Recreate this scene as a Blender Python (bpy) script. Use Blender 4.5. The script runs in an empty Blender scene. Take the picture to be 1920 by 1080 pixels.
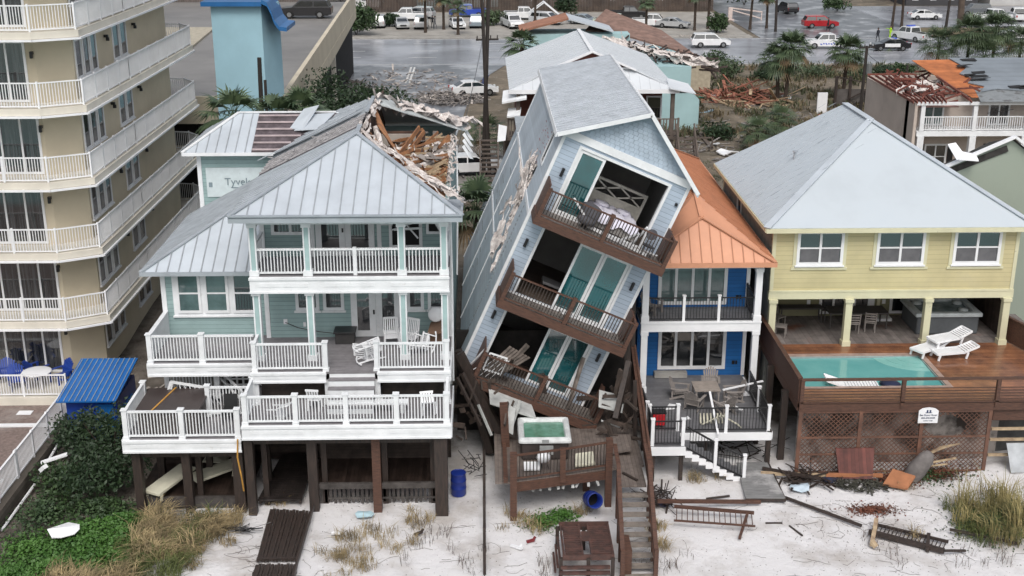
import bpy, math, random
from mathutils import Vector, Matrix
from math import radians as R, sin, cos, pi
random.seed(7)
SC = bpy.context.scene
COL = SC.collection
# ---------------------------------------------------------------- camera, sky, sun, exposure
cam = bpy.data.cameras.new('camera'); camo = bpy.data.objects.new('camera', cam); COL.objects.link(camo)
CAMH = 22.0; PITCH = R(18.73); YAW = R(1.32); FPX = 2300.0
cam.sensor_width = 36; cam.lens = 36 * FPX / 1920; cam.clip_end = 2000; cam.clip_start = 0.5
camo.location = (0, 0, CAMH); camo.rotation_euler = (pi/2 - PITCH, 0, -YAW)
SC.camera = camo
w = bpy.data.worlds.new('World'); SC.world = w; w.use_nodes = True
nt = w.node_tree; bg = nt.nodes['Background']
sky = nt.nodes.new('ShaderNodeTexSky'); sky.sky_type = 'NISHITA'; sky.sun_disc = False
SUN_EL, SUN_AZ = R(52), R(178)
sky.sun_elevation = SUN_EL; sky.sun_rotation = SUN_AZ; sky.air_density = 1.2; sky.dust_density = 5.0; sky.ozone_density = 1.0
hs = nt.nodes.new('ShaderNodeHueSaturation'); hs.inputs['Saturation'].default_value = 0.42
nt.links.new(sky.outputs[0], hs.inputs['Color']); nt.links.new(hs.outputs[0], bg.inputs[0])
bg.inputs[1].default_value = 0.125
sl = bpy.data.lights.new('sun', 'SUN'); sl.energy = 0.9; sl.angle = R(22); sl.color = (1, 0.97, 0.93)
so = bpy.data.objects.new('sun', sl); COL.objects.link(so)
so.rotation_euler = (R(38), 0, R(2))
SC.view_settings.view_transform = 'Standard'; SC.view_settings.look = 'None'
SC.view_settings.gamma = 1; SC.view_settings.exposure = 0.32
SC.cycles.max_bounces = 5; SC.cycles.diffuse_bounces = 3; SC.cycles.glossy_bounces = 3
# ---------------------------------------------------------------- pixel -> world helpers (photo pixels, 1920 wide)
_fw = Vector((sin(YAW)*cos(PITCH), cos(YAW)*cos(PITCH), -sin(PITCH))); _rt = Vector((cos(YAW), -sin(YAW), 0)); _up = _rt.cross(_fw)
_C = Vector((0, 0, CAMH))
def _ray(px, py): return _fw*FPX + _rt*(px-960) - _up*(py-540)
def gz(px, py, z=1.0):
    r = _ray(px, py); return _C + r*((z-CAMH)/r.z)
def gy(px, py, Y):
    r = _ray(px, py); return _C + r*(Y/r.y)
# ---------------------------------------------------------------- materials
MATS = {}
def mat(name, col, rough=0.7, var=0.12, scale=3.0, bump=0.0, bscale=40.0, metal=0.0, spec=None, stretch=None, wave=None, col2=None, stain_or_sheen=None, alpha=None, coat=0.0, thresh=None):
    """principled + noise colour variation; wave=(axis, spacing, depth) gives lap boards; stain=(colour, scale, lo, hi)"""
    if name in MATS: return MATS[name]
    m = bpy.data.materials.new(name); m.use_nodes = True; t = m.node_tree; N = t.nodes; L = t.links
    b = N['Principled BSDF']; b.inputs['Roughness'].default_value = rough; b.inputs['Metallic'].default_value = metal
    if spec is not None: b.inputs['Specular IOR Level'].default_value = spec
    if coat: b.inputs['Coat Weight'].default_value = coat; b.inputs['Coat Roughness'].default_value = 0.08
    tc = N.new('ShaderNodeTexCoord'); mp = N.new('ShaderNodeMapping'); L.new(tc.outputs['Object'], mp.inputs[0])
    if stretch: mp.inputs['Scale'].default_value = stretch
    n1 = N.new('ShaderNodeTexNoise'); n1.inputs['Scale'].default_value = scale; n1.inputs['Detail'].default_value = 5; n1.inputs['Roughness'].default_value = 0.6
    L.new(mp.outputs[0], n1.inputs['Vector'])
    rp = N.new('ShaderNodeValToRGB'); e = rp.color_ramp.elements
    c = Vector(col); c2 = Vector(col2) if col2 else c*(1-2*var)
    e[0].color = (*c2, 1); e[1].color = (*(c*(1+var*0.6) if not col2 else c), 1)
    e[0].position, e[1].position = thresh if thresh else (0.32, 0.66)
    L.new(n1.outputs['Fac'], rp.inputs[0]); out = rp.outputs[0]
    if stain_or_sheen:
        sc_, s_, lo, hi = stain_or_sheen
        n2 = N.new('ShaderNodeTexNoise'); n2.inputs['Scale'].default_value = s_; n2.inputs['Detail'].default_value = 6; n2.inputs['Roughness'].default_value = 0.65
        L.new(tc.outputs['Object'], n2.inputs['Vector'])
        mr = N.new('ShaderNodeMapRange'); mr.inputs[1].default_value = lo; mr.inputs[2].default_value = hi; L.new(n2.outputs['Fac'], mr.inputs[0])
        mx = N.new('ShaderNodeMix'); mx.data_type = 'RGBA'; L.new(mr.outputs[0], mx.inputs[0]); L.new(out, mx.inputs[6]); mx.inputs[7].default_value = (*sc_, 1); out = mx.outputs[2]
    h = None
    if wave:
        ax, sp, dep = wave
        sx = N.new('ShaderNodeSeparateXYZ'); L.new(tc.outputs['Object'], sx.inputs[0])
        md = N.new('ShaderNodeMath'); md.operation = 'DIVIDE'; L.new(sx.outputs[ax], md.inputs[0]); md.inputs[1].default_value = sp
        fr = N.new('ShaderNodeMath'); fr.operation = 'FRACT'; L.new(md.outputs[0], fr.inputs[0])
        # thin joint line
        lt = N.new('ShaderNodeMath'); lt.operation = 'LESS_THAN'; L.new(fr.outputs[0], lt.inputs[0]); lt.inputs[1].default_value = 0.12
        mx = N.new('ShaderNodeMix'); mx.data_type = 'RGBA'; ml = N.new('ShaderNodeMath'); ml.operation = 'MULTIPLY'; L.new(lt.outputs[0], ml.inputs[0]); ml.inputs[1].default_value = dep
        L.new(ml.outputs[0], mx.inputs[0]); L.new(out, mx.inputs[6]); mx.inputs[7].default_value = (*(c*0.35), 1)
        out = mx.outputs[2]; h = fr.outputs[0]
        # board to board tone
        fl = N.new('ShaderNodeMath'); fl.operation = 'FLOOR'; L.new(md.outputs[0], fl.inputs[0])
        wn = N.new('ShaderNodeTexWhiteNoise'); wn.noise_dimensions = '1D'; L.new(fl.outputs[0], wn.inputs['W'])
        mr = N.new('ShaderNodeMapRange'); mr.inputs[3].default_value = 1-var*1.2; mr.inputs[4].default_value = 1+var*0.6; L.new(wn.outputs[0], mr.inputs[0])
        hv = N.new('ShaderNodeHueSaturation'); L.new(mr.outputs[0], hv.inputs['Value']); L.new(out, hv.inputs['Color']); out = hv.outputs[0]
    L.new(out, b.inputs['Base Color'])
    if bump or h:
        bp = N.new('ShaderNodeBump'); 
        if h and not bump:
            bp.inputs['Strength'].default_value = 0.5; bp.inputs['Distance'].default_value = 0.02; L.new(h, bp.inputs['Height'])
        else:
            n3 = N.new('ShaderNodeTexNoise'); n3.inputs['Scale'].default_value = bscale; n3.inputs['Detail'].default_value = 3
            L.new(mp.outputs[0], n3.inputs['Vector']); L.new(n3.outputs['Fac'], bp.inputs['Height']); bp.inputs['Strength'].default_value = bump; bp.inputs['Distance'].default_value = 0.03
        L.new(bp.outputs[0], b.inputs['Normal'])
    MATS[name] = m; return m
WHITE = mat('white_paint', (.76, .78, .80), .55, .06, 1.5, stain_or_sheen=((.5, .5, .48), 5, .60, .9))
WHITE2 = mat('vinyl_white', (.80, .81, .83), .4, .04, 1.0)
SEAM = {'': mat('roof_seam_grey', (.36, .39, .42), .5, .1, 2, metal=.2)}
AQUA = mat('aqua_siding', (.31, .435, .435), .7, .07, 1.2, wave=('Z', .17, .5))
AQUA_P = mat('aqua_panel', (.36, .50, .50), .7, .06, 2)
GALV = mat('galvalume', (.58, .63, .68), .42, .06, .7, bump=.35, bscale=1.6, metal=.25, stain_or_sheen=((.47, .51, .55), 1.3, .55, .9))
GALV_D = mat('galvalume_dull', (.42, .46, .50), .5, .08, .7, metal=.3, stain_or_sheen=((.30, .32, .35), 1.6, .5, .85))
GLASS = mat('window_glass', (.012, .015, .018), .06, .3, 2, spec=.9)
GLASSG = mat('window_glass_pale', (.10, .16, .16), .08, .2, 2, spec=.6, col2=(.05, .09, .09))
TEAL = mat('sea_reflection_glass', (.012, .105, .12), .05, .3, .6, spec=.9, col2=(.008, .05, .056), thresh=(.4, .6))  # teal tones are the sea's reflection put into the glass colour
for g_ in (GLASS, GLASSG, TEAL): g_.node_tree.nodes['Principled BSDF'].inputs['IOR'].default_value = 1.9
DARKW = mat('dark_wet_timber', (.050, .034, .028), .55, .3, 3, stretch=(4, 4, .6), bump=.3, col2=(.022, .018, .016))
BROWN = mat('brown_stained_wood', (.115, .055, .036), .6, .3, 4, stretch=(1, 3, 6), bump=.3, col2=(.055, .028, .02))
DECKG = mat('grey_composite_deck', (.21, .20, .21), .6, .1, 4, wave=('Y', .14, .55))
DECKX = mat('weathered_deck_boards', (.20, .165, .145), .65, .15, 4, wave=('X', .14, .75), col2=(.12, .10, .09))
RAWW = mat('raw_lumber', (.36, .17, .075), .75, .25, 3, col2=(.15, .075, .045))
RAWL = mat('pale_lumber', (.50, .39, .25), .75, .2, 3, col2=(.26, .18, .12))
FLUFF = mat('torn_insulation', (.74, .70, .67), .95, .2, 6, bump=.6, bscale=25, col2=(.42, .36, .34))
BLACK = mat('black_metal', (.015, .015, .017), .4, .2, 5)
DARK = mat('interior_shade', (.012, .012, .013), .9, .2, 2)  # near-black colour stands in for shade inside openings and recesses
GREY_C = mat('concrete', (.36, .35, .33), .85, .12, 1.2, bump=.2, stain_or_sheen=((.2, .19, .18), .8, .5, .8))
BLUEP = mat('blue_plastic', (.012, .05, .30), .35, .1, 3)
# ---------------------------------------------------------------- mesh builder
class MB:
    def __init__(s, tf=None): s.v = []; s.f = []; s.tf = tf; s.p = []; s.mi = 0; s.m = []
    def add(s, vs, fs):
        o = len(s.v)
        s.v += [tuple(s.tf(p)) if s.tf else tuple(p) for p in vs]
        s.p.append((o, len(s.f))); s.f += [tuple(i+o for i in f) for f in fs]; s.m += [s.mi]*len(fs)
    def box(s, x0, y0, z0, x1, y1, z1):
        s.add([(x0,y0,z0),(x1,y0,z0),(x1,y1,z0),(x0,y1,z0),(x0,y0,z1),(x1,y0,z1),(x1,y1,z1),(x0,y1,z1)],
              [(0,3,2,1),(4,5,6,7),(0,1,5,4),(1,2,6,5),(2,3,7,6),(3,0,4,7)])
    def bar(s, p, q, w=.05, h=None, up=(0, 0, 1), w2=None):
        p = Vector(p); q = Vector(q); h = h or w; d = (q-p)
        if d.length < 1e-6: return
        d.normalize(); u = Vector(up)
        if abs(d.dot(u)) > .99: u = Vector((0, 1, 0)) if abs(d.y) < .9 else Vector((1, 0, 0))
        a = d.cross(u).normalized(); b = a.cross(d); k = (w2 or w)/w
        vs = [p+a*x*w/2+b*y*h/2 for x, y in ((-1,-1),(1,-1),(1,1),(-1,1))] + [q+a*x*w*k/2+b*y*h*k/2 for x, y in ((-1,-1),(1,-1),(1,1),(-1,1))]
        s.add(vs, [(0,3,2,1),(4,5,6,7),(0,1,5,4),(1,2,6,5),(2,3,7,6),(3,0,4,7)])
    def cyl(s, p, q, r0, r1=None, n=10):
        p = Vector(p); q = Vector(q); r1 = r0 if r1 is None else r1; d = (q-p).normalized()
        u = Vector((0,0,1)) if abs(d.z) < .9 else Vector((1,0,0)); a = d.cross(u).normalized(); b = a.cross(d)
        vs = []
        for c, r in ((p, r0), (q, r1)):
            for i in range(n): t = 2*pi*i/n; vs.append(c+a*cos(t)*r+b*sin(t)*r)
        s.add(vs, [(i, (i+1) % n, n+(i+1) % n, n+i) for i in range(n)] + [tuple(range(n))[::-1], tuple(range(n, 2*n))])
    def tube(s, pts, r, n=6):
        for a, b in zip(pts[:-1], pts[1:]): s.cyl(a, b, r, r, n)
    def poly(s, pts): s.add(pts, [tuple(range(len(pts)))])
    def slab(s, pts, d):
        d = Vector(d); n = len(pts); pts = [Vector(p) for p in pts]
        s.add(pts+[p+d for p in pts], [tuple(range(n)), tuple(range(n, 2*n))[::-1]] + [(i, n+i, n+(i+1) % n, (i+1) % n) for i in range(n)])
    def lathe(s, prof, c=(0, 0, 0), n=16):
        vs = []; c = Vector(c)
        for r, z in prof:
            for i in range(n): t = 2*pi*i/n; vs.append(c+Vector((cos(t)*r, sin(t)*r, z)))
        k = len(prof)
        s.add(vs, [(j*n+i, j*n+(i+1) % n, (j+1)*n+(i+1) % n, (j+1)*n+i) for j in range(k-1) for i in range(n)] + [tuple(range((k-1)*n, k*n))])
    def build(s, name, m, parent=None, world=True, smooth=False, bevel=0):
        me = bpy.data.meshes.new(name); me.from_pydata(s.v, [], s.f); me.update()
        o = bpy.data.objects.new(name, me); COL.objects.link(o)
        if m: me.materials.append(m)
        if m and 1 in s.m and len(s.m) == len(s.f):
            me.materials.append(SEAM.get(m.name, SEAM['']))
            me.polygons.foreach_set('material_index', s.m)
        if smooth:
            for p in me.polygons: p.use_smooth = True
        if bevel:
            md = o.modifiers.new('bevel', 'BEVEL'); md.width = bevel; md.segments = 2; md.limit_method = 'ANGLE'
        if parent:
            o.parent = parent
            if world:
                L = Vector((0, 0, 0)); q = parent
                while q: L += q.location; q = q.parent
                o.location = -L
        return o
def each(s, name, m, parent=None, world=True, **k):
    """one object per added piece"""
    out = []
    ends = s.p[1:]+[(len(s.v), len(s.f))]
    for (v0, f0), (v1, f1) in zip(s.p, ends):
        t = MB(); t.v = s.v[v0:v1]; t.f = [tuple(i-v0 for i in f) for f in s.f[f0:f1]]; out.append(t.build(name, m, parent, world, **k))
    return out
MB.each = each
def tag(o, label=None, cat=None, group=None, kind=None):
    if label: o['label'] = label
    if cat: o['category'] = cat
    if group: o['group'] = group
    if kind: o['kind'] = kind
    return o
def empty(name, loc, label, cat, group=None, rz=0, rx=0, ry=0):
    o = bpy.data.objects.new(name, None); COL.objects.link(o); o.location = loc; o.rotation_euler = (rx, ry, rz)
    o.empty_display_size = .2
    return tag(o, label, cat, group)
CH = {}
def copy_tree(o, parent=None):
    c = o.copy(); COL.objects.link(c); c.parent = parent
    for ch in [x for x in o.children]: copy_tree(ch, c)
    return c
def place(proto, first, loc, rz=0, label=None, group=None, rx=0, ry=0, s=1):
    """first use moves the prototype itself, later uses copy it"""
    o = proto if not first.get(proto.name) else copy_tree(proto)
    first[proto.name] = True
    o.location = loc; o.rotation_euler = (rx, ry, rz); o.scale = (s, s, s)
    if label: o['label'] = label
    if group: o['group'] = group
    return o
USED = {}
FRONT = lambda Y: (lambda p: (p[0], Y-p[2], p[1]))          # (u, v, out) -> faces the beach
RIGHT = lambda X: (lambda p: (X+p[2], p[0], p[1]))
LEFT = lambda X: (lambda p: (X-p[2], p[0], p[1]))
def window(parent, tf, u0, u1, v0, v1, fw=.1, mv=(), mh=(), fm=None, gm=None, out=.05, name='window', sill=False, world=True):
    """frame mesh with a pane child; u,v are wall coordinates"""
    f = MB(tf)
    f.box(u0, v0, .0, u0+fw, v1, out); f.box(u1-fw, v0, .0, u1, v1, out)
    f.box(u0+fw, v0, .0, u1-fw, v0+fw, out); f.box(u0+fw, v1-fw, .0, u1-fw, v1, out)
    for m in mv: f.box(m-fw*.4, v0+fw, .0, m+fw*.4, v1-fw, out-.006)
    for m in mh: f.box(u0+fw, m-.03, .0, u1-fw, m+.03, out-.010)
    if sill: f.box(u0-.06, v0-.07, 0, u1+.06, v0-.001, out+.05)
    fo = f.build(name, fm or WHITE, parent, world)
    g = MB(tf); g.box(u0+fw*.9, v0+fw*.9, -.02, u1-fw*.9, v1-fw*.9, .012)
    g.build('pane', gm or GLASS, fo, False)
    return fo
def railing(parent, p, q, h=1.05, m=None, post=.13, gap=.11, nposts=None, bal=.035, skip=(), name='railing', world=True, rail=.08, cap=True, ends=(1, 1), low=.10):
    """baluster railing between floor points p and q, square capped posts"""
    m = m or WHITE; p = Vector(p); q = Vector(q); L = (q-p).length; d = (q-p)/L; b = MB()
    n = nposts if nposts is not None else max(1, round(L/1.9))
    for i in range(n+1):
        if (i == 0 and not ends[0]) or (i == n and not ends[1]): continue
        c = p+d*L*i/n
        b.box(c.x-post/2, c.y-post/2, c.z, c.x+post/2, c.y+post/2, c.z+h+.04)
        if cap:
            k = post/2+.03; b.box(c.x-k, c.y-k, c.z+h+.041, c.x+k, c.y+k, c.z+h+.08); b.box(c.x-k, c.y-k, c.z-.01, c.x+k, c.y+k, c.z+.09)
    Z = Vector((0, 0, 1))
    b.bar(p+Z*(h-.03), q+Z*(h-.03), rail+.02, rail*.8); b.bar(p+Z*low, q+Z*low, rail*.7, rail*.8)
    k = int(L/gap)
    for i in range(1, k):
        c = p+d*L*i/k; b.bar(c+Z*low, c+Z*(h-.05), bal, bal, up=(0, 1, 0))
    return b.build(name, m, parent, world)
def ribs(mb, poly, e, spacing=.45, rh=.045, rw=.036):
    """standing seams: lines perpendicular to eave direction e, clipped to a convex planar polygon"""
    P = [Vector(p) for p in poly]; n = (P[1]-P[0]).cross(P[2]-P[0]).normalized()
    if n.z < 0: n = -n
    e = Vector(e).normalized(); f = n.cross(e).normalized()
    s0 = min((p-P[0]).dot(e) for p in P); s1 = max((p-P[0]).dot(e) for p in P)
    s = s0+spacing*.4
    while s < s1:
        ts = []
        for a, b in zip(P, P[1:]+P[:1]):
            sa = (a-P[0]).dot(e)-s; sb = (b-P[0]).dot(e)-s
            if sa*sb < 0: k = sa/(sa-sb); ts.append(a.lerp(b, k))
        if len(ts) >= 2:
            a, b = ts[0], ts[1]
            mb.mi = 1
            if (a-b).length > .15: mb.bar(a+n*rh*.5, b+n*rh*.5, rw, rh, up=n)
            mb.mi = 0
        s += spacing
def roofplane(mb, poly, e=None, spacing=.45, t=.06, **k):
    P = [Vector(p) for p in poly]; n = (P[1]-P[0]).cross(P[2]-P[0]).normalized()
    if n.z < 0: n = -n
    mb.slab([p for p in P], n*-t)
    if e: ribs(mb, P, e, spacing, **k)
def gable_pts(): pass
# ================================================================ SETTING
def sstep(a, b, x): t = max(0, min(1, (x-a)/(b-a))); return t*t*(3-2*t)
from mathutils import noise as MN
def ground_z(x, y):
    z = sstep(45, 62, y)*1.0
    z += (MN.noise(Vector((x*.35, y*.35, 0)))*.10 + MN.noise(Vector((x*1.3, y*1.3, 5)))*.035) * (1 - sstep(47, 60, y))
    if y > 96: z += max(0, MN.noise(Vector((x*.12, y*.12, 3))))*.8*sstep(96, 104, y)*(1-sstep(134, 141, y))*sstep(15, 20, x)
    z += .35*sstep(17, 22, x)*(1-sstep(48, 55, y))*sstep(34, 40, y)
    z -= sstep(34, 26, y)*.9 if y < 34 else 0
    return z
def axis(segs):
    out = []
    for a, b, st in segs:
        k = max(1, int((b-a)/st)); out += [a+(b-a)*i/k for i in range(k)]
    return out+[segs[-1][1]]
xs = axis([(-400, -60, 30), (-60, -24, 4), (-24, 26, .5), (26, 60, 2), (60, 400, 30)])
ys = axis([(24, 33, 2), (33, 50, .5), (50, 62, 1), (62, 96, 4), (96, 142, 2), (142, 620, 30)])
g = MB(); nx = len(xs)
g.v = [(x, y, ground_z(x, y)) for y in ys for x in xs]
g.f = [(j*nx+i, j*nx+i+1, (j+1)*nx+i+1, (j+1)*nx+i) for j in range(len(ys)-1) for i in range(nx-1)]
def ground_mat():
    m = bpy.data.materials.new('beach_and_scrub_ground'); m.use_nodes = True; t = m.node_tree; N = t.nodes; L = t.links
    b = N['Principled BSDF']; b.inputs['Roughness'].default_value = .95
    ge = N.new('ShaderNodeNewGeometry'); sx = N.new('ShaderNodeSeparateXYZ'); L.new(ge.outputs['Position'], sx.inputs[0])
    def noise(s, d=6, r=.6, dist=0):
        n = N.new('ShaderNodeTexNoise'); n.inputs['Scale'].default_value = s; n.inputs['Detail'].default_value = d; n.inputs['Roughness'].default_value = r; n.inputs['Distortion'].default_value = dist
        L.new(ge.outputs['Position'], n.inputs['Vector']); return n.outputs['Fac']
    def ramp(f, c0, c1, p0, p1):
        r = N.new('ShaderNodeValToRGB'); e = r.color_ramp.elements; e[0].color = (*c0, 1); e[1].color = (*c1, 1); e[0].position = p0; e[1].position = p1; L.new(f, r.inputs[0]); return r.outputs[0]
    def mth(op, a, b_):
        n = N.new('ShaderNodeMath'); n.operation = op
        for i, v in enumerate((a, b_)):
            if isinstance(v, (int, float)): n.inputs[i].default_value = v
            else: L.new(v, n.inputs[i])
        return n.outputs[0]
    def mr(f, a, b_, c=0, d=1):
        n = N.new('ShaderNodeMapRange'); n.inputs[1].default_value = a; n.inputs[2].default_value = b_; n.inputs[3].default_value = c; n.inputs[4].default_value = d; L.new(f, n.inputs[0]); return n.outputs[0]
    def mix(f, a, b_):
        n = N.new('ShaderNodeMix'); n.data_type = 'RGBA'; L.new(f, n.inputs[0]); L.new(a, n.inputs[6]); L.new(b_, n.inputs[7]); return n.outputs[2]
    sand = ramp(noise(.45, 8), (.46, .43, .41), (.69, .68, .69), .32, .52)
    speck = ramp(noise(9, 4, .7), (.16, .13, .11), (1, 1, 1), .28, .36)
    mm = N.new('ShaderNodeMix'); mm.data_type = 'RGBA'; mm.blend_type = 'MULTIPLY'; mm.inputs[0].default_value = .8; L.new(sand, mm.inputs[6]); L.new(speck, mm.inputs[7]); sand = mm.outputs[2]
    dirt = ramp(noise(.8, 8, .7), (.055, .045, .036), (.20, .175, .15), .35, .68)
    scrub = ramp(noise(.35, 9, .7, 1.), (.065, .057, .040), (.22, .18, .135), .34, .64)
    scrub = mix(mr(noise(1.6, 6, .7), .60, .72), scrub, ramp(noise(3), (.30, .27, .24), (.42, .40, .37), .3, .7))
    yy = mth('ADD', sx.outputs['Y'], mth('MULTIPLY', mth('SUBTRACT', noise(.5, 5), .5), 9))
    c = mix(mr(yy, 44.5, 47.5), sand, dirt)
    c = mix(mr(yy, 62, 70), c, scrub)
    # left alley and hedge side is dark soil
    xx = mth('ADD', sx.outputs['X'], mth('MULTIPLY', mth('SUBTRACT', noise(.6, 5), .5), 5))
    c = mix(mr(xx, -10.2, -12.2), c, dirt)
    L.new(c, b.inputs['Base Color'])
    bp = N.new('ShaderNodeBump'); bp.inputs['Strength'].default_value = .6; bp.inputs['Distance'].default_value = .16; L.new(noise(2.6, 9, .72), bp.inputs['Height']); L.new(bp.outputs[0], b.inputs['Normal'])
    return m
gr = g.build('ground', ground_mat(), smooth=True); tag(gr, kind='structure')
def sheet(name, x0, y0, x1, y1, z, m, pts=None):
    b = MB(); b.slab(pts or [(x0, y0, z), (x1, y0, z), (x1, y1, z), (x0, y1, z)], (0, 0, -.02)); o = b.build(name, m); return tag(o, kind='structure')
SEA = mat('sea_water', (.03, .17, .17), .12, .2, .05, bump=.5, bscale=.8, col2=(.10, .28, .26))
s = MB(); s.poly([(-500, -600, -.35), (500, -600, -.35), (500, 30, -.35), (-500, 30, -.35)]); tag(s.build('sea', SEA), kind='structure')
ASPH = mat('wet_asphalt', (.15, .155, .17), .28, .2, .5, bump=.15, bscale=30, col2=(.085, .088, .098), stain_or_sheen=((.36, .37, .39), .3, .5, .62))  # pale patches are sky reflections painted into the wet road colour
ASPH2 = mat('damp_highway_asphalt', (.20, .205, .225), .27, .12, .3, stain_or_sheen=((.33, .34, .37), .12, .42, .62), stretch=(.15, 1, 1))  # lighter patches paint the sky's sheen into the highway colour
CONC = mat('sandy_concrete_lot', (.36, .34, .31), .75, .15, .3, stain_or_sheen=((.24, .22, .19), .5, .45, .75))
sheet('highway', -300, 141, 300, 165, 1.04, ASPH2)
sheet('side_street', 0, 0, 0, 0, 1.05, ASPH, pts=[(-13, 98, 1.05), (-2.5, 98, 1.05), (-1.0, 128, 1.05), (2.5, 141.5, 1.05), (-21, 141.5, 1.05), (-14.5, 128, 1.05)])
sheet('back_lane', -14, 80, 14, 98.2, 1.03, mat('sandy_lane', (.27, .255, .24), .6, .2, .5, bump=.2, stain_or_sheen=((.12, .11, .10), .6, .5, .7), col2=(.15, .14, .13)))
sheet('parking_lot', -60, 168, 36, 197, 1.06, CONC)
sheet('cross_street', 37, 164.9, 60, 420, 1.05, ASPH)
sheet('far_parking_lot', 60, 176, 180, 205, 1.06, ASPH2)
k = MB()
for y in (165.2, 167.7): k.box(-300, y, 1.0, 36, y+.18, 1.18)
k.box(-300, 140.6, 1.0, -21, 140.85, 1.17); k.box(3, 140.6, 1.0, 300, 140.85, 1.17)
tag(k.build('kerb', GREY_C), kind='structure')
sheet('sidewalk', -60, 165.4, 36, 167.6, 1.14, CONC)
LINE = mat('road_paint', (.62, .62, .60), .6, .15, 1)
b = MB()
for y in (147.6, 153.2, 160): 
    for i in range(-14, 24): b.box(i*9, y, 1.045, i*9+3.4, y+.14, 1.05)
for y in (142.0, 164.2): b.box(-200, y, 1.045, 200, y+.14, 1.05)
b.box(-8.3, 129, 1.055, -8.1, 140, 1.06); b.box(-7.9, 129, 1.055, -7.7, 140, 1.06)
tag(b.build('road_markings', LINE), kind='structure')
# grassy median and verge on the right
GRASSM = mat('median_turf', (.075, .12, .03), .95, .3, 1.5, bump=.5, col2=(.12, .12, .05))
sheet('median', 62, 156.5, 240, 159.6, 1.10, GRASSM)
sheet('verge', 60, 165.5, 240, 175, 1.10, mat('dry_verge', (.17, .13, .075), .95, .3, .6, bump=.5, col2=(.10, .09, .05)))
# ================================================================ VEGETATION PROTOTYPES
LEAFD = mat('dark_leaf', (.028, .055, .020), .6, .3, 2, col2=(.012, .028, .012))
LEAFM = mat('mid_leaf', (.045, .085, .025), .6, .3, 2, col2=(.02, .04, .018))
LEAFG = mat('bright_ground_leaf', (.065, .155, .025), .6, .3, 1.5, col2=(.03, .09, .012))
PALMG = mat('palm_frond', (.095, .135, .065), .55, .3, 1.2, col2=(.03, .055, .028))
PALMB = mat('dead_palm_frond', (.20, .14, .08), .9, .3, 2)
BARK = mat('palm_bark', (.075, .055, .042), .95, .3, 6, bump=.6, col2=(.03, .022, .018))
STRAW = mat('dry_dune_grass', (.40, .31, .165), .9, .3, 2.2, col2=(.14, .11, .06), thresh=(.38, .6))
STRAWG = mat('green_dune_grass', (.14, .16, .05), .9, .3, .8, col2=(.055, .075, .025))
def leafcloud(mb, lobes, n, size, rnd, hollow=.35):
    for _ in range(n):
        c, r = rnd.choice(lobes) if not isinstance(lobes[0][1], tuple) else (lambda l: (l[0], l[1]))(rnd.choice(lobes))
        rx, ry, rz = r if isinstance(r, tuple) else (r, r, r)
        while True:
            p = Vector((rnd.uniform(-1, 1), rnd.uniform(-1, 1), rnd.uniform(-.8, 1)))
            if hollow < p.length < 1 + rnd.random()*.15: break
        P = Vector(c)+Vector((p.x*rx, p.y*ry, p.z*rz)); d = Vector((rnd.gauss(0, 1), rnd.gauss(0, 1), rnd.gauss(0, 1)+.4)).normalized()
        a = d.orthogonal().normalized(); a = Matrix.Rotation(rnd.random()*6.28, 3, d) @ a; b_ = d.cross(a); s_ = size*rnd.uniform(.6, 1.4)
        mb.add([P-a*s_*.5, P+b_*s_*.22, P+a*s_*.5, P-b_*s_*.22], [(0, 1, 2, 3)])
def palm_tree(label, h, lean=(0, 0), nfr=34, fl=1.35, seed=0, group=None, name='palm_tree', cat='palm tree'):
    rnd = random.Random(seed); root = empty(name, (0, 0, 0), label, cat, group)
    t = MB(); pts = []
    k = 9; prev = None
    prof = [(Vector((lean[0]*(i/k)**1.5, lean[1]*(i/k)**1.5, h*i/k)), .19-.05*i/k+(.05 if i == 0 else 0)) for i in range(k+1)]
    for (a, ra), (b_, rb) in zip(prof[:-1], prof[1:]): t.cyl(a, b_, ra, rb*1.12, 8)
    for i in range(14):   # old leaf boots below the crown
        a_ = rnd.random()*6.28; z = h-.25-rnd.random()*.5; c = Vector((lean[0], lean[1], z)); d = Vector((cos(a_), sin(a_), .8))
        t.bar(c, c+d*.3, .07, .04)
    t.build('trunk', BARK, root, False)
    f = MB(); dead = MB(); top = Vector((lean[0], lean[1], h))
    for i in range(nfr):
        az = i*2.399+rnd.uniform(-.25, .25); el = 1.35-1.95*(i/nfr)+rnd.uniform(-.15, .15)
        d = Vector((cos(az)*cos(el), sin(az)*cos(el), sin(el))); pl = fl*rnd.uniform(.55, .8); mbx = dead if el < -.42 else f
        droop = Vector((0, 0, -1)); mid = top+d*pl*.6; end = top+d*pl+droop*pl*.12
        mbx.bar(top, mid, .03, .02); mbx.bar(mid, end, .025, .015)
        side = d.cross(Vector((0, 0, 1)));
        if side.length < .1: side = Vector((1, 0, 0))
        side.normalize(); ax = (end-mid).normalized(); nL = 14
        for j in range(nL):
            th = (j/(nL-1)-.5)*2.9; dd = (ax*cos(th)+side*sin(th)).normalized(); ll = fl*(.85-.28*abs(th)/1.45)*rnd.uniform(.85, 1.1)
            wv = dd.cross(ax.cross(side)).normalized()*(.035 if h < 3.9 else .06)
            m1 = end+dd*ll*.55+droop*ll*.06; e1 = end+dd*ll+droop*ll*rnd.uniform(.22, .5)
            mbx.add([end-wv*.4, end+wv*.4, m1+wv, m1-wv], [(0, 1, 2, 3)]); mbx.add([m1-wv, m1+wv, e1], [(0, 1, 2)])
    f.build('crown', PALMG, root, False)
    if dead.v: dead.build('dead_fronds', PALMB, root, False)
    return root
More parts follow.
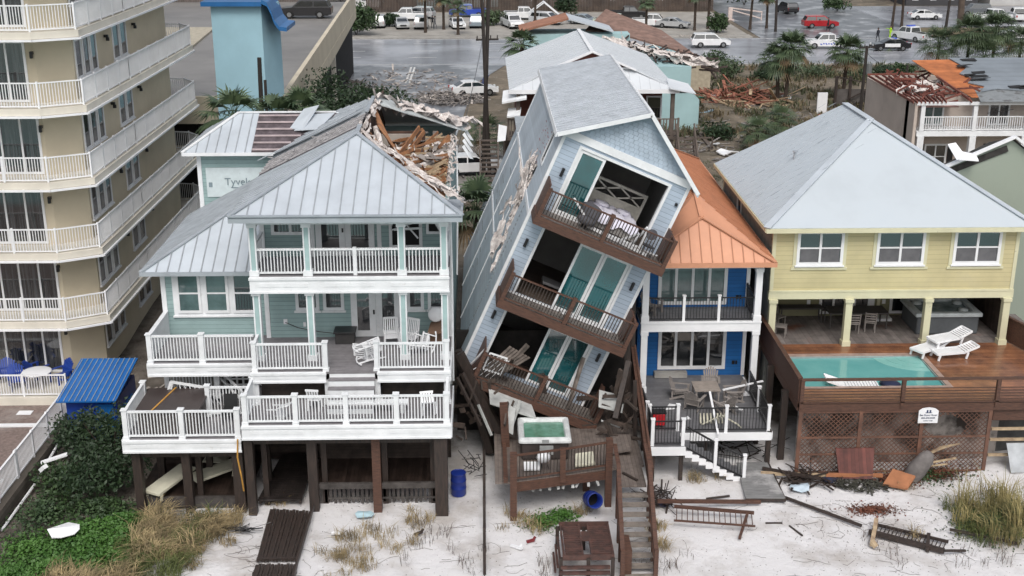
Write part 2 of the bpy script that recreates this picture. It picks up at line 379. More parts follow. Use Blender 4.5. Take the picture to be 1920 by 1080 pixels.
def bush(label, loc, r, h, n=900, size=.22, m=None, seed=0, name='shrub', group=None, cat='shrub'):
    rnd = random.Random(seed); root = empty(name, loc, label, cat, group)
    lobes = [((rnd.uniform(-.45, .45)*r, rnd.uniform(-.45, .45)*r, h*rnd.uniform(.4, .62)), (r*rnd.uniform(.45, .65), r*rnd.uniform(.45, .65), h*rnd.uniform(.3, .45))) for _ in range(7)]
    mb = MB(); leafcloud(mb, lobes, n, size, rnd); mb.build('foliage', m or LEAFD, root, False)
    s = MB()
    for i in range(6): a = i*1.05; s.bar((0, 0, 0), (cos(a)*r*.5, sin(a)*r*.5, h*.7), .04, .04)
    s.build('stem', BARK, root, False); return root
def blades(mb, cx, cy, rad, n, h, rnd, lean=.5, wd=.012, zf=None, dirn=None):
    for _ in range(n):
        a = rnd.random()*6.28; rr = rad*math.sqrt(rnd.random()); x = cx+cos(a)*rr; y = cy+sin(a)*rr; z = (zf or ground_z)(x, y)-.02
        hh = h*rnd.uniform(.5, 1.15); b_ = dirn+rnd.gauss(0, .7) if dirn is not None else rnd.random()*6.28; l = hh*lean*rnd.uniform(.3, 1.4); dx, dy = cos(b_)*l, sin(b_)*l
        px, py = -sin(b_)*wd, cos(b_)*wd
        mb.add([(x-px, y-py, z), (x+px, y+py, z), (x+dx*.35+px, y+dy*.35+py, z+hh*.65), (x+dx*.35-px, y+dy*.35-py, z+hh*.65), (x+dx, y+dy, z+hh*(.95-.2*lean))], [(0, 1, 2, 3), (3, 2, 4)])
# ---------------------------------------------------------------- palms
pal = [ # px, py foot, height, label
 (1472, 192, 5.2, (.3, 0), 'right and taller of two palms standing together in the brown scrub lot', 'palms in the scrub lot', 1.5),
 (1457, 190, 4.0, (-.2, 0), 'left and shorter of two palms standing together in the brown scrub lot', 'palms in the scrub lot', 1.5),
 (1580, 186, 4.6, (.1, 0), 'palm with a drooping crown behind the peak of the grey hip roof', 'palms in the scrub lot', 1.5),
 (1302, 58, 5.0, (0, 0), 'palm at the lot edge left of the round bush, in front of the white pickups', 'palms along the parking lot', 1.2),
 (1327, 55, 5.6, (.1, 0), 'slim palm just left of the round bush by the parking lot', 'palms along the parking lot', 1.0),
 (1211, 62, 4.2, (0, 0), 'palm beside the white utility pickup in the parking lot', 'palms along the parking lot', 1.1),
 (1406, 56, 5.6, (.2, 0), 'palm beside the fallen white pylon frame', 'palms along the parking lot', 1.2),
 (1437, 54, 4.6, (-.1, 0), 'palm between the fallen pylon frame and the tall dark pole', 'palms along the parking lot', 1.2),
 (1003, 52, 6.0, (.1, 0), 'palm at the lot behind the peak of the pale green-roofed house', 'palms along the parking lot', 1.1),
 (798, 62, 5.6, (0, 0), 'palm standing in the lot right of the white crew cab pickup', 'palms along the parking lot', 1.2),
 (832, 56, 4.4, (0, 0), 'palm left of the bright blue pickup', 'palms along the parking lot', 1.2),
 (859, 66, 3.6, (0, 0), 'palm in front of the bright blue pickup and a white car', 'palms along the parking lot', 1.2),
 (1672, 55, 7.2, (.3, 0), 'tall palm in the clump left of the white sedan', 'palms in the street corner clump', 1.2),
 (1690, 52, 7.6, (-.2, 0), 'tallest palm of the clump left of the white sedan', 'palms in the street corner clump', 1.2),
]
for i, (px, py, h, ln, lab, grp, fl) in enumerate(pal):
    p = gz(px, py, 1.0); o = palm_tree(lab, h, ln, 46 if fl > 1.3 else 30, fl*(1.12 if i < 3 else 1), i+3, grp); o.location = (p.x, p.y, 1.0 if i > 2 else ground_z(p.x, p.y))
for i, (x, y, z, h, lab, fl) in enumerate([
 (-12.7, 62, .9, 9.3, 'green palm in front of the pale blue stair tower', 1.6),
 (-10.6, 63, .9, 9.0, 'left of two palms below the beige ramp wall', 1.3),
 (-9.5, 63.5, .9, 9.2, 'right of two palms below the beige ramp wall', 1.3),
 (-.45, 62, .9, 4.4, 'palm with a bright crown squeezed between the aqua house and the leaning house', 1.6),
 (.2, 91, 1, 2.4, 'palm in front of the pale green-roofed house beside the utility poles', 1.5),
 (3.2, 104, 1, 7.2, 'windblown palm at the corner behind the green-roofed house', 1.4),
 (26.0, 82, 1, 2.6, 'small palm at the corner of the beige motel below the gallery', 1.3),
 (24.5, 100, 1, 1.6, 'low palmetto near the broken fence behind the grey hip roof', 1.3),
 (21.7, 96, 1, 1.4, 'low palmetto on the dirt lot beside the grey hip roof', 1.3)]):
    o = palm_tree(lab, h, (0, 0), 30, fl, i+40, 'palms among the houses'); o.location = (x, y, z)
for i, (x, y, h, lab) in enumerate([(51.5, 139, 2.6, 'leftmost of the dense palmettos before the grass median'), (54.5, 138, 3.9, 'second of the dense palmettos before the grass median'), (57.8, 139, 4.2, 'third of the dense palmettos before the grass median'), (60.4, 138, 2.8, 'rightmost of the dense palmettos before the grass median'), (55.8, 136.5, 1.4, 'low palmetto in front of the dense clump before the median')]):
    o = palm_tree(lab, h, (0, 0), 60, 2.1, i+70, 'palmettos before the median'); o.location = (x, y, 1)
# bushes
bs = [(1343, 62, 1.9, 2.8, 'round clipped dark bush at the edge of the parking lot'),
 (1345, 262, 1.6, 1.5, 'low green bush in the middle of the dirt lot'), (1365, 150, 2.0, 2.6, 'scrubby green bush right of the small beige shed'),
 (1340, 130, 1.8, 2.2, 'small bush behind the small beige shed'), (1430, 150, 1.7, 1.4, 'scrub bush left of the two tall palms'),
 (1530, 150, 2.3, 1.6, 'grey green bush right of the two tall palms'), (1690, 140, 2.0, 1.2, 'low weeds in front of the black and white police car'),
 (1655, 142, 1.8, 1.2, 'weeds beside the dark pole near the police car'), (1610, 150, 1.6, 1.3, 'bush left of the dark pole and transformer'),
 (668, 66, 3.6, 4.5, 'big dark bush at the end of the beige ramp wall'), (730, 50, 1.6, 2.0, 'round bush beside the parked trucks at the lot corner'),
 (925, 48, 2.0, 2.2, 'round bush in front of the white pickups'), (1570, 20, 2.6, 2.5, 'bush on the sandy corner beyond the red car'), (1060, 30, 2.0, 3, 'bush by the fence above the green-roofed house')]
for i, (px, py, r, h, lab) in enumerate(bs):
    p = gz(px, py, 1.0); bush(lab, (p.x, p.y, 1.0), r, h, 2600 if r > 3 else 900, .5 if py < 120 else .3, [LEAFM, LEAFD, PALMG][i % 3], i, group='bushes beyond the houses')
# dark oak mass behind the aqua roof
for i, (x, y, r, h, lab) in enumerate([(-9.2, 77, 2.4, 9.6, 'dark leafy tree between the beige ramp and the aqua roof'), (-6.6, 78, 2.3, 8.8, 'dark tree at the right end of the leafy mass behind the aqua roof'), (-10.9, 80, 2.2, 9.8, 'dark tree pressed against the beige ramp wall')]):
    rnd = random.Random(90+i); root = empty('oak_tree', (x, y, .9), lab, 'tree', 'dark trees behind the aqua house')
    lob = [((rnd.uniform(-1, 1)*r*.6, rnd.uniform(-1, 1)*r*.6, h*rnd.uniform(.5, .85)), r*rnd.uniform(.35, .6)) for _ in range(12)]
    mb = MB(); leafcloud(mb, lob, 3800, .24, rnd, .2); mb.build('crown', LEAFD, root, False)
    t = MB(); t.cyl((0, 0, 0), (0, 0, h*.5), .25, .16)
    for c, _ in lob[:7]: t.bar((0, 0, h*.4), c, .12, .12, w2=.03)
    t.build('trunk', BARK, root, False)
# scrub: brown and green tufts over the vacant lot (uncountable)
def scatter_scrub(name, m, n, seed, x0, x1, y0, y1, h, label, wd=.04, thr=0.0):
    rnd = random.Random(seed); b = MB(); c = 0
    while c < n:
        x = rnd.uniform(x0, x1); y = rnd.uniform(y0, y1)
        if MN.noise(Vector((x*.25, y*.25, seed))) < thr: continue
        c += 1; blades(b, x, y, .35, 7, h*rnd.uniform(.5, 1.3), rnd, .9, wd)
    o = b.build(name, m); return tag(o, label, 'scrub', kind='stuff')
scatter_scrub('dry_scrub', mat('dull_scrub', (.20, .155, .095), .95, .3, .5, col2=(.075, .065, .035)), 2000, 1, 14, 75, 98, 140, .7, 'straw coloured scrub covering the vacant lot before the highway')
scatter_scrub('green_scrub', mat('olive_scrub', (.10, .11, .05), .95, .3, .5, col2=(.045, .05, .03)), 2000, 2, 14, 80, 100, 140, .8, 'green scrub and weeds on the low mounds before the highway', thr=.05)
scatter_scrub('lot_weeds', MATS['olive_scrub'], 1300, 4, 12.5, 30, 62, 100, .22, 'short weeds on the bare dirt lot behind the orange roof', wd=.025)
scatter_scrub('verge_weeds', STRAWG, 500, 5, -27, -17, 100, 140, .4, 'weeds along the edges of the side street', thr=.1)
# ================================================================ VEHICLES AND PEOPLE
TYRE = mat('tyre_rubber', (.012, .012, .012), .8, .2, 4); RIM = mat('wheel_rim', (.35, .36, .37), .3, .1, 4, metal=.8)
LAMP = mat('clear_lamp', (.6, .62, .62), .15, .05, 4); TAIL = mat('tail_lamp', (.35, .01, .01), .25, .1, 4)
def paint(name, c, r=.28): return mat(name, c, r, .05, 1.5, coat=.6)
P_WHITE = paint('car_paint_white', (.74, .75, .76)); P_BLACK = paint('car_paint_black', (.012, .012, .014)); P_RED = paint('car_paint_red', (.34, .008, .014)); P_BLUE = paint('car_paint_blue', (.02, .06, .38))
P_GREY = paint('car_paint_grey', (.13, .14, .15)); P_SILV = paint('car_paint_silver', (.42, .43, .44)); P_GRN = paint('car_paint_pale_green', (.50, .56, .48)); P_BLUEG = paint('car_paint_blue_grey', (.22, .27, .31))
def body_loft(prof, w, taper=.0):
    """side profile polygon (x,z) extruded to width w with slightly pulled-in sill and shoulder"""
    b = MB(); n = len(prof); rings = []
    zs = [p[1] for p in prof]; z0, z1 = min(zs), max(zs); cx = sum(p[0] for p in prof)/n; cz = (z0+z1)/2
    for y, k in ((-w/2, .94), (-w/2+.07, 1), (w/2-.07, 1), (w/2, .94)):
        rings.append([(cx+(x-cx)*(k if k == 1 else .985), y*(1-taper*(z-z0)/(z1-z0)), cz+(z-cz)*(k if k == 1 else .95)) for x, z in prof])
    vs = [p for r in rings for p in r]; fs = [tuple(range(n))[::-1], tuple(range(3*n, 4*n))]
    for k in range(3):
        for i in range(n): fs.append((k*n+i, k*n+(i+1) % n, (k+1)*n+(i+1) % n, (k+1)*n+i))
    b.add(vs, fs); return b
def arc(cx, r, z=.34, n=7): return [(cx+r*cos(pi-pi*i/(n-1)), z+r*sin(pi-pi*i/(n-1))*.95) for i in range(n)]
def vehicle(kind, label):
    root = empty({'pickup': 'pickup_truck', 'suv': 'parked_suv', 'sedan': 'parked_car'}[kind], (0, 0, 0), label, {'pickup': 'pickup truck', 'suv': 'suv', 'sedan': 'car'}[kind])
    if kind == 'pickup':
        L, W, wb, f = 5.7, 1.98, 3.6, 1.0; xf = L/2-.95; xr = xf-wb; r = .40
        low = [(-L/2, .55), (-L/2, 1.12)]; low += [(-.55, 1.14), (1.15, 1.14), (2.2, 1.08), (L/2-.1, .98), (L/2, .75), (L/2-.02, .42)]
        cabp = [(-.78, 1.12), (-.68, 1.78), (-.45, 1.86), (.75, 1.85), (1.0, 1.78), (1.55, 1.12)]
        gl = [(-.66, 1.2), (-.58, 1.74), (.86, 1.74), (1.40, 1.2)]
    elif kind == 'suv':
        L, W, wb = 4.95, 1.94, 2.9; xf = L/2-.95; xr = xf-wb; r = .37
        low = [(-L/2, .5), (-L/2-.02, .9), (-L/2+.06, 1.08), (1.1, 1.08), (2.05, .99), (L/2-.05, .88), (L/2, .6), (L/2-.05, .36)]
        cabp = [(-L/2+.12, 1.06), (-L/2+.42, 1.66), (-1.9, 1.74), (.2, 1.76), (.55, 1.70), (1.25, 1.06)]
        gl = [(-L/2+.25, 1.13), (-L/2+.46, 1.62), (.42, 1.64), (1.06, 1.13)]
    else:
        L, W, wb = 4.75, 1.84, 2.8; xf = L/2-.95; xr = xf-wb; r = .33
        low = [(-L/2, .5), (-L/2+.02, .86), (-L/2+.15, .96), (-1.5, 1.0), (1.05, .95), (2.0, .84), (L/2-.05, .68), (L/2, .5), (L/2-.05, .3)]
        cabp = [(-1.95, .97), (-1.15, 1.38), (-.75, 1.44), (.05, 1.44), (.35, 1.38), (1.2, .93)]
        gl = [(-1.65, 1.0), (-1.05, 1.36), (.28, 1.36), (1.0, .98)]
    prof = low + arc(xf, r*1.12)[::-1] + [(xf-r*1.12, .3), (xr+r*1.12, .3)] + arc(xr, r*1.12)[::-1] + [(-L/2+.03, .36)]
    b = body_loft(prof, W); c = body_loft(cabp, W-.12, .14); o = len(b.v); b.v += c.v; b.f += [tuple(i+o for i in f) for f in c.f]
    if kind == 'pickup':   # open bed as a dark recess panel with rails proud of it
        b.box(-L/2+.04, -W/2+.06, 1.10, -L/2+.12, W/2-.06, 1.16); b.box(-L/2+.1, -W/2+.05, 1.13, -.8, -W/2+.16, 1.19); b.box(-L/2+.1, W/2-.16, 1.13, -.8, W/2-.05, 1.19)
    body = b.build('body', P_WHITE, root, False)
    if kind == 'pickup':
        d = MB(); d.box(-L/2+.12, -W/2+.16, 1.10, -.8, W/2-.16, 1.148); d.build('truck_bed', DARK, root, False)
    # glass: side panes, windscreen, rear glass
    gm = MB(); x0, x1 = gl[0][0], gl[3][0]; mid = (gl[1][0]+gl[2][0])/2
    z0 = gl[0][1]; z1 = gl[1][1]
    for s in (-1, 1):
        ya = s*((W-.12)/2*(1-.14*(z0-cabp[0][1])/(.7)))+s*.012; yb = s*((W-.12)/2*(1-.14*(z1-cabp[0][1])/(.74)))+s*.012
        nseg = [(gl[0], gl[1], mid-.04), (None, None, None)]
        gm.add([(gl[0][0], ya, z0), (mid-.05, ya, z0), (mid-.05, yb, z1), (gl[1][0], yb, z1)], [(0, 1, 2, 3)])
        gm.add([(mid+.05, ya, z0), (gl[3][0], ya, z0), (gl[2][0], yb, z1), (mid+.05, yb, z1)], [(0, 1, 2, 3)])
    # windscreen and back glass: offset planes along cab profile ends
    def endglass(a, b2, out):
        a = Vector((a[0], 0, a[1])); b2 = Vector((b2[0], 0, b2[1])); d = (b2-a); n = Vector((d.z, 0, -d.x)).normalized()*out
        A = a+d*.1+n; B = a+d*.92+n
        gm.add([(A.x, -W*.40, A.z), (A.x, W*.40, A.z), (B.x, W*.355, B.z), (B.x, -W*.355, B.z)], [(0, 1, 2, 3)])
    endglass(cabp[-1], cabp[-2], .02); endglass(cabp[0], cabp[1], -.02)
    gm.build('window', GLASS, root, False)
    for x in (xf, xr):
        for s in (-1, 1):
            t = MB(); t.cyl((x, s*(W/2-.24), r), (x, s*(W/2-.005), r), r, r, 16); wo = t.build('wheel', TYRE, root, False)
            t = MB(); t.cyl((x, s*(W/2-.05), r), (x, s*(W/2+.008), r), r*.62, r*.58, 10); t.build('rim', RIM, wo, False)
    for s in (-1, 1):
        t = MB(); t.box(L/2-.16, s*(W/2-.36)-.17, .66, L/2+.006, s*(W/2-.36)+.17, .84); t.build('headlight', LAMP, root, False)
        t = MB(); t.box(-L/2-.012, s*(W/2-.16)-.1, .7, -L/2+.1, s*(W/2-.16)+.1, .98); t.build('tail_light', TAIL, root, False)
    t = MB(); t.box(L/2-.08, -.45, .45, L/2+.004, .45, .66); t.box(-L/2+.3, -W/2-.004, .28, L/2-.3, W/2+.004, .33); t.build('grille', BLACK, root, False)
    return root
VP = {k: vehicle(k, k) for k in ('pickup', 'suv', 'sedan')}
VH = [ # kind, px, py(centre ground), z, heading deg, paint, label
 ('suv', 1331, 88, 1.06, 0, P_WHITE, 'white suv driving alone along the wet highway'),
 ('pickup', 1551, 90, 1.06, 180, P_WHITE, 'white police pickup with blue lettering standing on the highway behind palm fronds'),
 ('sedan', 1668, 94, 1.06, 180, P_BLACK, 'black police sedan with white roof and doors on the wet highway'),
 ('pickup', 1707, 76, 1.06, 118, P_WHITE, 'white truck with blue lights on its roof behind the police sedan'),
 ('pickup', 1912, 74, 1.06, 180, P_WHITE, 'white truck cut off by the right edge beside the grass median'),
 ('suv', 1537, 52, 1.06, 0, P_RED, 'red suv crossing the street corner'),
 ('suv', 1475, 24, 1.06, 100, P_BLACK, 'black off-road wagon coming down the cross street'),
 ('sedan', 1733, 36, 1.07, 0, P_WHITE, 'white sedan in the far right parking lot behind the palm clump'),
 ('suv', 1827, 28, 1.07, 180, P_GREY, 'dark grey suv between the thick pole and the white pickups'),
 ('pickup', 1861, 40, 1.07, 15, P_WHITE, 'white pickup seen from behind at the far right, with a dark rear window'),
 ('pickup', 1908, 38, 1.07, 80, P_WHITE, 'rightmost white pickup of the far lot, cut by the frame'),
 ('sedan', 1262, 52, 1.07, -25, P_SILV, 'silver car parked at the right end of the row beside the white utility pickup'),
 ('pickup', 1222, 50, 1.07, -8, P_WHITE, 'white utility pickup parked between two palms'),
 ('pickup', 1177, 35, 1.07, 0, P_BLACK, 'black pickup parked by the fence behind the pale green one'),
 ('pickup', 1150, 50, 1.07, -15, P_GRN, 'pale green single cab pickup left of the white utility pickup'),
 ('sedan', 1094, 45, 1.07, -30, P_BLUEG, 'blue grey car parked above the pale green metal roof'),
 ('suv', 1025, 45, 1.07, -30, P_WHITE, 'white suv parked beside the white A-frame canopy'),
 ('pickup', 980, 36, 1.07, 0, P_WHITE, 'long white pickup behind the white crew cab facing the beach'),
 ('pickup', 960, 51, 1.07, -75, P_WHITE, 'white crew cab pickup facing the beach'),
 ('pickup', 877, 31, 1.07, 180, P_BLUE, 'bright blue pickup in the row by the fence'),
 ('sedan', 857, 52, 1.07, -80, P_WHITE, 'white car facing the beach in front of the blue pickup'),
 ('suv', 893, 50, 1.07, 90, P_BLUEG, 'blue grey vehicle seen from behind, right of the white car facing the beach'),
 ('pickup', 765, 38, 1.07, 180, P_WHITE, 'white crew cab pickup at the left end of the row by the fence'),
 ('suv', 785, 34, 1.07, 165, P_SILV, 'silver suv tucked behind the leftmost white crew cab pickup'),
 ('suv', 711, 50, 1.07, 90, P_SILV, 'grey van at the left end of the front row'), ('suv', 790, 52, 1.07, 90, P_SILV, 'grey van third in the front row, below the white pickup'),
 ('sedan', 753, 52, 1.07, -80, P_SILV, 'silver green car between the two grey vans'),
 ('sedan', 888, 178, 1.06, 15, P_WHITE, 'white car with its bonnet raised beside the debris pile on the side street'),
 ('sedan', 884, 325, 1.06, 8, P_WHITE, 'white car parked behind the gap between the aqua house and the leaning house'),
 ('suv', 575, 33, 8.72, 180, P_BLACK, 'black suv on the upper deck of the parking garage'),
]
vf = {}; VO = []
for kind, px, py, z, hd, pt, lab in VH:
    p = gz(px, py, z); o = place(VP[kind], vf, (p.x, p.y, z), R(hd), lab, 'cars and trucks behind the beach houses')
    bo = [c for c in o.children if c.name.startswith('body')][0]; bo.material_slots[0].link = 'OBJECT'; bo.material_slots[0].material = pt
    o['paint'] = 0; del o['paint']
    VO.append((lab, o))
for lab, o in VO:   # markings are added once every copy exists
    if 'black police' in lab:
        t = MB(); t.box(-.9, -.75, 1.43, .2, .75, 1.455); t.box(-1.0, -.925, .5, .9, -.905, .92); t.box(-1.0, .905, .5, .9, .925, .92); t.build('door_panel', P_WHITE, o, False)
        t = MB(); t.box(-.6, -.6, 1.46, -.3, .6, 1.56); t.build('light_bar', paint('blue_lamp', (.02, .07, .5)), o, False)
    if 'blue lights' in lab:
        t = MB(); t.box(.0, -.65, 1.86, .35, .65, 2.0); t.build('light_bar', MATS['blue_lamp'], o, False)
    if 'blue lettering' in lab:
        t = MB()
        for i in range(9): t.bar((-1.6+i*.32, 1.0, .55+.1*(i % 2)), (-1.4+i*.32, 1.0, .75-.05*(i % 3)), .03, .12)
        t.build('stripe', paint('stripe_blue', (.03, .08, .5)), o, False)
    if 'bonnet raised' in lab:
        t = MB(); t.slab([(1.0, -.8, 1.0), (1.0, .8, 1.0), (1.35, .75, 2.0), (1.35, -.75, 2.0)], (.04, 0, 0)); t.build('bonnet', paint('bonnet_blue', (.03, .05, .2)), o, False)
# ---------------------------------------------------------------- people (tiny, far away)
SKIN = mat('skin', (.35, .20, .14), .6, .05, 3)
def person(loc, rz, shirt, label, stride=.15, arm=0):
    root = empty('person', loc, label, 'person', rz=rz)
    J = [(0, 0, .95), (0, 0, 1.2), (0, 0, 1.42), (0, 0, 1.55), (0, .02, 1.68), (-.09, 0, .9), (-.1, stride, .48), (-.1, stride-.05, .06), (-.1, stride+.12, .03), (.09, 0, .9), (.1, -stride, .48), (.1, -stride-.1, .08), (.1, -stride+.06, .03),
         (-.2, 0, 1.4), (-.26, -.05, 1.12), (-.25, .1, .88), (-.24, .15, .8), (.2, 0, 1.4), (.3 if arm else .26, .05 + arm*.2, 1.12+arm*.3), (.55 if arm else .25, .15+arm*.2, .9+arm*.5), (.62 if arm else .24, .2, .82+arm*.6)]
    E_ = [(0, 1), (1, 2), (2, 3), (3, 4), (0, 5), (5, 6), (6, 7), (7, 8), (0, 9), (9, 10), (10, 11), (11, 12), (2, 13), (13, 14), (14, 15), (15, 16), (2, 17), (17, 18), (18, 19), (19, 20)]
    rad = [.15, .14, .15, .06, .105, .09, .065, .045, .04, .09, .065, .045, .04, .06, .045, .035, .03, .06, .045, .035, .03]
    me = bpy.data.meshes.new('body'); me.from_pydata(J, E_, []); o = bpy.data.objects.new('body', me); COL.objects.link(o); o.parent = root
    me.materials.append(shirt); sk = o.modifiers.new('skin', 'SKIN'); me.skin_vertices[0]; 
    for i, r_ in enumerate(rad): me.skin_vertices[0].data[i].radius = (r_, r_*.8)
    me.skin_vertices[0].data[0].use_root = True
    sb = o.modifiers.new('sub', 'SUBSURF'); sb.levels = sb.render_levels = 1
    h = MB(); h.lathe([(0.001, .0), (.07, .02), (.11, .1), (.10, .2), (.05, .26), (.001, .27)], (0, .02, 1.53), 10); h.build('head', SKIN, root, False, True)
    h = MB(); h.lathe([(.115, .0), (.118, .07), (.06, .14), (.001, .15)], (0, .0, 1.68), 10); h.build('hair', BLACK, root, False, True)
    return root
def add_skin(me): pass
PEOPLE = [(1552, 57, 'dark', 0, 'person in dark clothes standing beside the red suv'), (1645, 78, 'dark', 0, 'person in black clothes left of the police sedan'), (1668, 74, 'neon', 1, 'person in a neon yellow jacket reaching out behind the police sedan'),
          (811, 53, 'dark', 0, 'person in dark clothes between two palms in the lot'), (816, 54, 'grey', 0, 'person in grey beside the person in dark clothes in the lot')]
CL = {'dark': mat('dark_clothes', (.02, .022, .03), .9), 'neon': mat('neon_jacket', (.45, .75, .03), .8), 'grey': mat('grey_clothes', (.2, .2, .22), .9)}
for px, py, c, a, lab in PEOPLE:
    p = gz(px, py, 1.06)
    try: person((p.x, p.y, 1.06), random.random()*3, CL[c], lab, arm=a)
    except Exception as ex: print('person', ex)
# ---------------------------------------------------------------- poles and wires
POLE = mat('creosote_pole', (.045, .036, .032), .9, .3, 2, stretch=(3, 3, .4), col2=(.02, .017, .015))
def pole(name, label, foot, top, r=.16, arms=(), transformer=None, m=None):
    f = Vector(foot); t_ = Vector(top); root = empty(name, foot, label, 'utility pole', 'utility poles')
    b = MB(); b.cyl((0, 0, 0), t_-f, r, r*.7, 10); b.each('post', m or POLE, root, False)
    for (h, L, ang) in arms:
        b = MB(); c = (t_-f)*(h); d = Vector((cos(ang), sin(ang), 0))*L/2; b.bar(c-d, c+d, .1, .12)
        for k in (-.9, -.3, .3, .9): b.cyl(c+d*k+Vector((0, 0, .05)), c+d*k+Vector((0, 0, .28)), .05, .04, 6)
        b.build('crossarm', POLE, root, False)
    if transformer is not None:
        b = MB(); c = (t_-f)*transformer; b.cyl(c+Vector((.35, -.1, -.45)), c+Vector((.35, -.1, .45)), .26, .26, 12); b.build('transformer', mat('transformer_grey', (.16, .17, .17), .5), root, False)
    return root
def up(px, py, z, ptx, pty):   # foot on the ground under one pixel, top at another pixel at the same distance
    f = gz(px, py, z); t_ = gy(ptx, pty, f.y); return tuple(f), tuple(t_)
f, t_ = up(906, 333, 1, 921, -30); pole('utility_pole', 'tall pole with a crossarm beside the white car in the gap, carrying the wires', f, (t_[0], t_[1], 19), .17, [(.55, 1.6, .2), (.8, 1.8, .2)])
f2, t2 = up(912, 345, 1, 902, -30); pole('utility_pole', 'darker pole standing close beside the tall crossarm pole, with a pale lower half', (f2[0]+.25, f2[1]-2, 1), (t2[0]-.1, f2[1]-2, 18.5), .15)
f, t_ = up(1690, 262, 1, 1702, 122); pole('utility_pole', 'thin dark pole leaning in front of the beige motel', f, t_, .12)
f, t_ = up(1610, 236, 1, 1626, 86); pole('utility_pole', 'dark pole carrying a transformer behind the grey hip roof', f, (t_[0], t_[1], t_[2]), .17, [(.98, 1.5, .3)], .72)
f, t_ = up(1800, 50, 1, 1808, -60); pole('utility_pole', 'thick brown pole at the far right lot', f, t_, .5, m=mat('thick_pole', (.10, .075, .06), .9, .2, 1))
f, t_ = up(1770, 75, 1, 1790, -60); pole('utility_pole', 'dark pole leaning right beside the thick brown pole', f, t_, .2)
f, t_ = up(1454, 60, 1, 1459, -60); pole('utility_pole', 'tall dark pole at the street corner right of the palms', f, t_, .2)
for i, (px, pyt, Y) in enumerate([(486, 108, 66), (497, 150, 65.4)]):
    f = gy(px, 225, Y); t_ = gy(px, pyt, Y); pole('utility_pole', ['thick dark pole in front of the blue stair tower', 'thin dark pole right of the thick one at the stair tower'][i], (f.x, Y, .9), (t_.x, Y, t_.z), .16-.05*i)
# wires
def wire(a, b_, sag, label, r=.02):
    a = Vector(a); b_ = Vector(b_); pts = [a.lerp(b_, i/12)-Vector((0, 0, sag*4*(i/12)*(1-i/12))) for i in range(13)]; m_ = MB(); m_.tube(pts, r, 5)
    return tag(m_.build('power_line', BLACK), label, 'cable')
wire((.2, 87, 12.2), (-1.3, 57.6, 9.4), .4, 'wire running from the crossarm pole down to the aqua house', .018)
wire(gy(1626, 190, 108), gy(1900, 205, 80), .8, 'thin wire crossing in front of the motel gallery')
wire(gy(1702, 130, 104), gy(1626, 100, 108), .5, 'wire between the transformer pole and the leaning thin pole')
wire(gy(1702, 150, 104), gy(1920, 250, 82), .6, 'lower wire crossing the motel gallery')
# fallen white pylon frame by the lot
p = gz(1371, 38, 1.06); root = empty('fallen_sign_frame', (p.x, p.y, 1.06), 'white toppled frame with a striped end lying at the lot edge', 'sign frame')
b = MB(); b.box(-.5, -.2, 0, .1, .2, 1.9); b.bar((0, 0, 1.8), (4.6, 0, 1.2), .18); b.bar((0, 0, 1.5), (4.4, 0, .3), .16); b.bar((4.5, 0, 1.3), (4.5, 0, -.2), .14); b.box(-.8, -.3, 0, .4, .3, .15); b.build('frame', mat('frame_pink_white', (.62, .52, .48), .6), root, False)
p = gz(1020, 44, 1.06); root = empty('canopy_frame', (p.x, p.y, 1.06), 'white A-frame canopy standing over a white suv in the lot', 'canopy')
b = MB(); b.bar((-2.2, 0, 1.4), (0, 0, 3), .16); b.bar((0, 0, 3), (2.6, 0, .9), .16); b.bar((-2.2, 2, 1.4), (0, 2, 3), .16); b.bar((0, 2, 3), (2.6, 2, .9), .16); b.bar((0, 0, 3), (0, 2, 3), .12)
b.bar((-2.2, 0, 0), (-2.2, 0, 1.5), .12); b.build('frame', WHITE, root, False)
# fence and buildings beyond the lot
fr = empty('wooden_fence', (10, 198.8, 1), 'long brown board fence behind the parked trucks', 'fence')
b = MB()
for i in range(0, 225): x = -18.5+i*.245; b.box(x, 198.7+.02*(i % 2), 1.0, x+.22, 198.74+.02*(i % 2), 3.0+.04*((i*7) % 3))
b.build('board_panel', mat('fence_boards', (.085, .062, .05), .9, .25, 1, col2=(.045, .035, .03)), fr)
b = MB()
for i in range(23): b.box(-18.5+i*2.4, 198.78, 1, -18.36+i*2.4, 198.9, 3.1)
b.each('post', POLE, fr)
fr = empty('wooden_fence', (-40, 150, 1), 'weathered fence above the garage deck at top left', 'fence')
b = MB()
for i in range(120): x = -48+i*.26; b.box(x, 136.0+.02*(i % 2), 8.6, x+.23, 136.05+.02*(i % 2), 10.9)
b.build('board_panel', mat('old_fence', (.13, .11, .10), .9, .3, 1), fr)
def far_house(x0, x1, y0, y1, z1, m, lab, roofm):
    root = empty('far_house', ((x0+x1)/2, y0, 1), lab, 'house', 'houses beyond the fence')
    b = MB(); b.box(x0, y0, .9, x1, y1, z1); b.build('wall', m, root)
    b = MB(); ym = (y0+y1)/2; b.slab([(x0-.5, y0-.5, z1), (x1+.5, y0-.5, z1), (x1+.5, ym, z1+2.5), (x0-.5, ym, z1+2.5)], (0, 0, .15)); b.slab([(x0-.5, y1+.5, z1), (x1+.5, y1+.5, z1), (x1+.5, ym, z1+2.5), (x0-.5, ym, z1+2.5)], (0, 0, .15)); b.build('roof', roofm, root)
    n = int((x1-x0)/3)
    for i in range(n):
        xx = x0+(i+.5)*(x1-x0)/n
        for zz in (1.9, 4.9):
            if zz+1.4 < z1: window(root, FRONT(y0), xx-.5, xx+.5, zz, zz+1.3, .1, fm=WHITE)
    return root
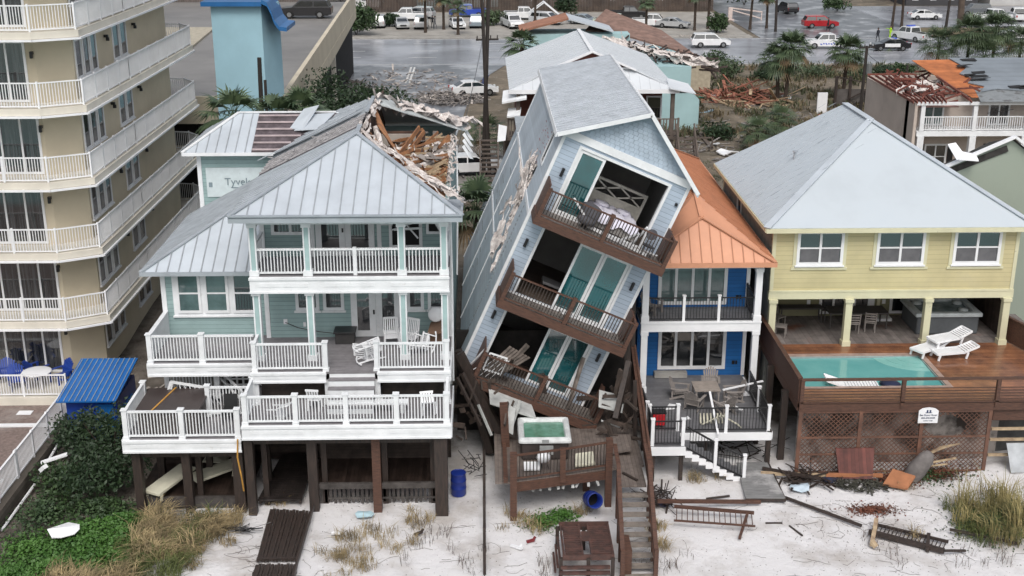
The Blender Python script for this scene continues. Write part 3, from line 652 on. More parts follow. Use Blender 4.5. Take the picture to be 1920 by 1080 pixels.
for i, (x0, x1, m, lab) in enumerate([(-22, -17, ('far_white', (.6, .6, .6)), 'white walled house left of the pale blue ones beyond the fence'), (-11, -6.2, ('far_pale_blue', (.42, .58, .62)), 'pale blue house beyond the fence, left of its pair'), (-4.6, 2.6, ('far_sky_blue', (.5, .62, .64)), 'wider sky blue house beyond the fence above the blue pickup'),
    (6, 18, ('far_grey', (.22, .22, .22)), 'long grey house with white posts beyond the fence'), (19.5, 31, ('far_dark', (.16, .155, .15)), 'dark grey house beyond the right part of the fence'), (33, 38, ('far_dark2', (.19, .18, .18)), 'small grey house at the right end of the fence'), (84, 112, ('far_storage', (.5, .5, .5)), 'long white building at the top right corner'), (70, 82, ('far_black', (.05, .05, .055)), 'dark shed at the top right beside the white building')]):
    far_house(x0, x1, 206, 214, 7.5, mat(m[0], m[1], .8, .08, .5), lab, GALV_D)
for i, (px, py, r, h) in enumerate([(640, 6, 4, 5), (1090, 8, 3.4, 6), (1240, 6, 4, 6), (1395, 10, 4, 5.5), (1335, 0, 4, 7), (1690, 2, 4, 5), (1000, 8, 3, 5)]):
    p = gz(px, py, 1.0); bush(['green bush behind the left end of the board fence', 'leafy bush at the fence above the green-roofed house', 'tree-like bush behind the black pickup', 'big bush at the right end of the board fence', 'tall bush beyond the dark grey house', 'bush at the base of the tall palms at the corner', 'bush by the fence beside the white pickups'][i], (p.x, p.y, 1.0), r, h, 1300, .6, [LEAFM, LEAFD][i % 2], 60+i, group='bushes along the far fence')
# ================================================================ LEFT: TOWER, TERRACE, GARAGE
STUC = mat('beige_stucco', (.58, .51, .385), .85, .05, .5, bump=.15, bscale=60, stain_or_sheen=((.49, .43, .32), .4, .5, .9))
CURT = mat('curtained_glass', (.060, .064, .070), .06, .3, 3, spec=.9, stretch=(3.5, 3.5, .12), col2=(.010, .012, .014), thresh=(.42, .62)); CURT.node_tree.nodes['Principled BSDF'].inputs['IOR'].default_value = 1.7
STUC2 = mat('cream_slab_edge', (.66, .62, .54), .7, .06, 1)
TW = empty('condo_tower', (-20, 51, .9), 'beige condominium tower with white balconies on every floor', 'apartment tower')
fl = [3.8+3.05*i for i in range(6)]; ZT = 23
b = MB(); out = [(-34, 51.0), (-18.35, 51.0), (-17.1, 51.9), (-17.1, 67.4), (-19.5, 69.0), (-34, 69.0)]
b.slab([(x, y, .6) for x, y in out], (0, 0, ZT)); b.build('wall', STUC, TW)
for k, z in enumerate(fl):
    s = MB(); o2 = [(-34, 49.55), (-17.9, 49.55), (-16.3, 50.45), (-16.1, 69.1), (-16.9, 70.1), (-18.3, 70.3), (-19.5, 69.2), (-34, 69.2)]
    s.slab([(x, y, z-.28) for x, y in o2], (0, 0, .27)); s.build('balcony_slab', STUC2, TW)
    s = MB(); o3 = [(x+(.05 if x > -30 else 0), y-(.05 if y < 55 else 0)) for x, y in o2]
    for a, c in zip(o3[:5], o3[1:6]): s.bar((a[0], a[1], z-.33), (c[0], c[1], z-.33), .1, .08)
    s.each('slab_trim', WHITE2, TW)
    ed = [(-34, 49.68), (-17.95, 49.68), (-16.42, 50.52), (-16.22, 69.0), (-16.95, 69.95), (-18.2, 70.15)]
    for q_, (a, c) in enumerate(zip(ed[:-1], ed[1:])): railing(TW, (a[0], a[1], z), (c[0], c[1], z), 1.05, WHITE2, .07, .115, ends=(q_ == 0, 1), bal=.028, cap=False, nposts=max(1, round((Vector(a)-Vector(c)).length/1.75)), name='balcony_railing', low=.08, rail=.06)
for k, z in enumerate([.9]+fl[:-1]):
    zz = z+.04; top = z+2.55 if k else z+2.45
    # sliding glass walls facing the sea: one glazed opening per bay
    for j in range(4):
        u1 = -18.72-j*3.75+(0 if k % 2 == 0 else .2); u0 = u1-3.3
        window(TW, FRONT(51.0), u0, u1, zz, top, .1, mv=(u0+.85, u0+1.65, u0+2.5), gm=CURT, name='sliding_door', fm=WHITE2)
    for (y0, y1, n) in ((52.05, 55.2, 3), (57.5, 59.95, 2)):
        wd = (y1-y0)/n
        for i in range(n): window(TW, RIGHT(-17.1), y0+i*wd+.05, y0+(i+1)*wd-.12, zz+.75, zz+2.4, .09, fm=WHITE2, sill=True, gm=CURT)
    for y in (51.0, 56.3, 60.9):
        b = MB(RIGHT(-17.08) if y > 51.5 else FRONT(51.0)); u = y if y > 51.5 else -18.5; b.box(u, z+2.0, 0, u+.12, z+2.12, .18); b.box(u+.01, z+1.85, .08, u+.11, z+2.0, .22); b.build('wall_lamp', BLACK, TW)
# patio
TERR = mat('brick_pavers', (.24, .18, .16), .85, .3, 7, col2=(.13, .10, .09), stain_or_sheen=((.30, .27, .25), .8, .5, .8))
b = MB(); b.slab([(-60, 20, .55), (-17.3, 20, .55), (-17.3, 48.25, .55), (-60, 48.25, .55)], (0, 0, -.3)); tag(b.build('terrace', TERR), kind='structure')
b = MB(); b.box(-60, 48.2, .3, -17.75, 51, .9); tag(b.build('patio', STUC2), kind='structure')
b = MB(); b.box(-60, 46.0, .56, -17.6, 46.25, .62); b.box(-19.6, 47.2, .565, -19.0, 47.6, .58); tag(b.build('pool_coping', WHITE2), kind='structure')
wl = MB(); wl.box(-17.6, 20, -.6, -17.18, 49, .62); tag(wl.build('retaining_wall', mat('mossy_block', (.17, .145, .12), .95, .3, 1.5, wave=('Z', .2, .7), col2=(.08, .068, .055))), 'low brown block wall under the white terrace fence', 'wall')
fe = empty('terrace_fence', (-17.5, 48, .62), 'white picket fence running along the terrace edge above the hedge', 'fence')
railing(fe, (-17.45, 48.2, .62), (-17.45, 41.5, .62), 1.1, WHITE2, .07, .11, bal=.025, cap=False, rail=.06); railing(fe, (-17.45, 41.4, .62), (-17.45, 32, .62), 1.1, WHITE2, .07, .11, bal=.025, cap=False, rail=.06)
fe = empty('patio_fence', (-19, 48.3, .9), 'white picket fence in front of the round patio table', 'fence')
railing(fe, (-34, 48.35, .9), (-17.8, 48.35, .9), 1.0, WHITE2, .07, .11, bal=.025, cap=False, rail=.06, nposts=9)
# loose white pipe along the wall
b = MB(); b.tube([(-17.0, 44.5, .5), (-16.95, 41.5, .25), (-17.05, 38.5, .1)], .05); tag(b.build('drain_pipe', WHITE2), 'long white pipe lying along the foot of the block wall', 'pipe')
b = MB(); b.tube([(-18.2, 37.9, .75), (-17.8, 39.3, .9), (-17.5, 40.2, 1.2)], .045); tag(b.build('bent_pipe', WHITE2), 'bent white rail piece on the terrace corner at the left edge', 'rail')
# blue shed with seamed roof
sh = empty('shed', (-16, 47, 0), 'small shed with a bright blue metal roof beside the hedge', 'shed')
BLUR = mat('blue_metal_roof', (.012, .13, .42), .35, .08, 1)
b = MB(); b.box(-17.0, 45.9, 0, -14.95, 48.6, 1.75); b.build('wall', BLUEP, sh)
b = MB(); roofplane(b, [(-17.25, 45.5, 1.9), (-14.85, 45.5, 1.9), (-14.85, 49.0, 2.35), (-17.25, 49.0, 2.35)], (1, 0, 0), .22, rh=.03, rw=.03); b.build('roof', BLUR, sh)
b = MB(); b.box(-14.94, 46.2, .5, -14.9, 48, .56); b.box(-14.94, 46.2, 1.1, -14.9, 48, 1.16); b.box(-15.8, 45.86, .1, -15.1, 45.9, 1.6); b.build('door', BLUR, sh)
# Adirondack chair prototype (faces -Y)
def adirondack(name, m, label, cat='chair', group=None):
    r = empty(name, (0, 0, 0), label, cat, group)
    b = MB(); n = 6
    for i in range(n): t = i/(n-1); y = -.28+.5*t; b.box(-.27, y, .36-.12*t, .27, y+.085, .385-.12*t)
    b.build('seat', m, r, False)
    b = MB()
    for i in range(7):
        x = -.27+i*.09; h = .98-.10*abs(i-3)**1.4/3; a = Vector((x*.86, .24, .25)); d = Vector((x*1.12, .24+.42*(h-.25), h)); b.bar(a, d, .075, .022, up=(0, 1, 0))
    b.bar((-.28, .36, .55), (.28, .36, .55), .06, .03); b.build('backrest', m, r, False)
    for s in (-1, 1):
        b = MB(); b.box(s*.36-.06, -.38, .54, s*.36+.06, .42, .565); b.build('armrest', m, r, False)
        b = MB(); b.bar((s*.31, -.3, 0), (s*.31, -.3, .54), .035, .1); b.bar((s*.31, -.3, .3), (s*.31, .45, .02), .03, .1); b.bar((s*.31, .34, .1), (s*.31, .34, .54), .03, .07); b.build('leg', m, r, False)
    return r
ab = adirondack('adirondack_chair', BLUEP, 'blue'); au = {}
for i, (x, y, rz, lab) in enumerate([(-20.2, 49.3, .5, 'blue adirondack chair left of the round white table, nearest the edge'), (-19.75, 50.45, 2.6, 'blue adirondack chair behind the round white table against the glass'), (-18.55, 49.9, -.7, 'blue adirondack chair right of the round white table by the corner column'), (-20.9, 49.9, .2, 'blue adirondack chair partly cut by the left frame edge')]):
    place(ab, au, (x, y, .9), rz, lab, 'blue chairs on the tower patio')
tb = empty('round_table', (-19.35, 49.35, .9), 'round white patio table among the blue chairs', 'table')
b = MB(); b.lathe([(.0, .68), (.55, .68), (.62, .70), (.62, .73), (.58, .745), (.0, .745)], n=28); b.build('tabletop', WHITE2, tb, False, True)
for a in range(4): b = MB(); b.bar((cos(a*1.57+.7)*.42, sin(a*1.57+.7)*.42, 0), (cos(a*1.57+.7)*.36, sin(a*1.57+.7)*.36, .68), .05); b.build('leg', WHITE2, tb, False)
# blue stair tower with curved cap
BT = mat('pale_blue_stucco', (.33, .53, .62), .8, .05, .5, bump=.1, stain_or_sheen=((.30, .49, .58), .4, .5, .9)); BCAP = mat('blue_cap', (.02, .13, .34), .4, .08, 1)
bt = empty('stair_tower', (-13.5, 70.3, 1), 'pale blue stair tower of the garage with a dark blue curved cap', 'tower')
b = MB(); b.slab([(-14.95, 69, .5), (-12.2, 69, .5), (-11.6, 71.5, .5), (-14.95, 71.5, .5)], (0, 0, 14.55)); b.build('wall', BT, bt)
b = MB(); b.box(-15.4, 68.6, 15.06, -12.1, 71.9, 15.3); pts = [(-12.1, 15.2), (-11.8, 15.05), (-11.6, 14.6), (-11.45, 14.1), (-11.2, 13.75), (-10.8, 13.7)]
for (xa, za), (xb, zb) in zip(pts[:-1], pts[1:]): b.slab([(xa, 68.6, za), (xb, 68.6, zb), (xb, 71.9, zb), (xa, 71.9, za)], (0, 0, .22))
b.build('roof', BCAP, bt)
ga = empty('parking_garage', (-25, 90, 1), 'beige parking garage with cars on its open upper deck', 'garage')
b = MB(); b.slab([(-60, 72, 8.1), (-11.7, 72, 8.1), (-13.9, 136, 8.1), (-60, 136, 8.1)], (0, 0, .6)); b.build('upper_deck', mat('deck_asphalt', (.22, .21, .20), .5, .12, .2, stain_or_sheen=((.13, .125, .12), .15, .5, .8)), ga)
b = MB()
b.slab([(-11.5, 71.3, 8.0), (-11.8, 71.3, 8.0), (-14.1, 136, 8.0), (-13.8, 136, 8.0)], (0, 0, 1.75)); b.slab([(-11.48, 71.28, 7.0), (-11.78, 71.28, 7.0), (-14.08, 136, 7.0), (-13.78, 136, 7.0)], (0, 0, .99)); b.box(-60, 71.7, 8.0, -15.0, 72.0, 9.6); b.build('parapet', mat('pale_ramp_stucco', (.56, .50, .39), .85, .06, .4, stain_or_sheen=((.42, .37, .29), .5, .55, .85)), ga)
b = MB(); b.box(-60, 72.3, .9, -17, 72.5, 8.0); b.build('opening_shade', DARK, ga)  # black sheet stands in for the shade inside the garage front
b = MB(); b.box(-60, 71.7, 5.4, -15, 72.25, 6.6); b.box(-60, 71.7, .9, -15, 72.25, 3.4); b.build('wall', STUC, ga)
b = MB(); b.box(-14.5, 72.2, .9, -14.3, 136, 8.0); b.each('side_wall', DARK, ga)  # no real wall: black sheet painted as shade of the open level
for y in (74, 82, 91, 101, 112): b = MB(); b.box(-12.4-(y-72)*.035, y, .9, -12.0-(y-72)*.035, y+.4, 8.0); b.build('column', STUC2, ga)
b = MB(); b.slab([(-30, 96, 8.72), (-23, 96, 8.72), (-24, 112, 8.72), (-33, 112, 8.72)], (0, 0, .15)); b.build('island', mat('island_concrete', (.42, .38, .30), .8), ga)
lp = empty('light_pole', (-26.6, 104, 8.85), 'white light pole on a yellow-edged island of the garage deck', 'light pole')
b = MB(); b.cyl((0, 0, 0), (0, 0, 7), .12, .1); b.cyl((0, 0, 0), (0, 0, .25), .3, .25, 12); b.each('post', WHITE, lp, False)
# hedge between the terrace and the aqua house, plus green creeper and dune grass
rnd = random.Random(5)
for i, (x, y, z, r, h, n, m, lab) in enumerate([(-14.6, 43.6, 0, 1.9, 2.6, 3600, LEAFD, 'large dark hedge mass beside the blue roofed shed'), (-14.2, 41.2, 0, 1.7, 1.9, 3000, LEAFD, 'dark hedge in front of the aqua house corner, nearer the beach'), (-16.0, 41.2, 0, 1.3, 1.3, 1500, LEAFM, 'scrubby hedge below the white terrace fence'), (-16.2, 44.6, 0, 1.1, 2.0, 1500, LEAFD, 'thin hedge against the block wall near the shed')]):
    bush(lab, (x, y, z), r, h, n, .17, m, 20+i, 'hedge', 'hedges beside the terrace', 'hedge')
def ground_leaves(name, lab, m, spots, n, sz, seed, zf=ground_z):
    rnd = random.Random(seed); b = MB()
    for _ in range(n):
        cx, cy, rx, ry, hh = rnd.choice(spots); a = rnd.random()*6.28; r_ = min(2, abs(rnd.gauss(0, .62))); x = cx+cos(a)*rx*r_; y = cy+sin(a)*ry*r_; z = zf(x, y)+rnd.random()*hh*max(.15, 1-r_*.6)
        P = Vector((x, y, z)); d = Vector((rnd.gauss(0, .6), rnd.gauss(0, .6), 1)).normalized(); u = Matrix.Rotation(rnd.random()*6.28, 3, d) @ d.orthogonal().normalized(); v = d.cross(u); s_ = sz*rnd.uniform(.6, 1.3)
        b.add([P-u*s_*.5, P+v*s_*.35, P+u*s_*.5, P-v*s_*.35], [(0, 1, 2, 3)])
    return tag(b.build(name, m), lab, 'plants', kind='stuff')
ground_leaves('ground_creeper', 'bright green creeper covering the sand below the hedge', LEAFG, [(-12.5, 38.0, .9, .7, .4), (-13.0, 36.6, 1.2, .8, .4), (-13.6, 37.4, 1.3, .9, .45), (-14.4, 36.2, 1.2, .9, .4), (-14.0, 38.2, 1.6, 1.1, .4), (-15.4, 37.2, 1.5, 1.0, .35), (-12.9, 39.0, .9, .7, .4), (-15.8, 35.6, 1.0, 1.0, .3)], 20000, .12, 1)
ground_leaves('green_patch', 'bright green creeper on the sand under the hot tub deck', LEAFG, [(2.0, 38.6, .65, .6, .35), (2.7, 39.1, .6, .6, .3)], 1900, .10, 2)
ground_leaves('hedge_foot_leaves', 'dark undergrowth around the hedge and block wall', LEAFM, [(-15.9, 39.5, 1.2, 1.8, .7), (-14.0, 39.9, 1.5, .8, .6)], 4500, .13, 3)
ground_leaves('dune_vine', 'green brown vines on the dune at the right edge', LEAFM, [(17.6, 37.9, 1.3, 1.3, .5), (18.6, 38.6, 1.2, 1.2, .6), (17.0, 42.0, 1.4, .6, .3)], 5000, .09, 4)
ground_leaves('reddish_weeds', 'reddish brown weeds before the lattice wall', mat('russet_leaf', (.17, .06, .035), .9, .4, 2, col2=(.07, .03, .02)), [(15.4, 41.5, .9, .5, .35), (17.3, 42.0, 1.2, .4, .3), (14.0, 39.4, .9, .4, .12)], 3800, .09, 5)
def dune(name, lab, m, spots, seed, h, lean, wd=.011, dirn=None):
    rnd = random.Random(seed); b = MB()
    for x, y, r_, n in spots: blades(b, x, y, r_, n, h*rnd.uniform(.6, 1.25), rnd, lean, wd, dirn=None if dirn is None else dirn+rnd.gauss(0, 1.3))
    return tag(b.build(name, m), lab, 'grass', kind='stuff')
rnd = random.Random(11); sp = []
for _ in range(190):
    x = rnd.uniform(-12.9, -8.3); y = rnd.uniform(34.4, 39.3)
    if x < -12.6+(39.3-y)*.25 and y > 35.3 or x > -8.9-(40-y)*.5+rnd.gauss(0, .8) or MN.noise(Vector((x*.9, y*.9, 9))) < -.28: continue
    sp.append((x, y, .32, 58))
sp += [(rnd.uniform(-14.5, -12.3), rnd.uniform(34.0, 35.4), .45, 60) for _ in range(22)]
dune('dune_grass', 'thick straw coloured dune grass at the bottom left', STRAW, sp, 12, .75, 1.1, .010, dirn=.3)
dune('green_dune_grass', 'green dune grass mixed into the straw coloured grass at the left', STRAWG, [(rnd.uniform(-12.6, -9.8), rnd.uniform(34.6, 39.4), .4, 55) for _ in range(60)], 13, .6, 1.0, .010, dirn=.4)
sp = []
for cx, cy, rr, n in ((-4.4, 37.9, .8, 12), (-5.2, 36.9, .6, 8), (-2.5, 38.7, .8, 8), (-4.4, 35.6, .9, 9), (-3.3, 37.2, .7, 6), (-7.7, 40.5, .6, 5), (1.2, 38.9, .6, 7), (1.5, 38.3, .5, 5), (3.3, 39.5, .4, 5), (6.0, 38.2, .3, 7), (6.0, 37.0, .25, 5), (8.1, 41.8, .5, 6), (15.7, 41.2, .5, 5), (15.0, 37.6, .4, 3)):
    sp += [(cx+rnd.gauss(0, rr*.5), cy+rnd.gauss(0, rr*.5), .25, 26) for _ in range(n)]
dune('sparse_grass', 'sparse dry grass tufts on the open sand', STRAW, sp, 14, .42, 1.0, .008)
sp = [(18.0+rnd.gauss(0, .7), 38.3+rnd.gauss(0, .8), .35, 40) for _ in range(26)]
dune('green_oats', 'green grass at the base of the sea oats at the right edge', STRAWG, [(17.8+rnd.gauss(0, .8), 37.9+rnd.gauss(0, .7), .35, 50) for _ in range(30)], 25, .6, .9, .010)
dune('sea_oats', 'tall sea oats on the dune at the right edge', mat('sea_oat', (.36, .29, .13), .9, .3, 2, col2=(.13, .13, .05)), sp, 15, 1.3, .6, .010, dirn=2.6)
sp = [(rnd.uniform(x0, x1), rnd.uniform(y0, y1), .3, 12) for (x0, x1, y0, y1, n) in ((-3.5, -1, 36, 38.6, 9), (1, 2.2, 35, 36, 4), (5.3, 7, 35.3, 36.5, 7), (13, 16, 35.5, 38, 9), (-1.2, 0, 35.5, 37, 5), (16, 17.5, 35.3, 36.5, 5)) for _ in range(n)]
dune('twig_grass', 'thin grey brown twigs standing in the sand', mat('twig', (.13, .10, .08), .9, .3, 3), sp, 16, .5, .7, .007)
# dry runners on the sand: thin dark vines and specks (uncountable)
b = MB(); r2 = random.Random(3)
for _ in range(150):
    x, y = r2.choice([(r2.uniform(9, 18), r2.uniform(34.6, 41.0)), (r2.uniform(11, 18), r2.uniform(35, 40)), (r2.uniform(-6, 5), r2.uniform(34.8, 39)), (r2.uniform(-9.5, -6), r2.uniform(34.8, 38))]); a = r2.uniform(-.9, .5); pts = []
    for i in range(r2.randint(3, 9)): pts.append((x, y, ground_z(x, y)+.012)); a += r2.gauss(0, .5); x += cos(a)*.16; y += sin(a)*.16
    b.tube(pts, .006, 4)
for _ in range(1500):
    x, y = r2.choice([(r2.gauss(13.5, 2.3), r2.gauss(37.6, 1.6)), (r2.uniform(-8, 6), r2.uniform(34.6, 41)), (r2.uniform(6, 18), r2.uniform(34.6, 42))]); z = ground_z(x, y)+.008; s_ = r2.uniform(.012, .04); a = r2.random()*3
    b.add([(x-s_*cos(a), y-s_*sin(a), z), (x+s_*.4*sin(a), y-s_*.4*cos(a), z), (x+s_*cos(a), y+s_*sin(a), z+.01), (x-s_*.4*sin(a), y+s_*.4*cos(a), z)], [(0, 1, 2, 3)])
tag(b.build('dry_runners', mat('dead_vine', (.10, .08, .065), .9, .3, 5)), 'dark dry vines and leaf specks scattered over the sand', 'plant litter', kind='stuff')
# ================================================================ AQUA HOUSE
AX0, AX1 = -8.4, -1.35; ZP, ZG, ZE, ZD, ZL = 5.0, 8.27, 10.6, 3.7, 3.07
AQ = empty('beach_house', (-5, 46, 0), 'large aqua house with grey metal hip roofs, its right roof slope torn open', 'house')
b = MB(); b.box(AX0, 44.4, 4.6, AX1, 44.6, ZE); b.box(AX0, 44.6, 4.6, AX0+.2, 57.5, ZE); b.box(AX1-.2, 44.6, 2.6, AX1, 57.5, 10.35); b.box(AX0, 57.5, 2.6, AX1, 57.7, ZE)
b.box(-12.35, 44.66, 4.6, -8.41, 44.86, 7.75); b.box(-12.35, 44.86, 4.6, -12.15, 52.4, 7.75); b.box(-12.4, 52.4, 3, -8.41, 56.8, ZE)
b.build('wall', AQUA, AQ)
b = MB()
b.box(AX0-.03, 44.36, ZP, AX0+.14, 44.55, ZE); b.box(-12.38, 44.62, ZP, -12.2, 44.9, 7.7); b.box(-12.45, 52.34, 5, -12.27, 52.5, 10.5)
b.box(AX1-.14, 44.36, 3, AX1+.03, 44.6, 10.5); b.tube([(AX1+.1, 43.0, 10.4), (AX1+.12, 43.2, 7.6), (AX1+.1, 43.3, 3.6)], .05)
b.each('corner_trim', WHITE, AQ)
TYV = mat('house_wrap', (.58, .66, .68), .6, .06, 3, stain_or_sheen=((.30, .40, .40), 6, .66, .72))
b = MB(); b.box(-12.1, 52.36, 8.55, -9.0, 52.396, 9.85); hw = b.build('house_wrap', TYV, AQ)
def text(s, loc, size, m, parent, rx=pi/2, rz=0, name='lettering', ext=.004):
    c = bpy.data.curves.new(name, 'FONT'); c.body = s; c.size = size; c.extrude = ext; c.align_x = 'CENTER'; c.align_y = 'CENTER'
    o = bpy.data.objects.new(name, c); COL.objects.link(o); dg = bpy.context.evaluated_depsgraph_get(); me = bpy.data.meshes.new_from_object(o.evaluated_get(dg)); bpy.data.objects.remove(o); bpy.data.curves.remove(c)
    o = bpy.data.objects.new(name, me); COL.objects.link(o); me.materials.clear(); me.materials.append(m); o.parent = parent; L = Vector((0, 0, 0)); q = parent
    while q: L += q.location; q = q.parent
    o.location = Vector(loc)-L; o.rotation_euler = (rx, 0, rz); return o
INK = mat('grey_ink', (.20, .26, .29), .8)
text('Tyvek', (-10.75, 52.34, 9.22), .46, INK, hw); text('Tyvek', (-9.2, 52.34, 9.22), .46, INK, hw)
b = MB(); b.box(-11.05, 52.34, 8.95, -10.5, 52.355, 8.98); b.box(-12.0, 52.34, 9.0, -11.85, 52.355, 9.2); b.build('ink_line', INK, hw)
# ---- roofs
rf = MB(); FLp, FRp, AP, RB = (-8.95, 41.45, ZE), (-.78, 41.45, ZE), (-4.83, 46.1, 12.6), (-4.85, 54.0, 12.6)
roofplane(rf, [FLp, FRp, AP], (1, 0, 0), .46)
def ls(y, t): return (-8.95+t*4.11, y, ZE+t*2.0)     # left slope point at depth y, t from eave to ridge
roofplane(rf, [FLp, ls(47.6, 0), ls(47.6, 1), AP], (0, 1, 0), .40)
roofplane(rf, [ls(50.4, 0), ls(52.2, 0), ls(54.0, 1), ls(50.4, 1)], (0, 1, 0), .40)
roofplane(rf, [ls(52.2, 0), ls(58, 0), ls(54.0, 1)], (0, 1, 0), .40)
roofplane(rf, [(-8.95, 58, ZE), (-.78, 58, ZE), RB], None)
main_roof = rf.build('roof', GALV, AQ)
b = MB()
for p, q in ((FLp, AP), (FRp, AP), (AP, (-4.85, 47.6, 12.6)), (ls(50.4, 1), RB), (FLp, FRp), (RB, (-.78, 58, ZE))): b.bar(Vector(p)+Vector((0, 0, .05)), Vector(q)+Vector((0, 0, .05)), .16, .05)
b.each('ridge_cap', GALV_D, main_roof)
b = MB(); b.box(-8.95, 41.42, ZE-.2, -.78, 41.5, ZE-.03); b.box(-8.95, 41.5, ZE-.2, -8.88, 58, ZE-.03); b.box(-.86, 41.5, ZE-.2, -.78, 44.2, ZE-.03); b.box(-8.9, 41.5, ZE-.19, -.8, 44.4, ZE-.15); b.each('fascia', GALV_D, AQ)
FELT = mat('roofing_felt', (.12, .12, .13), .9, .3, 3, col2=(.06, .055, .06)); BAT = mat('exposed_batten', (.40, .39, .40), .8, .2, 5)
b = MB(); b.slab([ls(47.55, 0), ls(50.45, 0), ls(50.45, 1), ls(47.55, 1)], (0, 0, -.06)); torn = b.build('torn_roof_deck', FELT, AQ)
b = MB()
for i in range(5): y = 47.9+i*.52; b.bar(Vector(ls(y, .0))+Vector((0, 0, .04)), Vector(ls(y, 1))+Vector((0, 0, .04)), .09, .05)
for i in range(18): y = rnd.uniform(47.7, 50.3); t = rnd.random(); p = Vector(ls(y, t)); b.bar(p+Vector((0, 0, .08)), p+Vector((rnd.gauss(0, .12), rnd.gauss(0, .2), .1)), .07, .03)
b.each('batten', BAT, torn)
b = MB(); b.slab([Vector(ls(50.3, -.12))+Vector((0, 0, .25)), Vector(ls(51.3, -.10))+Vector((0, 0, .12)), Vector(ls(51.1, .95))+Vector((0, 0, .16)), Vector(ls(50.2, .9))+Vector((0, 0, .3))], (0, 0, .03)); b.build('loose_roof_panel', GALV, AQ)
# rear left wing roof
b = MB(); wz = 11.85
roofplane(b, [(-12.95, 51.9, ZE), (-10.0, 51.9, ZE), (-10.0, 54.5, wz), (-10.9, 54.5, wz)], (1, 0, 0), .42)
roofplane(b, [(-12.95, 51.9, ZE), (-12.95, 57.2, ZE), (-10.9, 54.5, wz)], (0, 1, 0), .42)
roofplane(b, [(-12.95, 57.2, ZE), (-8.0, 57.2, ZE), (-6.4, 54.5, wz), (-10.9, 54.5, wz)], None)
wr = b.build('wing_roof', GALV, AQ)
b = MB(); b.slab([(-10.0, 51.95, ZE-.02), (-8.9, 51.95, ZE-.02), (-6.5, 54.5, wz-.02), (-10.0, 54.5, wz-.02)], (0, 0, -.06)); td = b.build('torn_roof_deck', mat('torn_purple_felt', (.11, .09, .10), .9, .3, 3), AQ)
b = MB()
for i in range(6): t = .06+i*.17; b.bar((-9.98, 51.95+2.55*t, ZE+(wz-ZE)*t+.03), (-8.9+2.3*t, 51.95+2.55*t, ZE+(wz-ZE)*t+.03), .1, .06)
b.each('batten', mat('pinkish_batten', (.50, .42, .43), .8), td)
b = MB(); b.slab([(-8.5, 53.4, 11.35), (-7.9, 53.1, 11.3), (-7.3, 54.2, 12.2), (-8.0, 54.4, 12.0)], (0, 0, .04)); b.slab([(-8.3, 53.2, 11.28), (-7.2, 52.9, 11.4), (-6.6, 54.0, 11.9), (-7.7, 54.2, 11.8)], (0, 0, .03)); b.build('peeled_roof_panel', GALV, AQ)
b = MB(); b.bar((-12.95, 51.9, ZE+.03), (-10.9, 54.5, wz+.03), .14, .05); b.bar((-10.9, 54.5, wz+.03), (-6.6, 54.5, wz+.03), .14, .05); b.bar((-12.95, 51.87, ZE-.05), (-8.95, 51.87, ZE-.05), .05, .14); b.each('ridge_cap', WHITE, wr)
# front left wing roof
b = MB(); roofplane(b, [(-12.95, 44.1, 7.75), (-8.41, 44.1, 7.75), (-8.41, 48.7, 10.15)], (1, 0, 0), .42)
roofplane(b, [(-12.95, 44.1, 7.75), (-12.95, 52.4, 7.75), (-8.41, 52.4, 10.15), (-8.41, 48.7, 10.15)], (0, 1, 0), .30)
w2 = b.build('wing_roof', GALV, AQ)
b = MB(); b.bar((-12.95, 44.1, 7.79), (-8.41, 48.7, 10.19), .16, .05); b.bar((-12.95, 44.07, 7.7), (-8.4, 44.07, 7.7), .05, .16); b.bar((-12.97, 44.1, 7.7), (-12.97, 52.3, 7.7), .05, .16); b.each('ridge_cap', GALV_D, w2)
# ---- torn open attic
ATT = mat('exposed_plywood', (.34, .17, .09), .8, .25, 1.2, col2=(.20, .10, .055)); DRY = mat('drywall', (.42, .38, .34), .9, .1, 1)
b = MB(); b.box(-4.7, 44.7, 10.05, AX1-.25, 57.4, 10.12); b.build('attic_floor', mat('attic_drywall', (.33, .27, .22), .9, .35, .9, col2=(.13, .08, .055)), AQ)
b = MB(); b.box(-4.74, 46.3, 10.13, -4.66, 57.3, 12.35); b.box(-4.6, 53.4, 10.13, -2.6, 53.5, 11.2); b.box(-2.7, 50, 10.13, -2.62, 53.4, 10.75); b.each('inner_partition', mat('inner_dark_wood', (.09, .05, .035), .9, .3, 2), AQ)
b = MB(); b.box(-4.5, 53.25, 10.3, -3.0, 53.38, 11.1); b.build('ceiling_panel', DRY, AQ)
r3 = random.Random(21)
b = MB()
for i in range(19): y = 46.8+i*.55; b.bar((-4.6, y, 10.2), (AX1-.2, y, 10.2), .045, .2)
b.each('ceiling_joist', RAWL, AQ)
b = MB()
for i in range(8): b.bar((-4.72+i*.05, 52.6-i*.34, 12.45-i*.05), (-3.4+i*.09, 49.0-i*.22, 10.5+.02*i), .10, .05)
for i in range(6): b.bar((-4.6+i*.1, 49.0-i*.22, 12.0-i*.06), (-3.4+i*.12, 46.9-i*.1, 10.5), .05, .14)
b.bar((-4.3, 50.6, 10.4), (-3.5, 49.2, 10.3), .9, .04)
b.bar((-2.8, 52.8, 11.5), (-3.9, 51.0, 10.3), .06, .2); b.bar((-2.6, 52.9, 11.3), (-3.6, 51.3, 10.2), .06, .2)
for i in range(3): b.bar((-4.0+i*.1, 46.0-i*.15, 11.4-i*.1), (-1.5+i*.05, 43.5+i*.25, 10.75+i*.03), .05, .18)
b.each('fallen_rafter', RAWW, AQ)
b = MB()
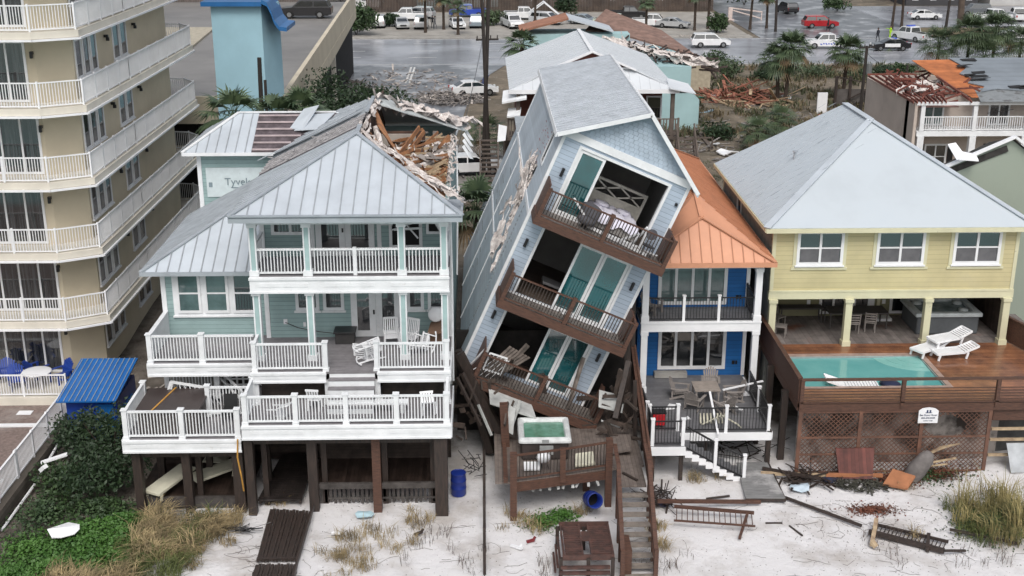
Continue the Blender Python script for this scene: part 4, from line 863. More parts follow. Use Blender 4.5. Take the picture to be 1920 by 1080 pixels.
for _ in range(90):
    p = Vector((r3.uniform(-4.4, -1.6), r3.uniform(45.5, 55.5), r3.uniform(10.3, 10.8))); a = r3.gauss(0, .8); L_ = r3.uniform(.4, 1.9); q = p+Vector((cos(a)*L_, sin(a)*L_*.6, r3.gauss(0, .25))); q.x = min(q.x, -1.5); b.bar(p, q, .05, r3.choice((.05, .1, .14)))
b.build('splintered_lumber', RAWW, AQ)
b = MB()
for _ in range(60):
    p = Vector((r3.uniform(-4.0, -1.7), r3.uniform(45.5, 55.5), r3.uniform(10.4, 10.75))); a = r3.gauss(0, .7); q = p+Vector((cos(a)*r3.uniform(.3, 1.3), sin(a)*.5, r3.gauss(0, .2))); q.x = min(q.x, -1.5); b.bar(p, q, .05, .07)
b.each('pale_splinter', RAWL, AQ)
def lumps(b, p, q, n, s, rr, jit=.15):
    p = Vector(p); q = Vector(q)
    for _ in range(n):
        c = p.lerp(q, rr.random())+Vector((rr.gauss(0, jit), rr.gauss(0, jit), rr.gauss(0, jit*.5))); k = s*rr.uniform(.5, 1.4)
        vs = []; 
        for i in range(6):
            th = i*pi/3
            vs.append(c+Vector((cos(th)*k*rr.uniform(.6, 1.3), sin(th)*k*rr.uniform(.6, 1.3), rr.gauss(0, .3)*k)))
        vs += [c+Vector((0, 0, k*rr.uniform(.3, .7))), c-Vector((0, 0, k*.4))]
        b.add(vs, [(i, (i+1) % 6, 6) for i in range(6)]+[((i+1) % 6, i, 7) for i in range(6)])
def rags(b, p, q, n, wd, rr, lift=.25, L=(.5, 1.6)):
    """crumpled torn strips lying along the line p-q"""
    p = Vector(p); q = Vector(q); d = (q-p).normalized()
    for _ in range(n):
        c = p.lerp(q, rr.random())+Vector((rr.gauss(0, wd*.5), rr.gauss(0, wd*.5), rr.gauss(0, wd*.15))); a = (d+Vector((rr.gauss(0, .2), rr.gauss(0, .2), rr.gauss(0, .08)))).normalized(); l = rr.uniform(*L); k = 7
        s_ = a.cross(Vector((0, 0, 1))).normalized(); vs = []; ww = wd*rr.uniform(.25, .8)
        for i in range(k):
            t = i/(k-1)-.5; o = c+a*l*t+Vector((rr.gauss(0, .03), rr.gauss(0, .03), rr.gauss(0, wd*.18)+lift*rr.random()*.3)); w_ = ww*(1-abs(t)*1.2)*rr.uniform(.6, 1.2)
            vs += [o-s_*w_/2+Vector((0, 0, rr.gauss(0, wd*.15))), o+Vector((0, 0, wd*.22)), o+s_*w_/2+Vector((0, 0, rr.gauss(0, wd*.15)))]
        b.add(vs, [(3*i+j, 3*i+3+j, 3*i+4+j, 3*i+1+j) for i in range(k-1) for j in (0, 1)])
b = MB()
rags(b, (-4.4, 46.6, 12.3), (-1.0, 43.0, 10.85), 34, .22, r3, .1, (.8, 2.2)); rags(b, (-4.75, 46.5, 12.5), (-4.7, 54.0, 12.5), 22, .28, r3, .1, (.8, 2.0)); lumps(b, (-4.4, 46.9, 12.1), (-1.2, 43.9, 10.75), 16, .09, r3, .14)
rags(b, (-4.7, 53.8, 12.45), (-1.0, 57.0, 10.9), 34, .5, r3, .12, (1.0, 2.6)); rags(b, (AX1-.12, 44.5, 10.42), (AX1-.12, 57.3, 10.45), 50, .2, r3, .06, (.6, 2)); lumps(b, (AX1-.15, 44.5, 10.42), (AX1-.15, 57.3, 10.43), 30, .07, r3, .06)
rags(b, (-3.6, 50, 10.5), (-1.7, 51, 10.6), 12, .4, r3); rags(b, (-3.6, 47.4, 10.6), (-2.0, 46, 10.6), 14, .25, r3); rags(b, (-3.5, 52, 10.6), (-1.8, 53, 10.6), 8, .4, r3)
for pts in ([(-4.3, 48.5, 10.6), (-3.4, 48.8, 10.7), (-2.9, 48.3, 10.6), (-2.4, 48.6, 10.6)], [(-3.6, 47.5, 10.5), (-3.1, 48.4, 10.6), (-2.6, 49.2, 10.6), (-2.2, 50.4, 10.5)], [(-4.5, 50.5, 12.0), (-4.3, 50.1, 11.2), (-4.1, 49.3, 10.6)]): b.tube(pts, .13, 8)
b.build('insulation', FLUFF, AQ)
b = MB()
for _ in range(45):
    p = Vector((r3.uniform(-4.2, -1.8), r3.uniform(45.5, 56), r3.uniform(10.35, 10.9))); a = r3.random()*3; L_ = r3.uniform(.25, .8); q = p+Vector((cos(a)*L_, sin(a)*L_, r3.gauss(0, .15))); q.x = min(q.x, -1.55); b.bar(p, q, r3.uniform(.15, .5), .02)
b.each('torn_sheathing', mat('torn_sheathing', (.30, .27, .25), .9, .3, 2, col2=(.12, .10, .09)), AQ)
b = MB()   # surviving rear strip of the right slope, bent
for i in range(6):
    t0, t1 = i/6, (i+1)/6; j = [0, .1, -.08, .12, .02, -.1, .05]
    A = lambda t, o: Vector((-4.85+t*4.0, 54.0+t*3.9, 12.62-t*1.9+j[int(t*6+.01)]*.5)); Bq = lambda t: Vector((-4.8+t*4.05, 53.0+t*3.6+j[int(t*6+.01)], 12.5-t*2.0))
    b.slab([A(t0, 0), A(t1, 0), Bq(t1), Bq(t0)], (0, 0, .04))
b.build('torn_roof_edge', mat('torn_sheet', (.55, .58, .58), .6, .2, 2, col2=(.33, .36, .37)), AQ)
b = MB()
for i in range(4): p = Vector((-1.0, 56.9-i*.8, 10.6-i*.12)); b.slab([p, p+Vector((.35, -.1, -.5)), p+Vector((.5, .2, -.6)), p+Vector((.1, .2, .05))], (0, 0, .02))
b.tube([(AX1+.1, 55, 10.2), (AX1+.15, 53, 8), (AX1+.1, 52, 5)], .04); b.build('hanging_trim', WHITE, AQ)
# ---- decks, beams, columns
b = MB(); b.box(AX0-.05, 41.95, ZG-.1, AX1+.05, 44.4, ZG); b.box(AX0-.05, 40.95, ZP-.1, AX1+.05, 44.4, ZP); b.box(-12.35, 41.85, ZP-.1, AX0-.06, 44.66, ZP); b.box(-8.55, 39.25, ZD-.1, -1.25, 42.6, ZD); b.box(-12.8, 39.5, ZL-.1, -8.62, 43.8, ZL)
b.each('deck', DECKG, AQ)
b = MB()
def fascia(x0, x1, y, z, h, n):
    b.box(x0, y-.05, z-h, x1, y, z-.01); b.box(x0-.02, y-.09, z-.12, x1+.02, y-.051, z-.03); b.box(x0-.02, y-.09, z-h, x1+.02, y-.051, z-h+.07)
    wd = (x1-x0)/n
    for i in range(n): b.box(x0+wd*i+wd*.12, y-.065, z-h*.62, x1-wd*(n-1-i)-wd*.12, y-.0505, z-h*.38)
fascia(AX0-.05, AX1+.05, 41.95, ZG, .62, 3); fascia(AX0-.05, -5.75, 40.95, ZP, .42, 1); fascia(-3.9, AX1+.05, 40.95, ZP, .42, 1); fascia(-12.35, AX0-.06, 41.85, ZP, .5, 2); fascia(-8.55, -1.25, 39.25, ZD, .55, 3); fascia(-12.8, -8.66, 39.5, ZL, .5, 2)
b.box(-12.85, 39.5, ZL-.5, -12.8, 43.8, ZL-.01); b.box(-1.25, 39.25, ZD-.55, -1.2, 42.6, ZD-.01); b.box(AX1+.05, 40.95, ZP-.4, AX1+.1, 44.4, ZP-.01); b.box(-12.4, 41.85, ZP-.5, -12.35, 44.66, ZP-.01)
b.box(AX0-.05, 41.98, ZG-.64, AX1+.05, 44.38, ZG-.6); b.box(AX0-.05, 41.95, 10.2, AX1+.05, 42.2, 10.39)
b.build('beam', WHITE, AQ)
CX = (-8.27, -6.35, -2.98, -1.47)
for x in CX:
    for z0, z1 in ((ZG, 10.2), (ZP, ZG-.62)):
        c = MB(); c.box(x-.13, 42.0, z0, x-.08, 42.26, z1); c.box(x+.08, 42.0, z0, x+.13, 42.26, z1); c.box(x-.17, 41.96, z0, x+.17, 42.3, z0+.2); c.box(x-.17, 41.96, z1-.12, x+.17, 42.3, z1-.002); c.box(x-.08, 42.23, z0+.2, x+.08, 42.26, z1-.12)
        co = c.build('column', WHITE, AQ); c = MB(); c.box(x-.08, 42.03, z0+.2, x+.08, 42.22, z1-.12); c.build('column_panel', AQUA_P, co)
for a, c in ((CX[0], CX[1]), (CX[1], CX[2]), (CX[2], CX[3])): railing(AQ, (a+.13, 42.1, ZG), (c-.13, 42.1, ZG), 1.0, gap=.115, ends=(0, 0), cap=False, nposts=2 if c == CX[2] else 1)
railing(AQ, (AX0+.05, 42.1, ZG), (AX0+.05, 44.3, ZG), 1.0, ends=(0, 0), nposts=1); railing(AQ, (AX1-.03, 42.2, ZG), (AX1-.03, 44.3, ZG), 1.0, ends=(0, 0), nposts=1)
railing(AQ, (-8.3, 41.05, ZP), (-5.75, 41.05, ZP), 1.05, nposts=1, post=.16); railing(AQ, (-3.93, 41.05, ZP), (-1.4, 41.05, ZP), 1.05, nposts=1, post=.16); railing(AQ, (-8.3, 41.05, ZP), (-8.3, 42.0, ZP), 1.05, nposts=1, ends=(0, 0))
railing(AQ, (-12.25, 41.95, ZP), (-8.45, 41.95, ZP), 1.05, nposts=2, post=.17, ends=(1, 0))
b = MB(); b.box(-12.3, 42.0, ZP+.04, -12.2, 44.6, ZP+.98); b.box(-12.33, 42.0, ZP+.98, -12.17, 44.6, ZP+1.06); b.build('side_panel', WHITE, AQ)
railing(AQ, (-8.42, 39.35, ZD), (-1.38, 39.35, ZD), 1.05, nposts=4, post=.17); railing(AQ, (-8.42, 39.4, ZD), (-8.42, 41.0, ZD), 1.05, nposts=1, ends=(0, 1), post=.17); railing(AQ, (-1.38, 39.4, ZD), (-1.38, 41.0, ZD), 1.05, nposts=1, ends=(0, 1), post=.17)
railing(AQ, (-12.68, 39.6, ZL), (-8.75, 39.6, ZL), 1.05, nposts=2, post=.17); railing(AQ, (-12.68, 39.65, ZL), (-12.68, 42.1, ZL), 1.05, nposts=1, ends=(0, 1), post=.17)
# under the porch: white support posts, lattice, steps
b = MB()
for x in (-8.3, -5.72, -3.92, -1.42): b.box(x-.1, 40.98, ZD, x+.1, 41.16, ZP-.4); b.box(x-.13, 40.95, ZD, x+.13, 41.2, ZD+.15)
b.each('porch_post', WHITE, AQ)
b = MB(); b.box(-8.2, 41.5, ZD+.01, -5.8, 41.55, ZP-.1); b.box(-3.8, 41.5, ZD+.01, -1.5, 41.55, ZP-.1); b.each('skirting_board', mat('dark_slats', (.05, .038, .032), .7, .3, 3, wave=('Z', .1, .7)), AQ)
b = MB(); c = MB()
for i in range(5):
    z = ZP-(i+1)*.24; y = 40.94-i*.27
    b.box(-5.65, y-.27, z-.03, -3.98, y+.01, z); c.box(-5.63, y-.25, z-.24, -4.0, y-.23, z-.031)
b.each('step', DECKG, AQ); c.box(-5.63, 40.96, ZP-.26, -4.0, 40.98, ZP-.11); c.each('riser', WHITE, AQ)
# left mid level: balustrade, grid lattice and broken stair rails
railing(AQ, (-11.9, 42.6, ZL+.25), (-10.05, 42.6, ZL+.25), 1.1, nposts=1, post=.18)
railing(AQ, (-10.15, 41.35, ZL+.05), (-8.55, 41.35, ZL+.05), 1.15, nposts=1, post=.16)
b = MB()
for i in range(7): b.box(-9.9+i*.23, 43.0, ZL+.5, -9.83+i*.23, 43.04, ZP-.45)
for i in range(5): b.box(-9.9, 42.98, ZL+.55+i*.23, -8.45, 43.0, ZL+.61+i*.23)
b.build('lattice', WHITE, AQ)
b = MB(); b.bar((-11.6, 41.9, 4.25), (-10.3, 42.0, 3.95), .05, .1); b.bar((-11.6, 41.9, 4.25), (-11.9, 41.8, 3.3), .04, .08); b.bar((-11.55, 41.9, 4.2), (-11.7, 41.8, 3.3), .04, .06); b.bar((-9.95, 42.7, 4.4), (-8.6, 41.6, 3.5), .05, .1); b.bar((-9.95, 42.75, 4.0), (-8.6, 41.65, 3.1), .05, .08)
for i in range(7): b.bar((-11.3+i*.18, 41.95, 4.15-i*.04), (-11.15+i*.22, 41.9, 3.3), .03, .03)
b.build('broken_rail', WHITE, AQ)
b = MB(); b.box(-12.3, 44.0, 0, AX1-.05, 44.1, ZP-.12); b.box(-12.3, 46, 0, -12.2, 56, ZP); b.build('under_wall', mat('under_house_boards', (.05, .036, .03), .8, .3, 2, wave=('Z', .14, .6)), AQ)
b = MB(); b.box(-12.3, 43.85, 3.2, -9.95, 43.95, 4.55); b.build('lattice_backing', GREY_C, AQ)
# pilings and low dark deck
for i, (x, y, zt, s) in enumerate([(-12.5, 39.9, ZL-.5, .3), (-12.2, 41.8, ZL-.5, .26), (-10.75, 39.9, ZL-.5, .3), (-10.4, 41.8, ZL-.5, .22), (-8.9, 39.9, ZL-.5, .38), (-8.45, 39.7, ZD-.55, .3), (-8.2, 41.6, ZD-.55, .26), (-6.25, 39.9, ZD-.55, .34), (-3.95, 39.8, ZD-.55, .30), (-1.62, 39.55, ZD-.5, .46), (-1.6, 41.6, ZD-.5, .3), (-4, 42.2, ZD-.5, .26), (-6.2, 42.4, ZD-.5, .26), (-1.55, 44.3, ZP, .26)]):
    b = MB(); b.box(x-s/2, y-s/2, -.4, x+s/2, y+s/2, zt); b.build('piling', DARKW if i not in (8,) else BROWN, AQ)
b = MB(); b.box(-6.35, 40.2, .82, -1.8, 43.9, .9); b.build('low_deck', mat('dark_wet_deck', (.044, .030, .025), .35, .3, 2, wave=('X', .14, .7)), AQ)
b = MB(); b.box(-12.75, 40.15, .36, -8.7, 43.9, .42); b.build('low_deck', MATS['dark_wet_deck'], AQ)
b = MB(); b.box(-6.4, 40.08, .72, -1.8, 40.19, .95)
for i in range(26): b.box(-6.1+i*.165, 40.3, .02+.04*(i % 3), -6.0+i*.165, 40.33, .7)
b.box(-5.8, 40.28, .2, -1.9, 40.3, .28); b.box(-12.7, 40.0, .1, -8.7, 40.12, .5); b.build('deck_skirt', mat('grey_wet_boards', (.09, .08, .075), .7, .3, 3, col2=(.035, .03, .028)), AQ)
b = MB(); b.bar((-8.0, 40.2, 2.6), (-8.0, 40.3, 3.2), .05, .3); b.bar((-7.6, 40.2, 2.55), (-7.6, 40.3, 3.2), .3, .05); b.build('hanging_rail', WHITE, AQ)
b = MB()
for x in (-10.45, -8.6, -8.05, -5.9, -3.7, -1.95): b.box(x-.1, 40.3, -.2, x+.1, 40.5, 2.6)
b.each('piling', DARKW, AQ)
b = MB(); b.box(-8.45, 39.7, 2.75, -1.4, 39.85, 3.14); b.box(-12.7, 39.85, 2.2, -8.7, 40.0, 2.56); b.each('floor_beam', DARKW, AQ)
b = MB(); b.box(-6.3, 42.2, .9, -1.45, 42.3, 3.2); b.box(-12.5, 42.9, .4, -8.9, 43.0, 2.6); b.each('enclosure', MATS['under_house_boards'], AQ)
# openings
for z, h in ((ZG, 10.2), (ZP, 7.6)):
    pass
W = lambda *a, **k: window(AQ, FRONT(44.4), *a, **k)
W(-8.0, -6.55, ZG+.85, ZG+2.0, .12, mv=(-7.28,), mh=(ZG+1.45,)); 
W(-6.35, -5.255, ZG+.02, ZG+2.1, .22, name='french_door'); dd = W(-5.245, -4.15, ZG+.02, ZG+2.1, .22, name='french_door'); b = MB(FRONT(44.4)); b.box(-5.36, ZG+.95, .05, -5.3, ZG+1.1, .1); b.build('handle', BLACK, dd)
W(-3.6, -2.35, ZG+.3, ZG+2.1, .12, gm=DARK); W(-2.2, -1.5, ZG+.85, ZG+2.0, .1, gm=DARK)
b = MB(); b.bar((-3.5, 44.3, 9.3), (-2.4, 44.2, 9.7), .05); b.bar((-3.4, 44.3, 10.1), (-2.5, 44.2, 9.0), .05); b.bar((-3.4, 44.2, 9.35), (-2.4, 44.2, 9.4), .05, .08); b.bar((-2.1, 44.2, 10.1), (-1.6, 44.2, 9.2), .05, .1); b.build('broken_frame', WHITE, AQ)
for xx in (-3.95, -6.45): b = MB(FRONT(44.4)); b.box(xx-.1, ZG, .0, xx+.06, 10.2, .045); b.box(xx-.1, ZG+1.2, .0, xx+.5, ZG+1.32, .04) if xx > -5 else None; b.each('trim_board', WHITE, AQ)
W(-7.25, -6.35, ZP+1.1, ZP+2.45, .12, mh=(ZP+2.0,), sill=True); W(-6.2, -5.4, ZP+1.1, ZP+2.45, .12, mh=(ZP+2.0,), sill=True)
W(-5.15, -4.205, ZP+.03, ZP+2.35, .24, name='french_door'); dd = W(-4.195, -3.25, ZP+.03, ZP+2.35, .24, name='french_door'); b = MB(FRONT(44.4)); b.box(-4.3, ZP+.95, .05, -4.24, ZP+1.12, .1); b.build('handle', BLACK, dd)
W(-3.0, -2.35, ZP+1.1, ZP+2.45, .12, mh=(ZP+2.0,), sill=True); W(-2.2, -1.55, ZP+1.1, ZP+2.45, .12, mh=(ZP+2.0,), sill=True)
b = MB(FRONT(44.66)); b.box(-11.95, ZP+.85, .0, -8.75, ZP+2.72, .03); b.box(-11.99, ZP+.78, .0, -8.71, ZP+.849, .08); b.each('window_surround', WHITE, AQ)
for i, g_ in enumerate((GLASSG, GLASSG, GLASS)): u = -11.8+i*1.06; window(AQ, FRONT(44.63), u, u+.92, ZP+.95, ZP+2.55, .1, mh=(ZP+1.75,), gm=g_)
# porch ceiling lights, outlets
b = MB(FRONT(44.4)); b.box(-7.75, ZP+.55, 0, -7.6, ZP+.75, .03); b.box(-7.0, ZP+.45, 0, -6.9, ZP+.62, .03); b.each('outlet', WHITE2, AQ)
# ---------------- things on the decks
gl = empty('hot_tub', (-11.3, 40.95, ZL), 'square hot tub under a dark brown cover on the lower left deck', 'hot tub')
b = MB(); b.box(-1.08, -1.0, 0, 1.08, 1.0, .78); b.build('shell', mat('tub_side', (.10, .085, .08), .7), gl, False, bevel=.05)
b = MB(); b.box(-1.14, -1.06, .79, 1.14, 1.06, .89); b.build('cover', mat('brown_vinyl', (.055, .042, .040), .45, .1, 1), gl, False, bevel=.03)
b = MB(); b.bar((-.55, -1.1, .90), (-.15, 1.08, .90), .06, .015); b.bar((-.55, -1.08, .9), (-.55, -1.08, .2), .015, .06); b.build('strap', mat('orange_strap', (.50, .26, .05), .7), gl, False)
b = MB(); b.tube([(-8.75, 39.38, 3.1), (-8.8, 39.36, 2.4), (-8.72, 39.4, 1.6), (-8.7, 39.5, 1.0)], .03); tag(b.build('orange_strap', MATS['orange_strap']), 'orange strap hanging from the lower left deck railing', 'strap')
gb = empty('deck_box', (-5.35, 43.9, ZP), 'black storage box on the porch left of the french doors', 'box')
b = MB(); b.box(-.36, -.3, 0, .36, .3, .42); b.build('body', mat('box_weave', (.035, .033, .033), .7), gb, False, bevel=.02); b = MB(); b.box(-.42, -.36, .43, .42, .36, .5); b.build('lid', BLACK, gb, False, bevel=.02)
b = MB(); b.tube([(-7.67, 44.3, ZP+.65), (-7.2, 44.25, ZP+.45), (-6.4, 44.2, ZP+.3), (-5.6, 44.15, ZP+.22)], .015); tag(b.build('extension_cord', BLACK), 'black cord from the wall outlet to the black box', 'cord')
def rocker(label):
    r = empty('rocking_chair', (0, 0, 0), label, 'rocking chair', 'white rocking chairs on the porch'); m = WHITE2
    b = MB()
    for i in range(6): b.box(-.27, -.24+i*.085, .42, .27, -.24+i*.085+.065, .445)
    b.build('seat', m, r, False)
    b = MB()
    for i in range(6): x = -.22+i*.088; b.bar((x, .24, .45), (x, .4, 1.1), .05, .02, up=(0, 1, 0))
    b.bar((-.27, .4, 1.12), (.27, .4, 1.12), .04, .09); b.bar((-.27, .26, .52), (.27, .26, .52), .04, .06); b.build('backrest', m, r, False)
    for s in (-1, 1):
        b = MB(); b.bar((s*.31, -.3, .66), (s*.31, .3, .66), .07, .03); b.build('armrest', m, r, False)
        b = MB(); b.bar((s*.29, -.24, .06), (s*.29, -.24, .66), .045); b.bar((s*.29, .22, .06), (s*.29, .42, 1.15), .045); b.bar((s*.29, -.24, .4), (s*.29, .25, .4), .03, .05)
        b.build('leg', m, r, False)
        b = MB(); pts = [(s*.29, -.45, .10), (s*.29, -.25, .03), (s*.29, .0, .0), (s*.29, .25, .03), (s*.29, .5, .12)]
        for p, q in zip(pts[:-1], pts[1:]): b.bar(p, q, .035, .05)
        b.build('rocker', m, r, False)
    return r
rc = rocker('r'); ru = {}
for x, y, z, rz, rx, ry, lab in [(-4.75, 41.6, ZP+.35, .3, 0, pi/2-.2, 'white rocking chair on its side at the head of the porch steps, left of two'), (-4.0, 41.9, ZP+.35, 1.9, -.3, pi/2+.2, 'white rocking chair toppled beside the railing post, right of two by the steps'), (-3.55, 43.4, ZP, .15, 0, 0, 'upright white rocking chair in front of the right french door'), (-2.9, 43.3, ZP, -.5, 0, 0, 'white rocking chair behind the porch column'), (-2.0, 42.9, ZP+.3, 2.2, -1.1, .4, 'white rocking chair tipped backwards near the right porch corner')]:
    place(rc, ru, (x, y, z), rz, lab, None, rx, ry, .9)
# broken table and chair pile in the right porch corner
b = MB(); b.slab([(-2.2, 43.2, ZP+.5), (-1.5, 43.1, ZP+.62), (-1.5, 44.2, ZP+.75), (-2.1, 44.2, ZP+.6)], (0, 0, .05)); b.box(-2.1, 43.5, ZP, -1.55, 44.1, ZP+.5); tag(b.build('wooden_crate', mat('brown_cardboard', (.20, .12, .08), .8)), 'brown box heap in the right corner of the aqua porch', 'box')
b = MB(); b.lathe([(.0, .0), (.26, .0), (.30, .04), (.26, .08), (.0, .08)], (0, 0, 0), 14); o = b.build('round_cushion', WHITE2, smooth=True); o.location = (-1.9, 44.1, ZP+1.0); o.rotation_euler = (1.2, .2, 0); tag(o, 'round white cushion on the box heap in the porch corner', 'cushion')
def plastic_chair(label):
    r = empty('plastic_chair', (0, 0, 0), label, 'plastic chair', 'white plastic chairs on the front deck')
    b = MB(); b.box(-.24, -.24, .40, .24, .24, .43); b.build('seat', WHITE2, r, False, bevel=.01)
    b = MB()
    for i in range(5): b.bar((-.18+i*.09, .23, .43), (-.19+i*.095, .33, .82), .06, .015, up=(0, 1, 0))
    b.bar((-.24, .33, .84), (.24, .33, .84), .03, .08); b.build('backrest', WHITE2, r, False)
    for x in (-.22, .22):
        for y in (-.22, .22): b = MB(); b.bar((x, y, 0), (x*.95, y*.95, .41), .04); b.build('leg', WHITE2, r, False)
    return r
pc = plastic_chair('p'); pu = {}
place(pc, pu, (-6.15, 40.6, ZD), 3.0, 'white plastic chair standing behind the second bay of the front deck railing'); place(pc, pu, (-2.0, 39.75, ZD+.1), .2, 'white plastic chair at the right end of the front deck', rx=-.5); place(pc, pu, (-7.6, 39.8, ZD+.2), 1.2, 'white plastic chair knocked flat at the left end of the front deck', rx=1.4)
bn = empty('bench', (-4.2, 40.3, ZD), 'long low white bench on the front deck before the steps', 'bench')
b = MB(); b.box(-1.4, -.2, .34, 1.4, .2, .4); b.build('seat', WHITE, bn, False)
for x in (-1.2, 0, 1.2): b = MB(); b.box(x-.06, -.18, 0, x+.06, .18, .335); b.build('leg', WHITE, bn, False)
gk = empty('patio_chair', (-9.3, 40.9, ZL), 'small black chair on the lower left deck beside the tub', 'chair')
b = MB(); b.box(-.25, -.25, .4, .25, .25, .45); b.build('seat', BLACK, gk, False); b = MB(); b.slab([(-.25, .25, .45), (.25, .25, .45), (.25, .35, .95), (-.25, .35, .95)], (0, .03, 0)); b.build('backrest', BLACK, gk, False)
for x in (-.22, .22):
    for y in (-.22, .22): b = MB(); b.bar((x, y, 0), (x, y, .4), .03); b.build('leg', BLACK, gk, False)
CREAM = mat('cream_plastic', (.62, .60, .48), .6, .08, 2)
def lounger(name, m, label, group, plain=False):
    r = empty(name, (0, 0, 0), label, 'lounger', group)
    b = MB()
    if plain: b.box(-.36, -1.0, .30, .36, .95, .35)
    else:
        for i in range(16): b.box(-.31, -.95+i*.12, .30+(max(0, i-10)*.035), .31, -.95+i*.12+.10, .325+(max(0, i-10)*.035))
    b.build('bed', m, r, False)
    b = MB()
    for s in (-1, 1): b.bar((s*.34, -1.0, .30), (s*.34, .35, .30), .05, .09); b.bar((s*.34, .3, .30), (s*.34, 1.0, .54 if not plain else .3), .05, .08)
    b.bar((-.34, -1, .3), (.34, -1, .3), .05, .09); b.bar((-.34, 1, .54 if not plain else .3), (.34, 1, .54 if not plain else .3), .05, .08); b.build('frame', m, r, False)
    for s in (-1, 1):
        for y in (-.85, .5): b = MB(); b.bar((s*.33, y-.08, 0), (s*.33, y, .3), .06, .09); b.build('leg', m, r, False)
    return r
lg = lounger('beach_lounger', CREAM, 'cream', 'cream loungers under the left deck', True); lu = {}
place(lg, lu, (-11.65, 40.85, .5), R(-27), 'cream lounger poking out from under the hot tub deck, left of two', rx=.08); place(lg, lu, (-10.05, 41.6, .5), R(-52), 'cream lounger beneath the right end of the hot tub deck', rx=.05)
b = MB(); b.slab([(-.45, -.3, 0), (.4, -.35, .05), (.5, .25, 0), (-.3, .4, .1)], (0, 0, .04)); o = b.build('white_board', CREAM); o.location = (-10.35, 42.5, .75); o.rotation_euler = (0, .15, .1); tag(o, 'cream board behind the right cream lounger', 'board')
# dark boardwalks on the sand
WALK = mat('dark_boardwalk', (.040, .032, .030), .4, .3, 3, wave=('X', .12, .5), col2=(.018, .015, .014))
def walk(name, lab, pts, m=WALK, t=.08, slats=True):
    r = empty(name, pts[0], lab, 'boardwalk'); b = MB(); a, c, d, e = [Vector(p) for p in pts]; n = max(6, int((e-a).length/.14))
    for i in range(n): t0, t1 = i/n, (i+.88)/n; b.slab([a.lerp(e, t0), c.lerp(d, t0), c.lerp(d, t1), a.lerp(e, t1)], (0, 0, t))
    b.build('board', m, r); b = MB(); b.bar(a+Vector((.08, 0, -.06)), e+Vector((.08, 0, -.06)), .08, .12); b.bar(c+Vector((-.08, 0, -.06)), d+Vector((-.08, 0, -.06)), .08, .12); b.each('joist', DARKW, r); return r
walk('boardwalk', 'dark wet boardwalk coming out from under the aqua house', [(-8.35, 40.1, .25), (-6.75, 40.1, .25), (-6.7, 43.6, .35), (-8.0, 43.6, .35)])
def longwalk(name, lab, pts):   # boards run along the walk
    r = empty(name, pts[0], lab, 'boardwalk'); b = MB(); a, c, d, e = [Vector(p) for p in pts]; n = 13
    for i in range(n): t0, t1 = i/n, (i+.86)/n; z = Vector((0, 0, .02*((i*5) % 3))); b.slab([a.lerp(c, t0)+z, a.lerp(c, t1)+z, e.lerp(d, t1)+z, e.lerp(d, t0)+z], (0, 0, .05))
    b.build('board', DARKW, r); b = MB(); b.bar(a+Vector((0, .1, .08)), c+Vector((0, .1, .08)), .12, .05); b.bar(c+Vector((.02, 0, .12)), d+Vector((.05, 0, .25)), .06, .2); b.bar(a+Vector((0, 1.9, -.04)), c+Vector((0, 1.9, -.04)), .1, .1); b.each('joist', DARKW, r); return r
longwalk('boardwalk', 'half buried dark boardwalk panel in the middle of the sand', [(-7.72, 36.1, .14), (-6.35, 36.1, .14), (-6.3, 39.5, .1), (-7.85, 39.7, .1)])
longwalk('boardwalk', 'reddish dark boardwalk piece at the bottom edge below the longer panel', [(-7.75, 33.6, .1), (-6.3, 33.6, .1), (-6.35, 35.9, .12), (-7.7, 35.9, .12)])
# ================================================================ LEANING HOUSE (a rigid box rolled about the depth axis)
TILT = R(23.6)
LB = mat('light_blue_siding', (.42, .50, .60), .65, .06, 1, wave=('Z', .18, .6)); LBS = mat('pale_blue_wall_panel', (.54, .61, .68), .6, .08, .5, wave=('Z', .20, .22), stain_or_sheen=((.55, .57, .60), .35, .55, .8))
LSH = mat('blue_grey_shingles', (.42, .50, .59), .75, .1, 2); INT = mat('interior_drywall', (.30, .295, .29), .9, .1, 1); IFL = mat('interior_floor', (.10, .075, .06), .6, .2, 2)
LH = empty('tilted_house', (-.83, 44.9, 4.05), 'light blue three-storey house leaning far to the right onto the orange-roofed house', 'house', ry=TILT)
def B(name, m, boxes, parent=LH, **k):
    b = MB(); [b.box(*x) for x in boxes]; return (b.each if name in ('corner_trim', 'floor', 'inner_wall', 'balcony_beam', 'privacy_panel') else b.build)(name, m, parent, False, **k)
WU, WV, WD = 5.2, 9.65, 14.7
front = B('wall', LB, [(0, 0, -.3, .8, .15, WV), (4.45, 0, -.3, WU, .15, WV), (.8, 0, 9.3, 4.45, .15, WV), (.8, 0, 5.98, 4.45, .15, 6.62), (.8, 0, 2.42, 4.45, .15, 3.12), (.8, 0, -.6, 4.45, .15, -.12)])
B('wall', LBS, [(0, .16, 6.3, .15, 3.3, WV), (0, .16, -.6, .15, 3.3, 6.3), (0, 4.9, -.6, .15, WD, WV), (0, 3.3, 7.4, .15, 4.9, WV), (0, 3.3, -.6, .15, 4.9, 4.6), (WU-.15, .16, -.6, WU, WD, WV), (.15, WD-.15, -.6, WU-.15, WD, WV), (.2, WD, -.6, WU, 18.6, 6.1)])
B('corner_trim', WHITE, [(-.03, -.03, -.6, .09, .12, WV), (WU-.09, -.03, -.6, WU+.03, .12, WV), (-.03, WD-.1, -.6, .09, WD+.03, WV), (-.035, 5.6, -.6, -.002, 5.75, 6.15), (-.035, 10.0, -.6, -.002, 10.15, 6.15), (-.04, .12, 6.16, -.002, WD, 6.32), (-.04, 7.4, 3.0, -.002, WD, 3.12), (.17, 14.75, 6.1, .3, 18.6, 6.2)])
